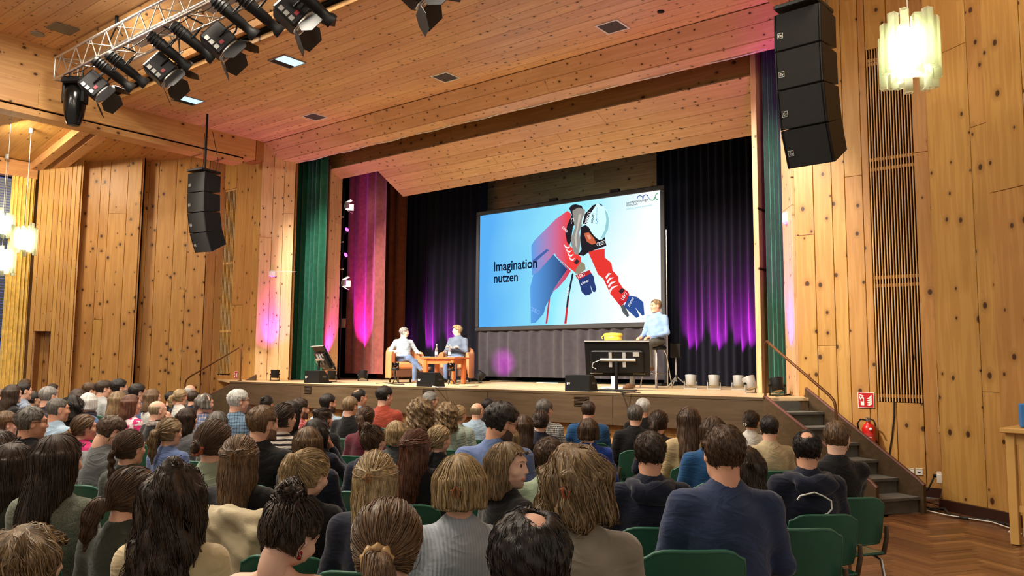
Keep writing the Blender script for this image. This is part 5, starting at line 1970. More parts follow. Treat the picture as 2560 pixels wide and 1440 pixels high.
for nm, c, sz in (('frame_bar', ((SX0 + SX1) / 2, YS + .0, SZ1 + B / 2), (SX1 - SX0 + 2 * B, .08, B)), ('frame_bar', ((SX0 + SX1) / 2, YS, SZ0 - B / 2), (SX1 - SX0 + 2 * B, .08, B)),
                  ('frame_bar', (SX0 - B / 2, YS, (SZ0 + SZ1) / 2), (B, .08, SZ1 - SZ0)), ('frame_bar', (SX1 + B / 2, YS, (SZ0 + SZ1) / 2), (B, .08, SZ1 - SZ0))):
    MB().bbox(c, sz, .012).build(nm, fr_m, scr)
for x in (SX0 - .06, SX1 + .06):
    MB().box((x, YS + .06, (S + SZ1) / 2), (.06, .05, SZ1 - S)).build('screen_post', M['black_metal'], scr)
    MB().box((x, YS + .1, S + .03), (.1, .7, .06)).build('post_foot', M['black_metal'], scr)
for x in (SX0 + (SX1 - SX0) * .45, SX0 + (SX1 - SX0) * .78):
    MB().box((x, YS - .02, SZ1 + B + .03), (.22, .08, .06)).build('hook_clamp', M['black_metal'], scr)


def pic(name, pts, col, fade=False, strength=1.0):
    """flat shape of the projected picture; pts in pixels of the close-up"""
    W_ = [atY(1200 + x / 3.892, 460 + y / 3.892, YS) for x, y in pts]
    key = ('pic', col, fade, strength)
    if key not in _mats:
        t = NT('picture_colour')
        t.set(color=(0, 0, 0), rough=.6, spec=0.)
        c = lin(col)
        if fade:
            tc = t.n('ShaderNodeTexCoord'); s_ = t.n('ShaderNodeSeparateXYZ'); t.put(s_.inputs[0], tc.outputs['Object'])
            x0 = atY(1200 + 500 / 3.892, 700, YS)[0]; x1 = atY(1200 + 860 / 3.892, 700, YS)[0]
            f = t.n('ShaderNodeMapRange', i_0=s_.outputs[0], i_1=x0, i_2=x1)
            t.put(t.b.inputs['Emission Color'], t.mix(f.outputs[0], lin((92, 160, 232)), c))
        else:
            t.b.inputs['Emission Color'].default_value = (*c, 1)
        t.b.inputs['Emission Strength'].default_value = strength * PIC
        _mats[key] = t.mat
    pic.n += 1
    y = YS - .0012 - .0004 * pic.n
    me = bpy.data.meshes.new(name)
    me.from_pydata([(p[0], y, p[2]) for p in W_], [], [list(range(len(W_)))])
    me.materials.append(_mats[key])
    return link(name, me, scr)


pic.n = 0
RED, NAVY, DK = (232, 58, 52), (38, 56, 120), (38, 34, 40)
pic('picture_pole', [(748, 735), (760, 738), (690, 1050), (655, 1360), (638, 1360), (676, 1050)], (190, 60, 80))
pic('picture_pole', [(895, 870), (912, 872), (870, 1080), (842, 1360), (820, 1360), (852, 1080)], (206, 52, 60))
pic('picture_pole', [(895, 870), (912, 872), (870, 1080), (852, 1200), (838, 1200), (852, 1080)], (36, 44, 60))
pic('picture_trousers', [(690, 660), (850, 830), (760, 960), (715, 1045), (690, 1090), (640, 1190), (620, 1260), (540, 1352), (495, 1356), (490, 1000), (520, 880)], (40, 46, 92), True)
pic('picture_jacket_hem', [(740, 700), (885, 845), (830, 930), (760, 1010), (705, 1050), (720, 1020), (765, 955), (850, 830)], (214, 60, 80), True)
pic('picture_jacket', [(500, 600), (530, 550), (640, 440), (740, 340), (850, 262), (890, 290), (870, 370), (850, 430), (845, 520), (870, 600), (720, 680), (560, 860), (505, 890)], (236, 70, 72), True)
pic('picture_sleeve', [(690, 470), (720, 400), (800, 400), (852, 470), (872, 595), (985, 715), (978, 790), (930, 862), (860, 810), (740, 700), (695, 580)], (240, 66, 62), True)
pic('picture_pocket', [(510, 745), (650, 632), (672, 645), (525, 770)], (70, 100, 170))
pic('picture_sleeve', [(1050, 655), (1140, 640), (1215, 630), (1215, 715), (1280, 770), (1290, 840), (1345, 900), (1350, 950), (1390, 1010), (1450, 1060), (1440, 1090), (1340, 1155), (1270, 1070), (1200, 920), (1150, 880), (1110, 790)], RED)
pic('picture_collar', [(868, 235), (895, 205), (930, 197), (990, 212), (1012, 260), (950, 340), (905, 420), (885, 560), (870, 600), (846, 560), (832, 480), (850, 400), (895, 300)], DK)
pic('picture_hair', [(900, 260), (960, 228), (1024, 250), (1005, 380), (965, 470), (980, 560), (962, 690), (922, 682), (892, 600), (884, 540), (925, 420), (905, 330)], (150, 146, 140))
pic('picture_hair', [(960, 300), (990, 290), (960, 420), (940, 520), (950, 640), (930, 600), (920, 520), (945, 420)], (196, 190, 178))
pic('picture_goggles', [(985, 420), (1045, 392), (1090, 480), (1180, 548), (1215, 515), (1232, 600), (1060, 662), (1010, 700), (955, 690), (990, 640), (975, 520)], DK)
pic('picture_helmet', [(1090, 215), (1150, 188), (1200, 208), (1240, 260), (1260, 340), (1250, 430), (1210, 520), (1160, 545), (1110, 505), (1060, 420), (1030, 400), (990, 392), (995, 340), (1030, 270)], (206, 244, 246), strength=1.1)
pic('picture_helmet_strap', [(1100, 208), (1138, 194), (1075, 290), (1040, 392), (1000, 388), (1022, 290)], DK)
pic('picture_helmet_shade', [(1215, 240), (1245, 290), (1258, 360), (1248, 440), (1212, 515), (1170, 540), (1215, 450), (1232, 350)], (150, 206, 214))
pic('picture_helmet_spot', [(1155, 190), (1170, 192), (1198, 210), (1180, 212)], NAVY)
pic('picture_lens', [(1012, 482), (1060, 470), (1112, 530), (1134, 578), (1090, 590), (1040, 560)], (206, 104, 70))
pic('picture_lens', [(1040, 500), (1068, 496), (1085, 530), (1060, 540)], (236, 160, 130))
pic('picture_cuff', [(935, 830), (985, 755), (1022, 780), (1030, 830), (970, 880), (930, 870)], (150, 140, 116))
pic('picture_cuff', [(928, 890), (1068, 838), (1092, 880), (962, 934)], (196, 44, 50))
pic('picture_glove', [(960, 932), (1085, 868), (1108, 900), (1118, 960), (1134, 1020), (1122, 1052), (1102, 1050), (1076, 985), (1092, 1058), (1070, 1078), (1030, 1086), (992, 1052)], (44, 62, 118))
pic('picture_cuff', [(1338, 1155), (1432, 1035), (1455, 1075), (1440, 1130), (1372, 1190)], (200, 46, 52))
pic('picture_thumb', [(1370, 1190), (1400, 1170), (1425, 1215), (1455, 1280), (1436, 1296), (1395, 1255)], (84, 92, 96))
pic('picture_glove', [(1405, 1190), (1450, 1085), (1530, 1100), (1592, 1150), (1602, 1275), (1580, 1280), (1515, 1205), (1556, 1288), (1524, 1304), (1445, 1232)], (52, 82, 150))
for k in range(4):
    x, y = 818 + k * 16, 585 + k * 40
    pic('picture_chevron', [(x, y), (x + 34, y + 30), (x + 66, y + 22 - k * 4), (x + 40, y + 46), (x + 14, y + 34)], (246, 240, 240))
    x, y = 1222 + k * 12, 905 + k * 44
    pic('picture_chevron', [(x, y), (x + 30, y - 38), (x + 62 + k * 10, y - 34 - k * 6), (x + 34, y - 16), (x + 12, y + 22)], (246, 240, 240))
pic('picture_patch', [(915, 765), (945, 728), (972, 752), (945, 785)], (60, 44, 50))
pic('picture_patch', [(1350, 1045), (1385, 1010), (1412, 1035), (1380, 1072)], (60, 44, 50))


def spx(x, y): return atY(1200 + x / 3.892, 460 + y / 3.892, YS - .03)


def stext(body, a, b, mat, squash=1.0, up=(0, 0, 1)):
    A, Bp = spx(*a), spx(*b)
    return put_text('projected_lettering', body, A, Bp - A, up, np.linalg.norm(Bp - A), mat, scr, squash)


INK = emit('picture_dark_ink', (26, 34, 66), .5, 0.); WHT = emit('picture_white_ink', (250, 250, 250), .85, 0.)
stext('Imagination', (135, 848), (556, 812), INK, 1.12)
stext('nutzen', (135, 960), (368, 944), INK, 1.12)
stext('sportpsychologie', (1425, 193), (1640, 160), INK)
stext('münchen', (1425, 217), (1533, 203), INK)
stext('Leistung gesund entwickeln', (1423, 252), (1674, 212), emit('picture_pale_ink', (120, 190, 200), 1.0, 0.))
stext('uvex', (1052, 268), (1015, 385), WHT, 1.0, (.8, 0, .3))
stext('uvex', (1095, 285), (1078, 382), INK, 1.0, (.8, 0, .2))
stext('KOELLINGER', (1136, 232), (1128, 345), emit('picture_blue_ink', (40, 120, 190), 1.0, 0.), .8, (.8, 0, .1))
stext('S', (1128, 385), (1150, 383), emit('picture_blue_ink', (40, 120, 190), 1.0, 0.))
stext('LEKI', (955, 918), (1020, 892), WHT)
stext('LEKI', (1392, 1132), (1432, 1068), WHT)
stext('ziener', (985, 985), (1065, 945), WHT)
stext('ziener', (1452, 1196), (1500, 1108), WHT)
stext('LEKI', (858, 1085), (872, 1010), WHT, .8, (-.8, 0, .2))
stext('ZIENER', (795, 425), (845, 475), WHT, 1.2)
LOGO = emit('picture_logo_blue', (40, 70, 130), 1.0, 0.); LOGO2 = emit('picture_logo_green', (70, 150, 110), 1.0, 0.)
for arc, m_ in ((([(1528, 150), (1534, 122), (1556, 112), (1580, 122), (1586, 146)]), LOGO), ([(1586, 146), (1590, 116), (1612, 104), (1632, 112), (1640, 136)], LOGO),
                ([(1646, 138), (1655, 156), (1680, 160), (1698, 146), (1702, 128)], LOGO2), ([(1734, 88), (1714, 100), (1704, 122), (1712, 146), (1732, 156)], LOGO2)):
    MB().tube([spx(*p) for p in arc], .009, 5).build('projected_emblem', m_, scr)
for cx, cy, r_, m_ in ((1150, 585, 17, WHT), (505, 1215, 18, emit('picture_ring_blue', (130, 170, 225), 1.0, 0.))):
    for k in range(4):
        x, y = cx + k * (19 if cx > 1000 else 20), cy - k * (6 if cx > 1000 else -10)
        MB().tube([spx(x + r_ * .8 * math.cos(a), y + r_ * math.sin(a)) for a in np.linspace(0, 2 * PI, 17)], .004, 4, caps=False).build('projected_emblem', m_, scr)
MB().tube([spx(*p) for p in ((892, 385), (885, 360), (895, 335), (912, 338), (914, 358), (902, 366))], .005, 5).build('projected_emblem', WHT, scr)
# black cloth below the picture
sk_ = curtain('screen_skirt', (SX0 - .05, YS + .03), (SX1 + .1, YS + .03), S + .12, SZ0 - .02, 16, .035, cloth('black_screen_skirt', (54, 50, 56), bump=.2), 'dark cloth skirt hanging below the projection screen', cat='cloth', seed=12)


# ---- armchairs, table and what stands on it
def make_armchair():
    root = empty('armchair')
    lea = flat('tan_leather', (196, 128, 84), .45, bump=.25, scale=30)
    a = np.linspace(-PI * .62, PI * .62, 33)
    rows = []
    for (ro, z) in ((.0, .10), (.0, .60), (.03, .66), (.07, .68), (.115, .66), (.125, .60), (.125, .32)):
        row = []
        for w in a:
            f = max(0, math.cos(w)) ** .7
            zz = z + (.14 * f * (z > .55))
            R_ = .44 - ro
            x = R_ * math.sin(w) * .92
            y = -R_ * math.cos(w) * .86 if abs(w) < PI / 2 else -R_ * math.cos(w) * 1.5 * .86
            row.append((x, y, zz))
        rows.append(row)
    mb = MB().grid(np.array(rows))
    for e in (0, -1):
        mb.add([r[e] for r in rows], [tuple(range(len(rows)))])
    mb.build('tub_shell', lea, root)
    MB().bbox((0, .06, .37), (.58, .62, .16), .05).build('seat_cushion', lea, root)
    MB().bbox((0, .03, .22), (.64, .62, .18), .02).build('base', flat('dark_leather', (86, 54, 38), .5), root)
    for x in (-.24, .24):
        for y in (-.2, .28):
            MB().cyl((x, y, 0), (x, y, .14), .018, .026, 8).build('leg', flat('dark_wood_leg', (60, 38, 24), .4), root)
    return root


def face_dir(px, py, deg):
    r = ray(px, py)
    return math.atan2(r[1], r[0]) - math.radians(deg)


A1 = atD(1010, 905, 17.6); A2 = atD(1142, 905, 18.3)
H1, H2 = face_dir(1010, 905, 158), face_dir(1142, 905, 202)
ch1 = make_armchair(); ch1.location = (A1[0], A1[1], S); ch1.rotation_euler = (0, 0, H1 - PI / 2)
tag(ch1, 'tan leather tub armchair under the man in the checked shirt', 'armchair', 'armchairs on the stage')
ch2 = copy_tree(ch1); ch2.location = (A2[0], A2[1], S); ch2.rotation_euler = (0, 0, H2 - PI / 2)
tag(ch2, 'tan leather tub armchair under the man in the grey cardigan', 'armchair', 'armchairs on the stage')


def stage_person(loc, heading, label, rel, hair, top_c, style, vol, pose, legs='sit', crossed=False, zoff=0., sk='c', extras=(), tr=2, pit=0, shoe=1, sc=1.0, sleeve='long', lean=0.):
    parts, hc, Rh, piv = body_mesh(fem=False, wide=1.04, lean=lean, hyaw=math.radians(rel), hpit=math.radians(pit), pose=pose, sleeve=sleeve, res=.019, hres=.0065, legs=legs, crossed=crossed)
    o = link('person', nmesh('person', parts, [None] * 6))
    o.location = (loc[0], loc[1], S + zoff); o.rotation_euler = (0, 0, heading - PI / 2); o.scale = (sc, sc, sc)
    tag(o, label, 'person', 'speakers on the stage')
    set_mats(o, [skin('skin_' + sk, SK[sk]), cloth('top_' + top_c, **TOPS[top_c]), TR[tr], SHOE[shoe], EYE, LIP[sk]])
    h = link('hair', hair_mesh(style, vol, .08, 2.3, 1), o); h.matrix_local = mat4(Rh, hc + piv - Rh @ piv)
    set_mats(h, [hairmat('hair_' + hair, *HC[hair])])
    for e in extras:
        e, _, arg = e.partition(':')
        if e == 'collar':
            c = link('collar', small('collar', collar_mesh), o); set_mats(c, [cloth('top_' + (arg or top_c), **TOPS[arg or top_c])])
        if e == 'headset':
            c = MB().tube([(.07, -.02, .0), (.082, .02, -.03), (.07, .075, -.06), (.045, .1, -.068)], .0022, 5).ball((.045, .1, -.068), .006, 6, 5).build('headset_microphone', M['black'], o)
            c.matrix_local = h.matrix_local
    return o


fwd = lambda h, k: np.array([math.cos(h), math.sin(h), 0]) * k
stage_person(A1 - fwd(H1, .04), H1, 'man with grey hair in a pale checked shirt and jeans, legs crossed, in the armchair', -60, 'grey', 'camp', 'short', 1.2, ('rest', 'rest'), crossed=True, zoff=-.03, extras=('collar', 'headset'), shoe=1, sc=.94)
stage_person(A2 - fwd(H2, .02), H2, 'man with blond hair in a grey cardigan over a white shirt in the armchair', 60, 'blond', 'slate', 'quiff', 1.3, ('cross', 'cross'), zoff=.0, extras=('collar:white', 'headset'), shoe=0, sc=.98)

tab_m = flat('reddish_table_wood', (176, 96, 52), .35, bump=.1)
TB = atD(1112, 915, 16.75)
tb = empty('side_table', (TB[0], TB[1], S), math.radians(4), label='low reddish wooden table between the two armchairs', cat='table')
MB().bbox((0, 0, .535), (.92, .52, .035), .008).build('tabletop', tab_m, tb)
for x in (-.36, .36):
    for y in (-.18, .18):
        MB().bbox((x, y, .26), (.085, .085, .52), .012).build('leg', tab_m, tb)
for y in (-.18, .18): MB().box((0, y, .46), (.70, .03, .10)).build('apron', tab_m, tb)
for x in (-.36, .36): MB().box((x, 0, .46), (.03, .32, .10)).build('apron', tab_m, tb)
glassm = NT('clear_glass'); glassm.set(color=(.95, .98, .97), rough=.03, trans=.9); glassm.b.inputs['IOR'].default_value = 1.4
ZT_ = S + .5545


def on_table(px):
    p = atP(px, 890, TB[:2], (math.cos(math.radians(4)), math.sin(math.radians(4))))
    return p[0], p[1]


bot = empty('water_bottle', (*on_table(1091), ZT_), label='tall clear water bottle at the near end of the low table', cat='bottle')
MB().lathe([(.030, 0), (.034, .01), (.034, .13), (.028, .17), (.013, .21), (.012, .25)], 14).build('bottle_glass', glassm.mat, bot)
MB().cyl((0, 0, .25), (0, 0, .275), .014, .014, 10).build('bottle_cap', M['white'], bot)
MB().lathe([(.0345, .05), (.0348, .055), (.0348, .11), (.0345, .115)], 14).build('bottle_label', flat('pale_blue_label', (170, 200, 220), .5), bot)
b2_ = copy_tree(bot); b2_.location = (*on_table(1124), ZT_); b2_.scale = (.95, .95, .95); tag(b2_, 'clear water bottle before the man in the grey cardigan', 'bottle')
gl_ = MB().lathe([(.026, 0), (.028, .004), (.005, .01), (.004, .06), (.022, .075), (.034, .11), (.031, .15), (.030, .15), (.031, .11), (.018, .078)], 14)
g1_ = tag(gl_.build('drinking_glass', glassm.mat, None, (*on_table(1115), ZT_)), 'stemmed drinking glass between the two water bottles', 'glass')
pp = tag(MB().bbox((0, 0, .004), (.21, .297, .008), .002).build('paper_stack', M['white'], None, (*on_table(1073), ZT_), (0, 0, .3)), 'white sheets of paper on the table end by the checked shirt', 'paper')
pp2 = tag(MB().bbox((0, 0, .006), (.30, .2, .012), .002).build('paper_tray', M['white'], None, (on_table(1140)[0], on_table(1140)[1], ZT_), (0, 0, -.1)), 'flat white folder on the table end by the grey cardigan', 'folder')


# ---- small cameras on stands
def ptz(px, py, d, label):
    p = atD(px, py, d)
    r = empty('stage_camera', (p[0], p[1], S), face_dir(px, py, 20) - PI / 2, label=label, cat='camera', group='remote cameras on the stage')
    for k in range(3):
        a = 2.1 * k + .4
        MB().tube([(0, 0, .12), (.09 * math.cos(a), .09 * math.sin(a), .01)], .008, 6).build('stand_leg', M['black_metal'], r)
    MB().cyl((0, 0, .08), (0, 0, .27), .012, .012, 8).build('stand_pole', M['black_metal'], r)
    MB().lathe([(.075, .27), (.08, .275), (.08, .31), (.06, .325)], 18).build('camera_base', M['black'], r)
    for s in (-1, 1): MB().bbox((s * .06, 0, .375), (.018, .07, .12), .006).build('yoke', M['black'], r)
    b = MB().ball((0, 0, .385), (.05, .058, .05), 16, 10).build('camera_head', M['black_gloss'], r)
    MB().lathe([(.03, 0), (.032, .03), (.026, .034)], 14, (0, .05, .385), RX(-PI / 2)).build('lens', M['darkgrey'], b)
    MB().tube([(0, -.06, .30), (.03, -.12, .15), (.10, -.1, .02), (.2, -.05, .008)], .005, 5).build('camera_cable', M['cable'], r)
    return r


ptz(988, 950, 16.4, 'black remote camera on a stand in front of the man in the checked shirt')
ptz(1127, 950, 15.9, 'black remote camera on a stand in front of the low table')


# ---- monitor wedges
def wedge(px, py, label, d_):
    p = atZ(px, py, S)
    p = CAM + (p - CAM) * (d_ / ((p - CAM) @ _fw))
    r = empty('monitor_speaker', (p[0], p[1], S), label=label, cat='speaker', group='floor monitors along the stage edge')
    r.rotation_euler = (0, 0, math.radians(6))
    MB().prism([(-.21, -.13, 0), (-.21, .17, 0), (-.21, .13, .16), (-.21, .02, .25), (-.21, -.12, .25)], (.42, 0, 0)).build('cabinet', M['black'], r)
    MB().prism([(-.20, .172, .02), (-.20, .178, .03), (-.20, .03, .258), (-.20, .022, .252)], (.40, 0, 0)).build('grille', M['grille'], r)
    me = text_mesh('EV', .055); me.materials.append(M['white'])
    l_ = link('badge', me, r); l_.matrix_local = mat4(np.array([[1, 0, 0], [0, 0, -1], [0, 1, 0]]), (-.18, -.131, .10))
    for s in (-1, 1): MB().box((s * .212, .02, .13), (.006, .10, .03)).build('handle_plate', M['darkgrey'], r)
    return r


wedge(790, 957, 'black floor monitor speaker nearest the green stage curtain', 16.4)
wedge(1075, 966, 'black floor monitor speaker before the low table', 14.5)
wedge(1452, 978, 'black floor monitor speaker beside the flat television stand', 12.5)


# ---- televisions for the speakers, seen from behind
def television(p, rz, tilt, label, w=1.04, h=.60):
    r = empty('television', (p[0], p[1], S), rz, label=label, cat='television', group='prompter televisions')
    R = RX(tilt)
    c = np.array([0, 0, .52])
    q = lambda v: c + R @ np.array(v, float)
    b = MB().bbox(q((0, .01, 0)), (w, .03, h), .008, R).build('panel', M['black'], r)
    bk = MB().bbox(q((0, -.035, -.04)), (w * .82, .06, h * .62), .02, R).build('rear_housing', M['black'], r)
    MB().box(q((0, -.01, h / 2 - .008)), (w, .035, .012), R).build('top_rim', M['grey_metal'], r)
    m = MB().cyl(q((-.26, -.085, -.0)), q((.30, -.085, -.0)), .026, .026, 12).build('mount_bar', M['alu'], r)
    for x in (-.1, .12):
        MB().box(q((x, -.075, -.0)), (.05, .03, .24), R).build('mount_plate', M['grey_metal'], r)
    MB().box(q((.31, -.068, .09)), (.10, .006, .07), R).build('rating_plate', M['grey_metal'], r)
    for s in (-1, 1):
        MB().box(q((s * .34, -.012, -h / 2 + .05)), (.2, .01, .012), R).build('rim_light_strip', M['grey_metal'], r)
    MB().tube([q((-.26, -.09, 0)), q((-.38, -.09, -.05)), q((-.40, -.08, -.12)), q((-.34, -.07, -.16))], .006, 6).build('cable_loop', M['cable_white'], r)
    MB().cyl(q((0, -.11, -.02)), (0, -.10, .03), .025, .025, 10).build('stand_pole', M['black_metal'], r)
    MB().bbox((0, -.10, .012), (.62, .45, .024), .008).build('stand_base', M['black_metal'], r)
    return r


T1 = atD(1543, 905, 12.9)
television(T1, math.radians(24), .30, 'large black television on a low stand, rear side with silver mount to the hall')
T2 = atD(808, 905, 16.9)
television(T2, math.radians(-24), .50, 'tilted black television on a stand in front of the green stage curtain', .98, .58)

# ---- the man on the stool, his stool, table and yellow case
M3 = atD(1640, 880, 14.6)
H3 = face_dir(1640, 880, 218)
st = empty('bar_stool', (M3[0], M3[1], S), H3 - PI / 2, label='chrome bar stool under the man in the light blue shirt', cat='stool')
MB().lathe([(.0, .70), (.17, .70), (.19, .72), (.19, .75), (.16, .775), (0, .78)], 20).build('seat', M['black'], st)
for s in (-1, 1):
    for y in (-.15, .15):
        MB().tube([(s * .10, y * .7, .70), (s * .13, y, .60), (s * .19, y * 1.5, .01)], .012, 8).build('leg', M['chrome'], st)
MB().tube([(.165 * math.cos(a), .19 * math.sin(a), .27) for a in np.linspace(0, 2 * PI, 21)], .009, 6, caps=False).build('foot_ring', M['chrome'], st)
stage_person(M3, H3, 'man in a light blue shirt perched on a bar stool, looking at the screen', 20, 'dkblond', 'lshirt', 'crop', 1.1, ('lap', 'lap'), legs='stool', zoff=.30, sk='b', extras=('collar', 'headset'), tr=3, shoe=1, sc=1.0)
W3 = atD(1533, 905, 14.3)
wt = empty('white_table', (W3[0], W3[1], S), math.radians(20), label='white stand table hidden behind the television', cat='table')
zt3 = atD(1530, 859, 14.3)[2] - S
MB().bbox((0, 0, zt3 - .015), (.62, .5, .03), .006).build('tabletop', M['white'], wt)
MB().bbox((0, 0, zt3 / 2 - .01), (.07, .07, zt3 - .05), .01).build('leg', M['white'], wt)
MB().bbox((0, 0, .015), (.4, .4, .03), .008).build('foot_plate', M['white'], wt)
yc = empty('yellow_case', (W3[0], W3[1], S + zt3 + .015), math.radians(20), label='bright yellow lidded tub on a tray behind the television', cat='tub')
YM = flat('yellow_plastic', (240, 206, 70), .35)
MB().lathe([(.14, 0), (.155, .01), (.16, .12), (.155, .125)], 20).build('tub_body', YM, yc)
l_ = MB().lathe([(.165, .118), (.175, .125), (.172, .15), (.15, .17), (.05, .18)], 20).build('tub_lid', YM, yc)
MB().tube([(-.17, 0, .13), (-.21, 0, .10), (-.19, 0, .07)], .010, 6).build('handle', YM, l_)
tr_ = tag(MB().bbox((0, 0, .0075), (.52, .34, .015), .005).build('serving_tray', M['white'], None, (W3[0], W3[1], S + zt3), (0, 0, math.radians(20))), 'white tray under the yellow tub', 'tray')

# ---- speaker on tripod
L3 = atD(1690, 900, 15.0)
sp = empty('stand_speaker', (L3[0], L3[1], S), math.radians(25), label='small black speaker on a tripod stand right of the screen', cat='speaker')
MB().bbox((0, 0, .70), (.2, .2, .27), .012).build('cabinet', M['black'], sp)
MB().bbox((0, -.102, .70), (.18, .01, .25), .004).build('grille', M['grille'], sp)
MB().cyl((0, 0, .12), (0, 0, .57), .016, .016, 8).build('stand_pole', M['grey_metal'], sp)
for k in range(3):
    a = 2.1 * k + .2
    MB().tube([(0, 0, .22), (.24 * math.cos(a), .24 * math.sin(a), .012)], .011, 6).build('stand_leg', M['grey_metal'], sp)
MB().cyl((0, 0, .18), (0, 0, .24), .026, .026, 8).build('clamp', M['black_metal'], sp)
rl = tag(MB().cyl((0, 0, 0), (0, 0, 1), .012, .012, 8).build('screen_stay', M['alu'], None, None), 'thin upright silver stay at the screen edge', 'pole')
q_ = atD(1669, 900, 16.2)
rl.location = (q_[0], q_[1], S); rl.scale = (1, 1, 3.2)


# ---- flood cans
MAG = (1.0, .03, .95)


def flood(px, py, d_, rz, tilt, label, grey=True, lit=None):
    p = atZ(px, py, S)
    p = CAM + (p - CAM) * (d_ / ((p - CAM) @ _fw))
    r = empty('flood_lamp', (p[0], p[1], S), rz, label=label, cat='stage lamp', group='flood lamps on the stage floor')
    m = M['grey_metal'] if grey else M['black_metal']
    R = RX(tilt)
    c = np.array([0, 0, .145])
    MB().lathe([(.075, -.085), (.088, -.08), (.092, .02), (.102, .09), (.102, .10), (.092, .10), (.088, .03)], 18, c, R).build('lamp_can', m, r)
    lm = emit('lamp_face_magenta', (255, 60, 230), 6.0) if lit else flat('lamp_lens_dark', (60, 56, 66), .1)
    MB().lathe([(.0, .075), (.09, .075), (.09, .08), (.0, .08)], 18, c, R).build('lens', lm, r)
    MB().lathe([(.0, -.088), (.06, -.088), (.065, -.082), (0, -.082)], 14, c, R).build('rear_plate', flat('pale_rear_plate', (206, 196, 176), .4), r)
    for s in (-1, 1):
        MB().tube([(s * .108, 0, .145), (s * .114, 0, .06), (s * .11, .0, .008)], .009, 6).build('bracket_arm', m, r)
        MB().cyl((s * .10, 0, .145), (s * .13, 0, .145), .018, .018, 8).build('bracket_knob', M['black'], r)
    MB().box((0, 0, .008), (.24, .05, .016)).build('bracket_base', m, r)
    for w in (0, 1, 2):
        if lit is not None and w == 0:
            e_, tgt = lit
            q = p + np.array([0, 0, .26])
            lamp('SPOT', 'flood_beam', q, e_, MAG, target=tgt, spot_size=.62, spot_blend=1.0, shadow_soft_size=.04)
    return r


# spots of magenta on the walls and drapes come from these cans
flood(1727, 971, 14.4, math.radians(15), -.16, 'grey flood lamp nearest the tripod speaker')
flood(1785, 973, 14.2, math.radians(15), -.16, 'second grey flood lamp from the tripod speaker')
flood(1847, 975, 14.0, math.radians(15), -.16, 'third grey flood lamp from the tripod speaker')
flood(1876, 984, 12.4, math.radians(70), -.45, 'grey flood lamp standing sideways nearer the stage edge')
flood(1912, 976, 13.6, math.radians(15), -.1, 'grey flood lamp half behind the stair handrail')
flood(1943, 987, 11.3, math.radians(50), -.30, 'dark grey flood lamp in front of the green curtain by the stairs', False)
flood(687, 949, 18.4, math.radians(20), -.05, 'black flood lamp at the foot of the pine reveal by the far stair', False)
flood(829, 955, 17.6, math.radians(20), -.05, 'black flood lamp behind the tilted television', False)
flood(907, 949, 18.6, math.radians(30), -.12, 'black flood lamp below the terracotta drape', False)
flood(1200, 951, 18.0, math.radians(-60), -.6, 'lit magenta flood lamp beside the screen skirt', False, (420, (-12.1, 15.0, 1.65)))
flood(1062, 953, 18.9, math.radians(10), -.12, 'black flood lamp hidden behind the low table', False)


def beam(base, normal, out, ztgt, e_, size=.5):
    n = np.array([normal[0], normal[1]]); n = n / np.linalg.norm(n)
    b = np.array(base)[:2]
    lamp('SPOT', 'flood_beam', (*(b + n * out), S + .28), e_, MAG, target=(*b, ztgt), spot_size=size, spot_blend=1.0, shadow_soft_size=.03)


mid_ = RA + (RB - RA) * .42
beam(mid_ + np.array([.03, -.03]), (.72, -.69), .42, 2.5, 380, .5)
beam(IA + (IB - IA) * .5, (.72, -.69), .40, 2.5, 300, .5)
dA, dB = atY(866, 700, 14.2), atY(962, 700, 13.9)
beam((dA + dB)[:2] / 2 + np.array([0, -.05]), (-.05, -1), .42, 2.7, 750, .75)
for px in (1035, 1080, 1130):
    beam(atY(px, 800, 15.75)[:2], (0, -1), .42, 2.45, 1500, .6)
for px in (1735, 1798, 1858, 1893):
    beam(atY(px, 800, 15.75)[:2], (0, -1), .42, 2.45, 1500, .6)
beam(mid_, (.72, -.69), .55, 5.6, 110, 1.5)  # broad spots from here on: added magenta fill for the cans' wide spill
beam(IA + (IB - IA) * .5, (.72, -.69), .6, 5.8, 70, 1.5)
beam((RC + RD_) / 2, (-.6, -.8), .5, 5.8, 120, 1.5)
beam((RC + RD_) / 2, (-.6, -.8), .30, 2.9, 380, .65)


# ---- lamps in the left wing
def wing_lamp(px, py, label, lit=True):
    p = atY(px, py, 13.4)
    r = empty('wing_lamp', p, math.radians(-60), label=label, cat='stage lamp', group='lamps in the left wing')
    MB().bbox((0, -.12, 0), (.16, .22, .18), .02).build('housing', M['black_metal'], r)
    MB().lathe([(0, 0), (.075, 0), (.075, .02), (0, .025)], 16, (0, -.005, 0), RX(-PI / 2)).build('lens', emit('lamp_face_white', (255, 250, 244), 14.0), r)
    for s, ax in ((1, 0), (-1, 0), (1, 1), (-1, 1)):
        if ax == 0: MB().box((s * .13, .07, 0), (.012, .16, .17), RZ(-s * .5)).build('barn_door', M['white'], r)
        else: MB().box((0, .07, s * .13), (.17, .16, .012), RX(s * .5)).build('barn_door', M['white'], r)
    MB().tube([(0, -.1, .1), (0, -.1, .2), (-.05, -.15, .26)], .012, 6).build('yoke', M['black_metal'], r)
    return r


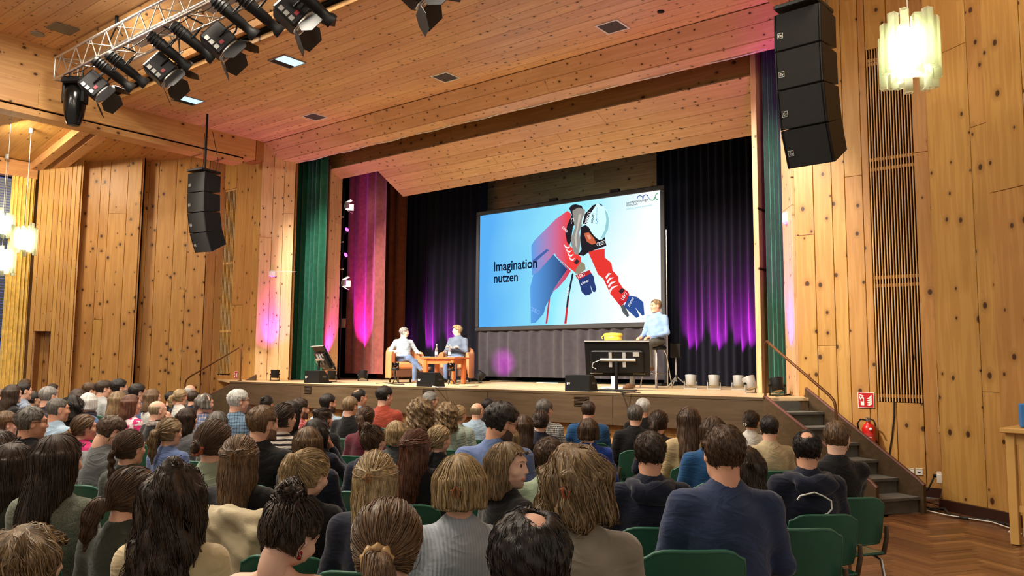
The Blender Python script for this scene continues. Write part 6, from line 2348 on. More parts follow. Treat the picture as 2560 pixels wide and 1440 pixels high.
wing_lamp(866, 516, 'upper white-lit barn door lamp in the left wing')
wing_lamp(858, 708, 'lower white-lit barn door lamp in the left wing')
pw = atY(857, 600, 13.35)
pl_ = tag(MB().cyl((0, 0, 0), (0, 0, 5.0), .024, .024, 8).build('lamp_pole', M['black_metal'], None, (pw[0] - .12, 13.45, S)), 'upright black lamp pole in the left wing', 'pole')
for px, py, n_ in ((863, 577, 'upper'), (860, 640, 'lower')):
    p = atY(px, py, 13.3)
    r = empty('led_head', p, 0, label='%s small black lamp head with magenta face in the left wing' % n_, cat='stage lamp', group='lamps in the left wing')
    MB().lathe([(.06, -.1), (.07, -.08), (.075, .06), (.07, .07)], 14, (0, 0, 0), RY(1.2)).build('lamp_head', M['black'], r)
    MB().lathe([(0, .07), (.06, .07), (.06, .075), (0, .078)], 14, (0, 0, 0), RY(1.2)).build('lens', emit('lamp_face_violet', (190, 90, 220), 1.2), r)
for k, py in enumerate((543, 605, 673)):
    p = atY(855, py, 13.3)
    tag(MB().bbox((0, 0, 0), (.10, .05, .03), .006).build('clamp_bracket', M['white'], None, p), '%s pale clamp on the wing lamp pole' % ('upper', 'middle', 'lower')[k], 'clamp')
p = atY(852, 808, 13.6)
nb_ = tag(MB().bbox((0, 0, 0), (.36, .02, .24), .004).build('wing_notice', flat('pale_notice', (190, 170, 150), .6), None, p), 'pale notice sheet on the dark wing wall', 'sign')

# key light from the front lamps on the three speakers
KEY = (1.0, .95, .88)
for src, tgt, e_ in (((-13.0, 6.2, 6.9), (-12.6, 13.0, 1.9), 450), ((-9.0, 6.2, 6.9), (-12.4, 13.0, 1.9), 450), ((-8.0, 6.2, 6.9), (-7.3, 13.0, 2.2), 450), ((-5.0, 6.3, 6.9), (-7.5, 13.0, 2.0), 250)):
    lamp('SPOT', 'front_light', src, e_, KEY, target=tgt, spot_size=.42, spot_blend=.5, shadow_soft_size=.12)

# ---- cables on the stage boards
for k, (pts, m_, lab) in enumerate((
        ([(1020, 962), (1050, 960), (1095, 968), (1140, 967), (1175, 966), (1195, 964)], 'cable_white', 'pale tangle of cable on the stage before the low table'),
        ([(940, 958), (965, 957), (985, 960), (1010, 961)], 'cable', 'black cable on the stage before the checked-shirt armchair'),
        ([(1340, 956), (1352, 950), (1362, 952), (1356, 957), (1380, 958), (1396, 957)], 'cable_white', 'white cable and plug under the screen skirt'),
        ([(1480, 976), (1520, 972), (1560, 982), (1600, 981)], 'cable', 'black cable by the foot of the big television'),
        ([(1940, 990), (1975, 986), (2000, 984), (2015, 989), (2035, 990)], 'cable', 'coil of black cable at the top of the stairs'))):
    W_ = [atZ(x, y, S + .012) for x, y in pts] if k != 2 else [np.array([atY(x, 950, 14.62)[0], 14.62 + (957 - y) * .02, S + .012]) for x, y in pts]
    tag(MB().tube(W_, .011, 6).build('stage_cable', M[m_]), lab, 'cable')
# ================================================================== fittings of the hall
# ---- lighting truss
trs = empty('lighting_truss', label='silver four-chord lighting truss hanging under the ceiling', cat='truss')
TX0, TX1 = -15.85, -4.2
TC = [(6.1, 7.30), (6.52, 7.30), (6.1, 6.88), (6.52, 6.88)]
for y, z in TC:
    MB().cyl((TX0, y, z), (TX1, y, z), .025, .025, 10).build('chord', M['alu'], trs)
nB = 20
bw_ = (TX1 - TX0) / nB
_b1 = MB().cyl((0, 0, 0), (bw_ / 2, 0, .42), .011, .011, 6).mesh('brace', M['alu'])
_b2 = MB().cyl((0, 0, .42), (bw_ / 2, 0, 0), .011, .011, 6).mesh('brace', M['alu'])
_b3 = MB().cyl((0, 0, 0), (bw_ / 2, .42, 0), .011, .011, 6).mesh('brace', M['alu'])
for k in range(nB):
    x = TX0 + k * bw_
    for y in (6.1, 6.52):
        link('brace', _b1, trs, (x, y, 6.88)); link('brace', _b2, trs, (x + bw_ / 2, y, 6.88))
    if k % 2 == 0: link('brace', _b3, trs, (x, 6.1, 6.88)); link('brace', _b3, trs, (x, 6.1, 7.30))
for y0, z0, y1_, z1_ in ((6.1, 7.30, 6.52, 7.30), (6.1, 6.88, 6.52, 6.88), (6.1, 6.88, 6.1, 7.30), (6.52, 6.88, 6.52, 7.30)):
    MB().cyl((TX0, y0, z0), (TX0, y1_, z1_), .018, .018, 6).build('end_bar', M['alu'], trs)
for x in (-14.0, -8.5):
    MB().tube([(x - .25, 6.35, 7.28), (x, 6.35, 7.5), (x + .25, 6.35, 7.28)], .014, 6).build('bridle', M['black_metal'], trs)
    MB().cyl((x, 6.35, 7.5), (x, 6.35, 7.72), .03, .03, 8).build('hanger', M['black_metal'], trs)
for x in (-12.6, -10.4, -8.0):
    MB().box((x, 6.35, 7.0), (1.3, .22, .05)).build('dimmer_bar', flat('pale_cable_tray', (196, 196, 204), .4), trs)
mb = MB()
rg = random.Random(3)
for k in range(16):
    x = TX0 + .6 + k * .68
    mb.tube([(x, 6.22, 7.0), (x + .1, 6.16, 6.88 - rg.random() * .12), (x + .35, 6.2, 6.86), (x + .5, 6.3, 6.98)], .008, 5)
mb.build('cable_runs', M['cable'], trs)

AIM = np.array([4.0, 6.0, -4.6])


def basis(d, roll=0.):
    d = np.array(d, float); d /= np.linalg.norm(d)
    a = np.cross(d, (0, 0, 1)); a /= np.linalg.norm(a)
    b = np.cross(a, d)
    a, b = a * math.cos(roll) + b * math.sin(roll), b * math.cos(roll) - a * math.sin(roll)
    return np.stack([a, d, b], 1)          # columns: right, forward, up


DIGIT = None


def fresnel():
    r = empty('fresnel_lamp')
    MB().bbox((0, -.09, 0), (.27, .30, .30), .02).build('housing', M['black_metal'], r)
    for k in range(3):
        MB().box((-.139, -.16 + k * .07, -.10), (.008, .05, .05)).build('vent_plate', M['grey_metal'], r)
        MB().box((.139, -.16 + k * .07, -.10), (.008, .05, .05)).build('vent_plate', M['grey_metal'], r)
    MB().lathe([(.145, 0), (.155, .0), (.155, .025), (.125, .03), (.125, .0)], 20, (0, .06, 0), RX(-PI / 2)).build('front_ring', M['alu'], r)
    MB().lathe([(0, 0), (.12, 0), (.12, .01), (0, .03)], 18, (0, .062, 0), RX(-PI / 2)).build('lens', flat('lamp_lens', (188, 200, 214), .08, 0, .8), r)
    for ang in (0, PI / 2, PI, 3 * PI / 2):
        R = RY(ang)
        tilt = .45 if ang in (0, PI) else .75
        P = [(-.11, 0, .0), (.11, 0, .0), (.155, .10, 0), (.10, .22, 0), (-.10, .22, 0), (-.155, .10, 0)]
        T_ = [R @ (np.array([0, .09, .15]) + RX(tilt) @ np.array(p)) for p in P]
        n = R @ (RX(tilt) @ np.array([0, 0, .006]))
        MB().prism(T_, n).build('barn_door', flat('barn_door_black', (22, 22, 24), .5, .2), r)
    MB().tube([(-.15, -.08, 0), (-.17, -.08, .15), (-.12, -.08, .26), (0, -.08, .29), (.12, -.08, .26), (.17, -.08, .15), (.15, -.08, 0)], .012, 6).build('yoke', M['black_metal'], r)
    MB().cyl((0, -.08, .29), (0, -.08, .36), .016, .016, 8).build('hook_clamp', M['alu'], r)
    MB().box((.0, -.05, .152), (.07, .055, .004)).build('number_plate', M['white'], r)
    MB().box((.139, -.02, -.02), (.006, .04, .05)).build('red_switch', flat('red_switch', (150, 40, 48), .4), r)
    return r


def profile():
    r = empty('profile_spot')
    MB().lathe([(.055, -.34), (.075, -.33), (.085, -.12), (.075, -.08), (.07, .12), (.062, .14), (.062, .24), (.085, .27), (.09, .33)], 14, (0, 0, 0), RX(-PI / 2)).build('barrel', M['black'], r)
    for k in range(4):
        MB().lathe([(.088, -.30 + k * .045), (.092, -.295 + k * .045), (.092, -.285 + k * .045), (.088, -.28 + k * .045)], 14, (0, 0, 0), RX(-PI / 2)).build('cooling_rib', M['black'], r)
    MB().lathe([(0, .3), (.08, .3), (.08, .305), (0, .315)], 14, (0, 0, 0), RX(-PI / 2)).build('lens', M['black_gloss'], r)
    MB().tube([(-.09, -.05, 0), (-.11, -.05, .12), (0, -.05, .24), (.11, -.05, .12), (.09, -.05, 0)], .010, 6).build('yoke', M['black_metal'], r)
    MB().cyl((0, -.05, .24), (0, -.05, .30), .015, .015, 8).build('hook_clamp', M['alu'], r)
    MB().lathe([(.018, 0), (.026, .0), (.026, .006), (.018, .006)], 14, (-.086, -.18, 0), RY(-PI / 2)).build('lens_mark', M['white'], r)
    return r


def hang(proto, first, px, py, aim, label, group, k=1.0, yy=6.4, cat='stage lamp'):
    o = proto if first else copy_tree(proto, None, ('drop_arm',))
    p = atY(px, py, yy)
    B_ = basis(aim)
    o.matrix_world = mat4(B_ * k, p)
    tag(o, label, cat, group)
    up = B_ @ np.array([0, -.07, .30]) * k + p
    cy = 6.1 if yy < 6.35 else 6.52
    arm = MB().tube([up, (up[0], cy, max(up[2] + .03, 6.82)), (up[0], cy, 6.89)], .014, 6).build('drop_arm', M['black_metal'], o)
    arm.matrix_parent_inverse = mat4(B_ * k, p).inverted()
    return o


fz0 = fresnel()
names = ('farthest barn door spotlight beside the moving head', 'second barn door spotlight from the moving head', 'third barn door spotlight from the moving head', 'fourth barn door spotlight from the moving head', 'nearest barn door spotlight cut by the top edge')
for k, (px, py) in enumerate(((250, 226), (417, 186), (562, 116), (748, 46), (1055, -20))):
    hang(fz0, k == 0, px, py, (3.5, 5.0, -5.2), names[k], 'barn door spotlights on the truss', 1.28)
pf0 = profile()
pn = ('slim profile spot first from the moving head', 'slim profile spot second from the moving head', 'slim profile spot third from the moving head', 'slim profile spot fourth from the moving head', 'slim profile spot fifth from the moving head', 'slim profile spot sixth from the moving head', 'slim profile spot above the fourth barn door lamp')
for k, (px, py) in enumerate(((284, 186), (318, 173), (424, 129), (484, 106), (587, 44), (650, 34), (776, 4))):
    hang(pf0, k == 0, px, py, (2.4, 6.5, -4.6), pn[k], 'profile spots on the truss', 1.12, 6.25)
# moving head hanging straight down
mp = atY(190, 205, 6.3)
mh = empty('moving_head', mp, .6, label='black moving head lamp hanging at the far end of the truss', cat='stage lamp')
MB().bbox((0, 0, 0), (.40, .34, .13), .03).build('base_box', M['black'], mh)
for s in (-1, 1):
    MB().bbox((s * .185, 0, -.22), (.06, .2, .40), .025).build('yoke_arm', M['black'], mh)
MB().lathe([(.10, .06), (.15, .02), (.19, -.12), (.195, -.28), (.17, -.48), (.12, -.66), (.115, -.68)], 18, (0, 0, -.14)).build('lamp_head', M['black_gloss'], mh)
MB().lathe([(0, -.685), (.10, -.685), (.10, -.69), (0, -.70)], 16, (0, 0, -.14)).build('lens', M['darkgrey'], mh)
for s in (-1, 1): MB().cyl((s * .12, 0, .06), (s * .12, 0, .22), .018, .018, 8).build('hook_clamp', M['black_metal'], mh)


# ---- speaker arrays
def line_array(p, rz, k, label, label2):
    r = empty('speaker_array', p, rz, label=label, cat='speaker')
    r.scale = (k, k, k)
    w, h, dp = .50, .415, .40
    ang = [0, -.06, -.20, -.40]
    top = np.array([0, 0, 0.])
    MB().bbox((0, .18, .05), (w * .9, .5, .05), .01).build('flying_frame', M['black_metal'], r)
    MB().cyl((0, .2, .05), (0, .2, 1.6 if k > 1 else 2.6), .022, .022, 8).build('hanging_pole', M['black_metal'], r)
    for s in (-1, 1):
        MB().tube([(s * .2, .3, .05), (s * .22, .34, .3), (s * .12, .25, .9)], .007, 5).build('hanging_cable', M['cable'], r)
    for i in range(4):
        a = ang[i]
        R = RX(-a)
        c = empty('speaker_cabinet', parent=r)
        c.matrix_local = mat4(R, top)
        MB().prism([(-w / 2, 0, -.004), (-w / 2, 0, -h + .004), (-w / 2, dp, -h + .05), (-w / 2, dp, -.03)], (w, 0, 0)).build('cabinet_shell', M['black'], c)
        MB().bbox((0, -.006, -h / 2), (w - .05, .016, h - .016), .006).build('front_grille', M['grille'], c)
        for s in (-1, 1): MB().bbox((s * (w / 2 - .012), -.004, -h / 2), (.02, .022, h - .01), .006).build('edge_rail', M['black_metal'], c)
        bd = MB().box((-w / 2 + .07, -.0165, -h * .60), (.058, .004, .058)).build('badge', M['white'], c)
        MB().box((-w / 2 + .07, -.019, -h * .60), (.050, .002, .050)).build('badge_field', M['black'], bd)
        me = text_mesh('Ev', .042); me.materials.append(M['white'])
        l_ = link('badge_lettering', me, bd); l_.matrix_local = mat4(np.array([[1, 0, 0], [0, 0, -1], [0, 1, 0]]), (-w / 2 + .052, -.0205, -h * .60 - .014))
        top = top + R @ np.array([0, 0, -h])
    return r


pa = atD(1992, 22, 8.35)
line_array(pa, math.radians(-4), 1.0, 'large black four-box speaker array hanging beside the stage stairs', '')
pa = atD(492, 431, 16.9)
line_array(pa, math.radians(10), 1.03, 'distant black four-box speaker array hanging from the far beam', '')


# ---- glass tube lamps
GLT = NT('cloudy_lamp_glass')
_tr = GLT.n('ShaderNodeBsdfTransparent'); _tr.inputs[0].default_value = (.95, .97, .92, 1)
_tl = GLT.n('ShaderNodeBsdfTranslucent'); _tl.inputs[0].default_value = (.90, .93, .82, 1)
_gl = GLT.n('ShaderNodeBsdfGlossy'); _gl.inputs[0].default_value = (.9, .92, .86, 1); _gl.inputs[1].default_value = .15
_lw = GLT.n('ShaderNodeLayerWeight', i_Blend=.35)
_m1 = GLT.n('ShaderNodeMixShader'); GLT.put(_m1.inputs[0], .42); GLT.put(_m1.inputs[1], _tr.outputs[0]); GLT.put(_m1.inputs[2], _tl.outputs[0])
_m2 = GLT.n('ShaderNodeMixShader'); GLT.put(_m2.inputs[0], GLT.math('MULTIPLY', _lw.outputs['Facing'], .5)); GLT.put(_m2.inputs[1], _m1.outputs[0]); GLT.put(_m2.inputs[2], _gl.outputs[0])
GLT.t.links.new(_m2.outputs[0], GLT.t.nodes['Material Output'].inputs['Surface'])


def tube_lamp(p, k, zc, label, n_out=14, n_in=9, energy=120):
    r = empty('pendant_lamp', p, .3, label=label, cat='lamp', group='glass tube pendant lamps')
    r.scale = (k, k, k)
    rg = random.Random(int(p[0] * 100))
    meshes = {}
    for n, rad in ((n_out, .24), (n_in, .15)):
        for i in range(n):
            a = 2 * PI * i / n + (.2 if n == n_in else 0)
            L = rg.choice((.50, .56, .62))
            if L not in meshes:
                w = .036
                mb = MB()
                o = [(-w, -w), (w, -w), (w, w), (-w, w)]; q = [(x * .8, y * .8) for x, y in o]
                vs = [(x, y, z) for z in (-L / 2, L / 2) for x, y in o] + [(x, y, z) for z in (-L / 2, L / 2) for x, y in q]
                fs = []
                for e in range(4):
                    f = (e + 1) % 4
                    fs += [(e, f, 4 + f, 4 + e), (8 + f, 8 + e, 12 + e, 12 + f), (e, 8 + e, 8 + f, f), (4 + e, 4 + f, 12 + f, 12 + e)]
                meshes[L] = mb.add(vs, fs).mesh('glass_tube', GLT.mat)
            z = rg.uniform(-.10, .10)
            link('glass_tube', meshes[L], r, (rad * math.cos(a), rad * math.sin(a), z), (0, 0, a))
    MB().lathe([(0, -.25), (.12, -.23), (.135, 0), (.12, .2), (0, .22)], 14).build('lit_core', emit('lamp_core', (255, 244, 214), 16.0), r)
    MB().cyl((0, 0, .2), (0, 0, (zc - p[2]) / k), .006, .006, 6).build('hanging_cable', M['cable_white'], r)
    MB().cyl((0, 0, (zc - p[2]) / k - .12), (0, 0, (zc - p[2]) / k), .05, .05, 10).build('ceiling_rose', M['grey_metal'], r)
    lamp('POINT', 'pendant_light', p, energy, (1.0, .86, .62), shadow_soft_size=.12)
    return r


tube_lamp(atD(2273, 128, 7.4), .94, 7.25, 'large pendant lamp of glass tubes before the slat grille', energy=40)
for px, py, d_, nm in ((60, 598, 17.3, 'far pendant lamp of glass tubes before the yellow curtain'), (6, 560, 18.4, 'upper pendant lamp of glass tubes half off the picture edge'), (4, 648, 16.4, 'lower pendant lamp of glass tubes half off the picture edge')):
    p = atD(px, py, d_)
    zz = za0 + (za1 - za0) * (p[0] - xa0) / (xa1 - xa0) - .03
    tube_lamp(p, .92, zz, nm, 10, 6, 130)
ar = struct('ceiling_aisle_right')
slab('ceiling_slab', [(XC1 + .4, -3, 7.3), (3.2, -3, 7.3), (3.2, 11.5, 7.3), (XC1 + .4, 11.5, 7.3)], (0, 0, .1), M['ceil_wood'], ar)

# ---- ceiling fittings
for px, py, lab in ((1531, 66, 'square ceiling speaker grille nearest the big speaker array'), (1114, 192, 'square ceiling speaker grille in the middle of the ceiling'), (787, 291, 'square ceiling speaker grille nearest the far beam')):
    p = atZ(px, py, ZC)
    r = empty('ceiling_grille', (p[0], p[1], ZC - .004), label=lab, cat='ceiling grille', group='square ceiling grilles')
    for s in (-1, 1):
        MB().box((s * .19, 0, -.006), (.03, .41, .012)).build('frame_side', M['white'], r)
        MB().box((0, s * .19, -.006), (.35, .03, .012)).build('frame_side', M['white'], r)
    MB().box((0, 0, -.004), (.35, .35, .006)).build('mesh_plate', flat('grey_grille_mesh', (72, 70, 66), .6, bump=.8, scale=200), r)
for px, py, w_, lab in ((718, 153, .46, 'lit square ceiling hatch nearer the fourth barn door lamp'), (470, 250, .46, 'lit square ceiling hatch below the second barn door lamp')):
    p = atZ(px, py, ZC)
    r = empty('ceiling_light', (p[0], p[1], ZC - .004), label=lab, cat='ceiling light', group='lit ceiling hatches')
    for s in (-1, 1):
        MB().box((s * w_ / 2, 0, -.008), (.02, w_, .016)).build('frame_side', M['grey_metal'], r)
        MB().box((0, s * w_ / 2, -.008), (w_, .02, .016)).build('frame_side', M['grey_metal'], r)
    MB().box((.07, 0, -.004), (w_ - .16, w_ - .02, .006)).build('light_panel', emit('cold_light_panel', (150, 216, 255), 1.15), r)
    MB().box((-w_ / 2 + .075, 0, -.004), (.13, w_ - .02, .006)).build('recess_shade_plate', M['black'], r)  # black plate stands in for the shaded inside of the hatch recess
p = atZ(1652, 28, ZC)
tag(MB().lathe([(0, 0), (.05, 0), (.055, -.01), (0, -.012)], 16).build('ceiling_downlight', M['black'], None, (p[0], p[1], ZC - .002)), 'small round dark downlight in the boarded ceiling', 'downlight')
p = atZ(158, 71, 7.70)
tag(MB().bbox((0, 0, -.01), (.42, .42, .02), .005).build('ceiling_panel', flat('grey_ceiling_panel', (128, 124, 112), .6), None, (p[0], p[1], 7.70)), 'grey square panel in the upper ceiling above the truss', 'ceiling panel')
p = atZ(94, 85, 7.70)
tag(MB().lathe([(.0, 0), (.12, 0), (.12, -.012), (.09, -.016), (.08, -.006), (0, -.006)], 18).build('ceiling_downlight', M['grey_metal'], None, (p[0], p[1], 7.70)), 'round silver downlight in the upper ceiling', 'downlight')

# ---- swagged cable under the header
pts = []
n = 9
for k in range(n * 6 + 1):
    t_ = k / (n * 6)
    x = -15.9 + t_ * 11.7
    f = (k % 6) / 6
    pts.append((x, 11.70, 6.475 - .055 * math.sin(PI * f) * (1 - .3 * t_)))
tag(MB().tube(pts, .010, 6).build('swag_cable', M['cable_white']), 'pale cable looping along the lower edge of the proscenium header', 'cable')

# ---- vents in the stage front
for px, py, w_, h_ in ((771, 974, .20, .16), (1455, 1003, .26, .15), (1072, 981, .26, .12)):
    p = atP(px, py, FL[:2], fd)
    q = p[:2] + fn * .012
    R = np.stack([np.array([fd[0], fd[1], 0]), np.array([-fn[0], -fn[1], 0]), np.array([0, 0, 1.0])], 1)
    v_ = empty('vent', parent=fw_)
    v_.matrix_local = mat4(R, (q[0], q[1], p[2]))
    MB().box((0, .0, 0), (w_, .012, h_)).build('vent_back', M['dark_gap'], v_)
    for k in range(7):
        MB().box((0, -.008, -h_ / 2 + h_ * (k + .5) / 7), (w_, .012, h_ / 16), RX(.5)).build('vent_slat', flat('dark_brown_slat', (64, 50, 36), .5), v_)


# ---- stairs
def stairs(Lb, sv, wv, label, rail):
    h = S / 7
    r = empty('stage_stairs', label=label, cat='stairs')
    Lb = np.array(Lb); sv = np.array(sv); wv = np.array(wv)
    sg = 1.0 if sv[0] * wv[1] - sv[1] * wv[0] < 0 else -1.0
    for i in range(6):
        a = Lb + sv * i
        P = [(*a, 0), (*(a + wv), 0), (*(a + wv + sv), 0), (*(a + sv), 0)]
        if sg < 0: P = P[::-1]
        st_ = MB().prism(P, (0, 0, h * (i + 1) - .012)).build('step', M['carpet'], r)
        nose = a - sv * .09
        Q = [(*nose, h * (i + 1) - .03), (*(nose + wv), h * (i + 1) - .03), (*(a + wv + sv), h * (i + 1) - .03), (*(a + sv), h * (i + 1) - .03)]
        if sg < 0: Q = Q[::-1]
        MB().prism(Q, (0, 0, .03)).build('tread', M['carpet'], st_)
    a = Lb + sv * 6
    Q = [(*a, 0), (*(a + wv), 0), (*(a + wv + sv * .15), 0), (*(a + sv * .15), 0)]
    MB().prism(Q if sg > 0 else Q[::-1], (0, 0, S - .04)).build('top_riser', M['carpet'], r)
    wu = wv / np.linalg.norm(wv)
    for off, nm in ((-.045, 0), (np.linalg.norm(wv) + .005, 1)):
        b = Lb + wu * off
        f0 = b - sv * .25
        e = b + sv * 6.15
        P = [(*f0, 0), (*f0, .30), (*(b + sv * .05), .36), (*e, S + .12 if nm else S + .02), (*e, 0)]
        MB().prism(P, (wu[0] * .04, wu[1] * .04, 0)).build('stringer', M['stage_brown'], r)
        T_ = [np.array([*f0, .30]), np.array([*(b + sv * .05), .36]), np.array([*e, S + .12 if nm else S + .02])]
        MB().tube([t__ + np.array([wu[0] * .02, wu[1] * .02, .0]) for t__ in T_], .022, 6).build('stringer_cap', flat('red_brown_edge', (96, 56, 48), .45), r)
    if rail:
        b = Lb - wu * .025
        top = b + sv * 6.1
        low = b + sv * 1.75
        zl = .42
        hr = empty('handrail', label=rail, cat='handrail')
        pts = [(*top, S), (*top, S + .64), (*(top - sv * .04), S + .70), (*(top - sv * .2), S + .74), (*(top - sv * .45), S + .69)]
        pts += [(*(low + sv * .35), zl + .86), (*(low + sv * .08), zl + .79), (*low, zl + .70), (*low, zl - .08)]
        MB().tube(pts, .017, 8).build('rail', M['brass_brown'], hr)
        MB().cyl((*top, S), (*top, S + .012), .035, .035, 10).build('rail_flange', M['brass_brown'], hr)
    return r


stairs((-2.41, 9.47), (-.249, .150), (.325, .53), 'dark carpeted stairs with brown stringers up to the stage by the fire sign', 'brown tube handrail along the near stage stairs')
# far stairs, mirrored
stairs((FL[0] - 1.75, FL[1] - .55), (.27, .145), (-.30, .56), 'far stairs with brown stringer at the other end of the stage', 'thin brown handrail along the far stage stairs')
# under-stage cheek between the stairs and the wall
slab('stage_cheek', [(SR[0] - .02, SR[1] - .01, 0), (XR0 + .2, YR - .04, 0), (XR0 + .15, YR - .02, 0), (SR[0] - .06, SR[1] + .03, 0)], (0, 0, S - .045), M['stage_brown'], fw_)
slab('stage_cheek', [(FR[0] - .05, FR[1] + .01, 0), (SR[0], SR[1], 0), (SR[0] - .02, SR[1] + .04, 0), (FR[0] - .07, FR[1] + .05, 0)], (0, 0, S - .045), M['stage_brown'], fw_)

# second handrail in front of the far wall
a_, b_ = atP(345, 905, P3, P2 - P3), atP(327, 968, P3, P2 - P3)
n_ = np.array([-.3, -.6]) * .3
tag(MB().tube([(a_[0] + n_[0], a_[1] + n_[1], 0), (a_[0] + n_[0], a_[1] + n_[1], a_[2]), (b_[0] + n_[0] * 2.5, b_[1] + n_[1] * 2.5, b_[2])], .016, 6).build('wall_handrail', M['brass_brown']), 'short sloping handrail before the far board wall', 'handrail')

# ---- fire extinguisher and signs
EX = atY(2172, 1100, YR - .16)
ex = empty('fire_extinguisher', (EX[0], EX[1], atY(2172, 1142, YR - .16)[2]), label='red fire extinguisher on the wall behind the near stairs', cat='fire extinguisher')
MB().lathe([(.055, 0), (.075, .01), (.078, .05), (.078, .36), (.06, .41), (.03, .43), (.03, .45)], 20).build('cylinder', M['red_paint'], ex)
MB().lathe([(.0785, .12), (.0792, .125), (.0792, .30), (.0785, .305)], 20).build('label_band', flat('red_white_label', (200, 60, 56), .5), ex)
put_text('label_lettering', 'FEUERLÖSCHER', (-.065, -.081, .25), (1, 0, 0), (0, 0, 1), .13, M['white'], ex)
for k in range(5):
    MB().box((-.02 + .01 * (k % 2), -.0800, .225 - k * .02), (.08 - .02 * (k % 3), .002, .006)).build('label_line', M['white'], ex)
MB().bbox((.045, -.077, .19), (.035, .006, .06), .002).build('label_panel', M['white'], ex)
MB().bbox((0, 0, .47), (.05, .035, .05), .008).build('valve', M['alu'], ex)
MB().box((0, -.02, .505), (.03, .12, .012)).build('lever', M['alu'], ex)
MB().tube([(-.02, 0, .47), (-.09, -.02, .48), (-.125, -.03, .42), (-.11, -.02, .30)], .011, 8).build('hose', M['black'], ex)
MB().tube([(.02, 0, .49), (.07, -.01, .47), (.10, -.02, .40)], .010, 8).build('carry_loop', M['black'], ex)
MB().lathe([(.02, 0), (.02, .006), (0, .008)], 14, (.045, -.07, .36), RX(PI / 2)).build('gauge', M['white'], ex)


def fire_sign(p, u, w, label):
    u = np.array([u[0], u[1], 0.]); u /= np.linalg.norm(u)
    n = np.array([u[1], -u[0], 0.])
    R = np.stack([u, -n, np.array([0, 0, 1.0])], 1)       # x along the wall, -y outwards
    r = empty('fire_sign', label=label, cat='sign', group='fire extinguisher signs')
    r.matrix_world = mat4(R, p)
    MB().bbox((0, 0, 0), (w, .008, w), .002).build('sign_rim', M['white'], r)
    MB().box((0, -.005, 0), (w * .91, .004, w * .91)).build('sign_field', flat('sign_red', (188, 24, 30), .4), r)
    k = w / .2
    e = MB().bbox((-.042 * k, -.009, -.018 * k), (.042 * k, .004, .10 * k), .001)
    e.box((-.042 * k, -.009, .042 * k), (.016 * k, .004, .025 * k)); e.box((-.052 * k, -.009, .058 * k), (.05 * k, .004, .012 * k), RY(.3))
    e.box((-.072 * k, -.009, .03 * k), (.010 * k, .004, .05 * k), RY(-.35))
    e.build('extinguisher_symbol', M['white'], r)
    MB().box((-.042 * k, -.0115, -.0 * k), (.028 * k, .003, .035 * k)).build('symbol_window', flat('sign_red', (188, 24, 30)), r)
    for j in range(4):
        P = [(.012 * k, -.010, -.06 * k + j * .026 * k), (.04 * k, -.010, -.072 * k + j * .028 * k), (.075 * k, -.010, -.05 * k + j * .03 * k), (.068 * k, -.010, -.015 * k + j * .028 * k), (.045 * k, -.010, -.05 * k + j * .03 * k)]
        MB().prism(P, (0, .003, 0)).build('flame_symbol', M['white'], r)
    return r


fire_sign(atY(2165, 1000, YR - .045), (1, 0), .205, 'red fire extinguisher sign on the board wall above the near stairs')
fire_sign(atY(590, 937, YL - .045), (1, 0), .17, 'small red fire extinguisher sign by the far stairs')

# ---- sockets, cables, patch on the right wall
for k, (px, py) in enumerate(((2242, 1175), (2259, 1178), (2277, 1178.5), (2298, 1179))):
    p = atY(px, py, YR - .04)
    r = empty('wall_socket', p, label=('first', 'second', 'third', 'fourth')[k] + ' white wall socket from the stairs', cat='socket', group='white wall sockets')
    MB().bbox((0, 0, 0), (.082, .012, .088), .003).build('plate', M['white'], r)
    MB().box((0, -.008, -.006), (.035, .004, .012)).build('port', M['darkgrey'], r)
    MB().box((0, -.008, .036), (.06, .003, .006)).build('label_strip', flat('yellow_strip', (230, 214, 120)), r)
p = atY(2277, 1185, YR - .06)
tag(MB().tube([p, p + (0, -.02, -.08), p + (.02, -.02, -.2), p + (.02, -.01, -.27)], .005, 5).build('white_lead', M['cable_white']), 'thin white lead hanging from the wall socket', 'cable')
W_ = [atY(x, y, YR - .045) for x, y in ((2235, 1000), (2235, 1040), (2230, 1090), (2224, 1130), (2222, 1168))]
tag(MB().tube(W_, .009, 6).build('wall_cable', M['cable']), 'black cable running down the wall below the slat grille', 'cable')
rd = (NA - np.array([XR3, YR])); rdn = rd / np.linalg.norm(rd)
rnn = np.array([rdn[1], -rdn[0]])


def ret_pt(px, py, out):
    t = (px - 2329) / 37.0
    b = np.array([XR3, YR]) + rd * t + rnn * (.035 + out)
    dep = ((np.array([b[0], b[1], 1.2]) - CAM) @ _fw)
    return np.array([b[0], b[1], CAM[2] + ray(px, py)[2] * dep])


p = ret_pt(2353, 1191, .02)
r = empty('power_box', p, math.atan2(rdn[1], rdn[0]), label='grey-white power socket box with plug beside the torn board', cat='socket')
MB().bbox((0, 0, 0), (.30, .06, .11), .008).build('box', M['white'], r)
MB().cyl((-.12, -.03, 0), (-.12, -.07, 0), .02, .02, 10).build('plug', M['black'], r)
W_ = [p + np.array([-.05, -.06, 0]), p + np.array([-.10, -.10, -.12]), p + np.array([-.2, -.10, -.24]), np.array([p[0] - .30, p[1] - .12, .02])]
tag(MB().tube(W_, .010, 6).build('plug_cable', M['cable']), 'black mains lead from the power box down to the floor', 'cable')
PT = [(2334, 905), (2352, 905), (2360, 1080), (2358, 1082), (2356, 1075), (2349, 1072), (2346, 1062), (2343, 1050)]
Wp = [ret_pt(x, y, .0) for x, y in PT]
nn = np.array([rnn[0], rnn[1], 0]) * -.006
MB().prism(Wp, -nn).build('torn_patch', flat('bare_pale_wood', (214, 174, 112), .6, var=.12), ret)
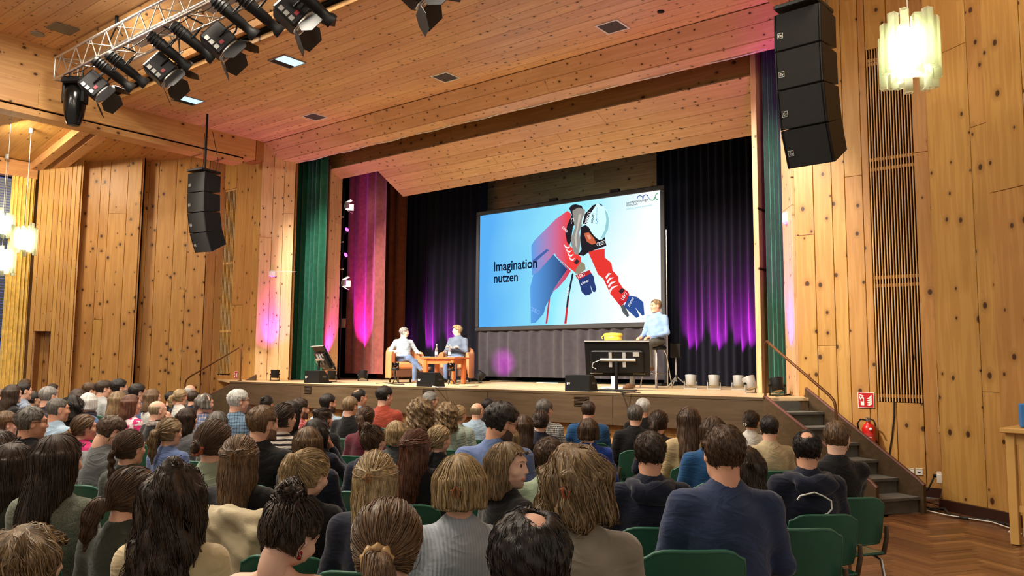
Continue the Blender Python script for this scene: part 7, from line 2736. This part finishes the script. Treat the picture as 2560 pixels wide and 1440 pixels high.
PT = [(2343, 1052), (2349, 1072), (2361, 1085), (2363, 1140), (2356, 1130), (2347, 1118)]
Wp = [ret_pt(x, y, .0) for x, y in PT]
MB().prism(Wp, -nn).build('torn_patch', flat('stripped_wood', (176, 130, 80), .7, var=.15), ret)
for pts, m_, rr_, lab in (
        ([(2290, 1262), (2330, 1272), (2362, 1272), (2372, 1285), (2410, 1295), (2470, 1300), (2520, 1312), (2545, 1322)], 'cable', .016, 'thick black cable lying along the skirting to the high table'),
        ([(2305, 1272), (2325, 1278), (2365, 1287), (2420, 1296), (2480, 1305), (2530, 1322), (2522, 1330), (2555, 1334)], 'cable_white', .007, 'thin white cable lying along the skirting to the high table'),
        ([(2300, 1262), (2318, 1255), (2345, 1262), (2358, 1270), (2340, 1276), (2312, 1272)], 'cable', .010, 'loop of black cable beside the foot of the near stairs')):
    W_ = [atZ(x, y, .02) for x, y in pts]
    tag(MB().tube(W_, rr_, 6).build('floor_cable', M[m_]), lab, 'cable')

# ---- high table at the picture edge
HT = atZ(2541, 1362, 0)
zt = CAM[2] + ray(2536, 1072)[2] * ((HT - CAM) @ _fw)
ht = empty('high_table', (HT[0], HT[1], 0), math.radians(-8), label='high light wood table at the right picture edge', cat='table')
lw = flat('light_beech', (214, 168, 96), .4, bump=.1)
MB().bbox((.66, .20, zt - .02), (1.45, .60, .045), .006).build('tabletop', lw, ht)
for x in (0, 1.3):
    for y in (0, .42): MB().bbox((x, y, zt / 2 - .02), (.075, .075, zt - .045), .006).build('leg', lw, ht)
for y in (0, .42):
    MB().box((.65, y, zt - .10), (1.24, .03, .10)).build('apron', lw, ht)
    MB().box((.65, y, .33), (1.24, .04, .06)).build('foot_rail', lw, ht)
bx = tag(MB().bbox((0, 0, .11), (.22, .16, .22), .008).build('blue_box', flat('bright_blue_card', (56, 128, 206), .5), None, (HT[0] + .17, HT[1] + .16, zt + .0025), (0, 0, .2)), 'bright blue box on the high table', 'box')

# ---- sensors on the reveals
p = atP(682, 685, RA, RB - RA)
r = empty('wall_sensor', p + np.array([.03, -.03, 0]), math.atan2(*(RB - RA)[::-1]), label='white rounded wall sensor on the far pine reveal', cat='sensor', group='white wall sensors')
MB().bbox((0, 0, 0), (.17, .07, .17), .03).build('sensor_case', M['white'], r)
MB().tube([(.08, .0, .06), (.3, .0, .07), (.55, .0, .06)], .006, 5).build('lead', M['cable_white'], r)
p = atP(1974, 545, RC, RD_ - RC)
r = empty('wall_sensor', p + np.array([-.03, -.05, 0]), .7, label='white rounded wall sensor on the reveal beside the near speaker array', cat='sensor', group='white wall sensors')
MB().bbox((0, 0, 0), (.12, .07, .19), .03).build('sensor_case', M['white'], r)

# ---- jacket over an empty chair back
k_ = [s for s in SPOTS if 'claw' not in s[3] and s[3].startswith('woman with light brown hair clipped')]
if k_:
    x, y, hd, _, s, po = k_[0]
    def dj(P):
        d = ell(P, (0, -.29, .74), (.27, .045, .15))
        d = sm(d, ell(P, (.05, -.255, .86), (.24, .075, .045)), .05)
        d = sm(d, ell(P, (.20, -.31, .66), (.08, .05, .16)), .05)
        return d - wob(P, .012, 26, 1.0) - wob(P, .004, 60, .2)
    v, f = surface_nets(dj, (-.4, -.42, .42), (.42, -.1, .98), .014)
    o = link('draped_jacket', nmesh('draped_jacket', [(v, f, 0)], [cloth('cream_jacket', (206, 192, 160), bump=.5)]))
    o.location = (x, y, 0); o.rotation_euler = (0, 0, hd - PI / 2)
    tag(o, 'cream jacket draped over the chair of the woman in the black jumper', 'jacket')
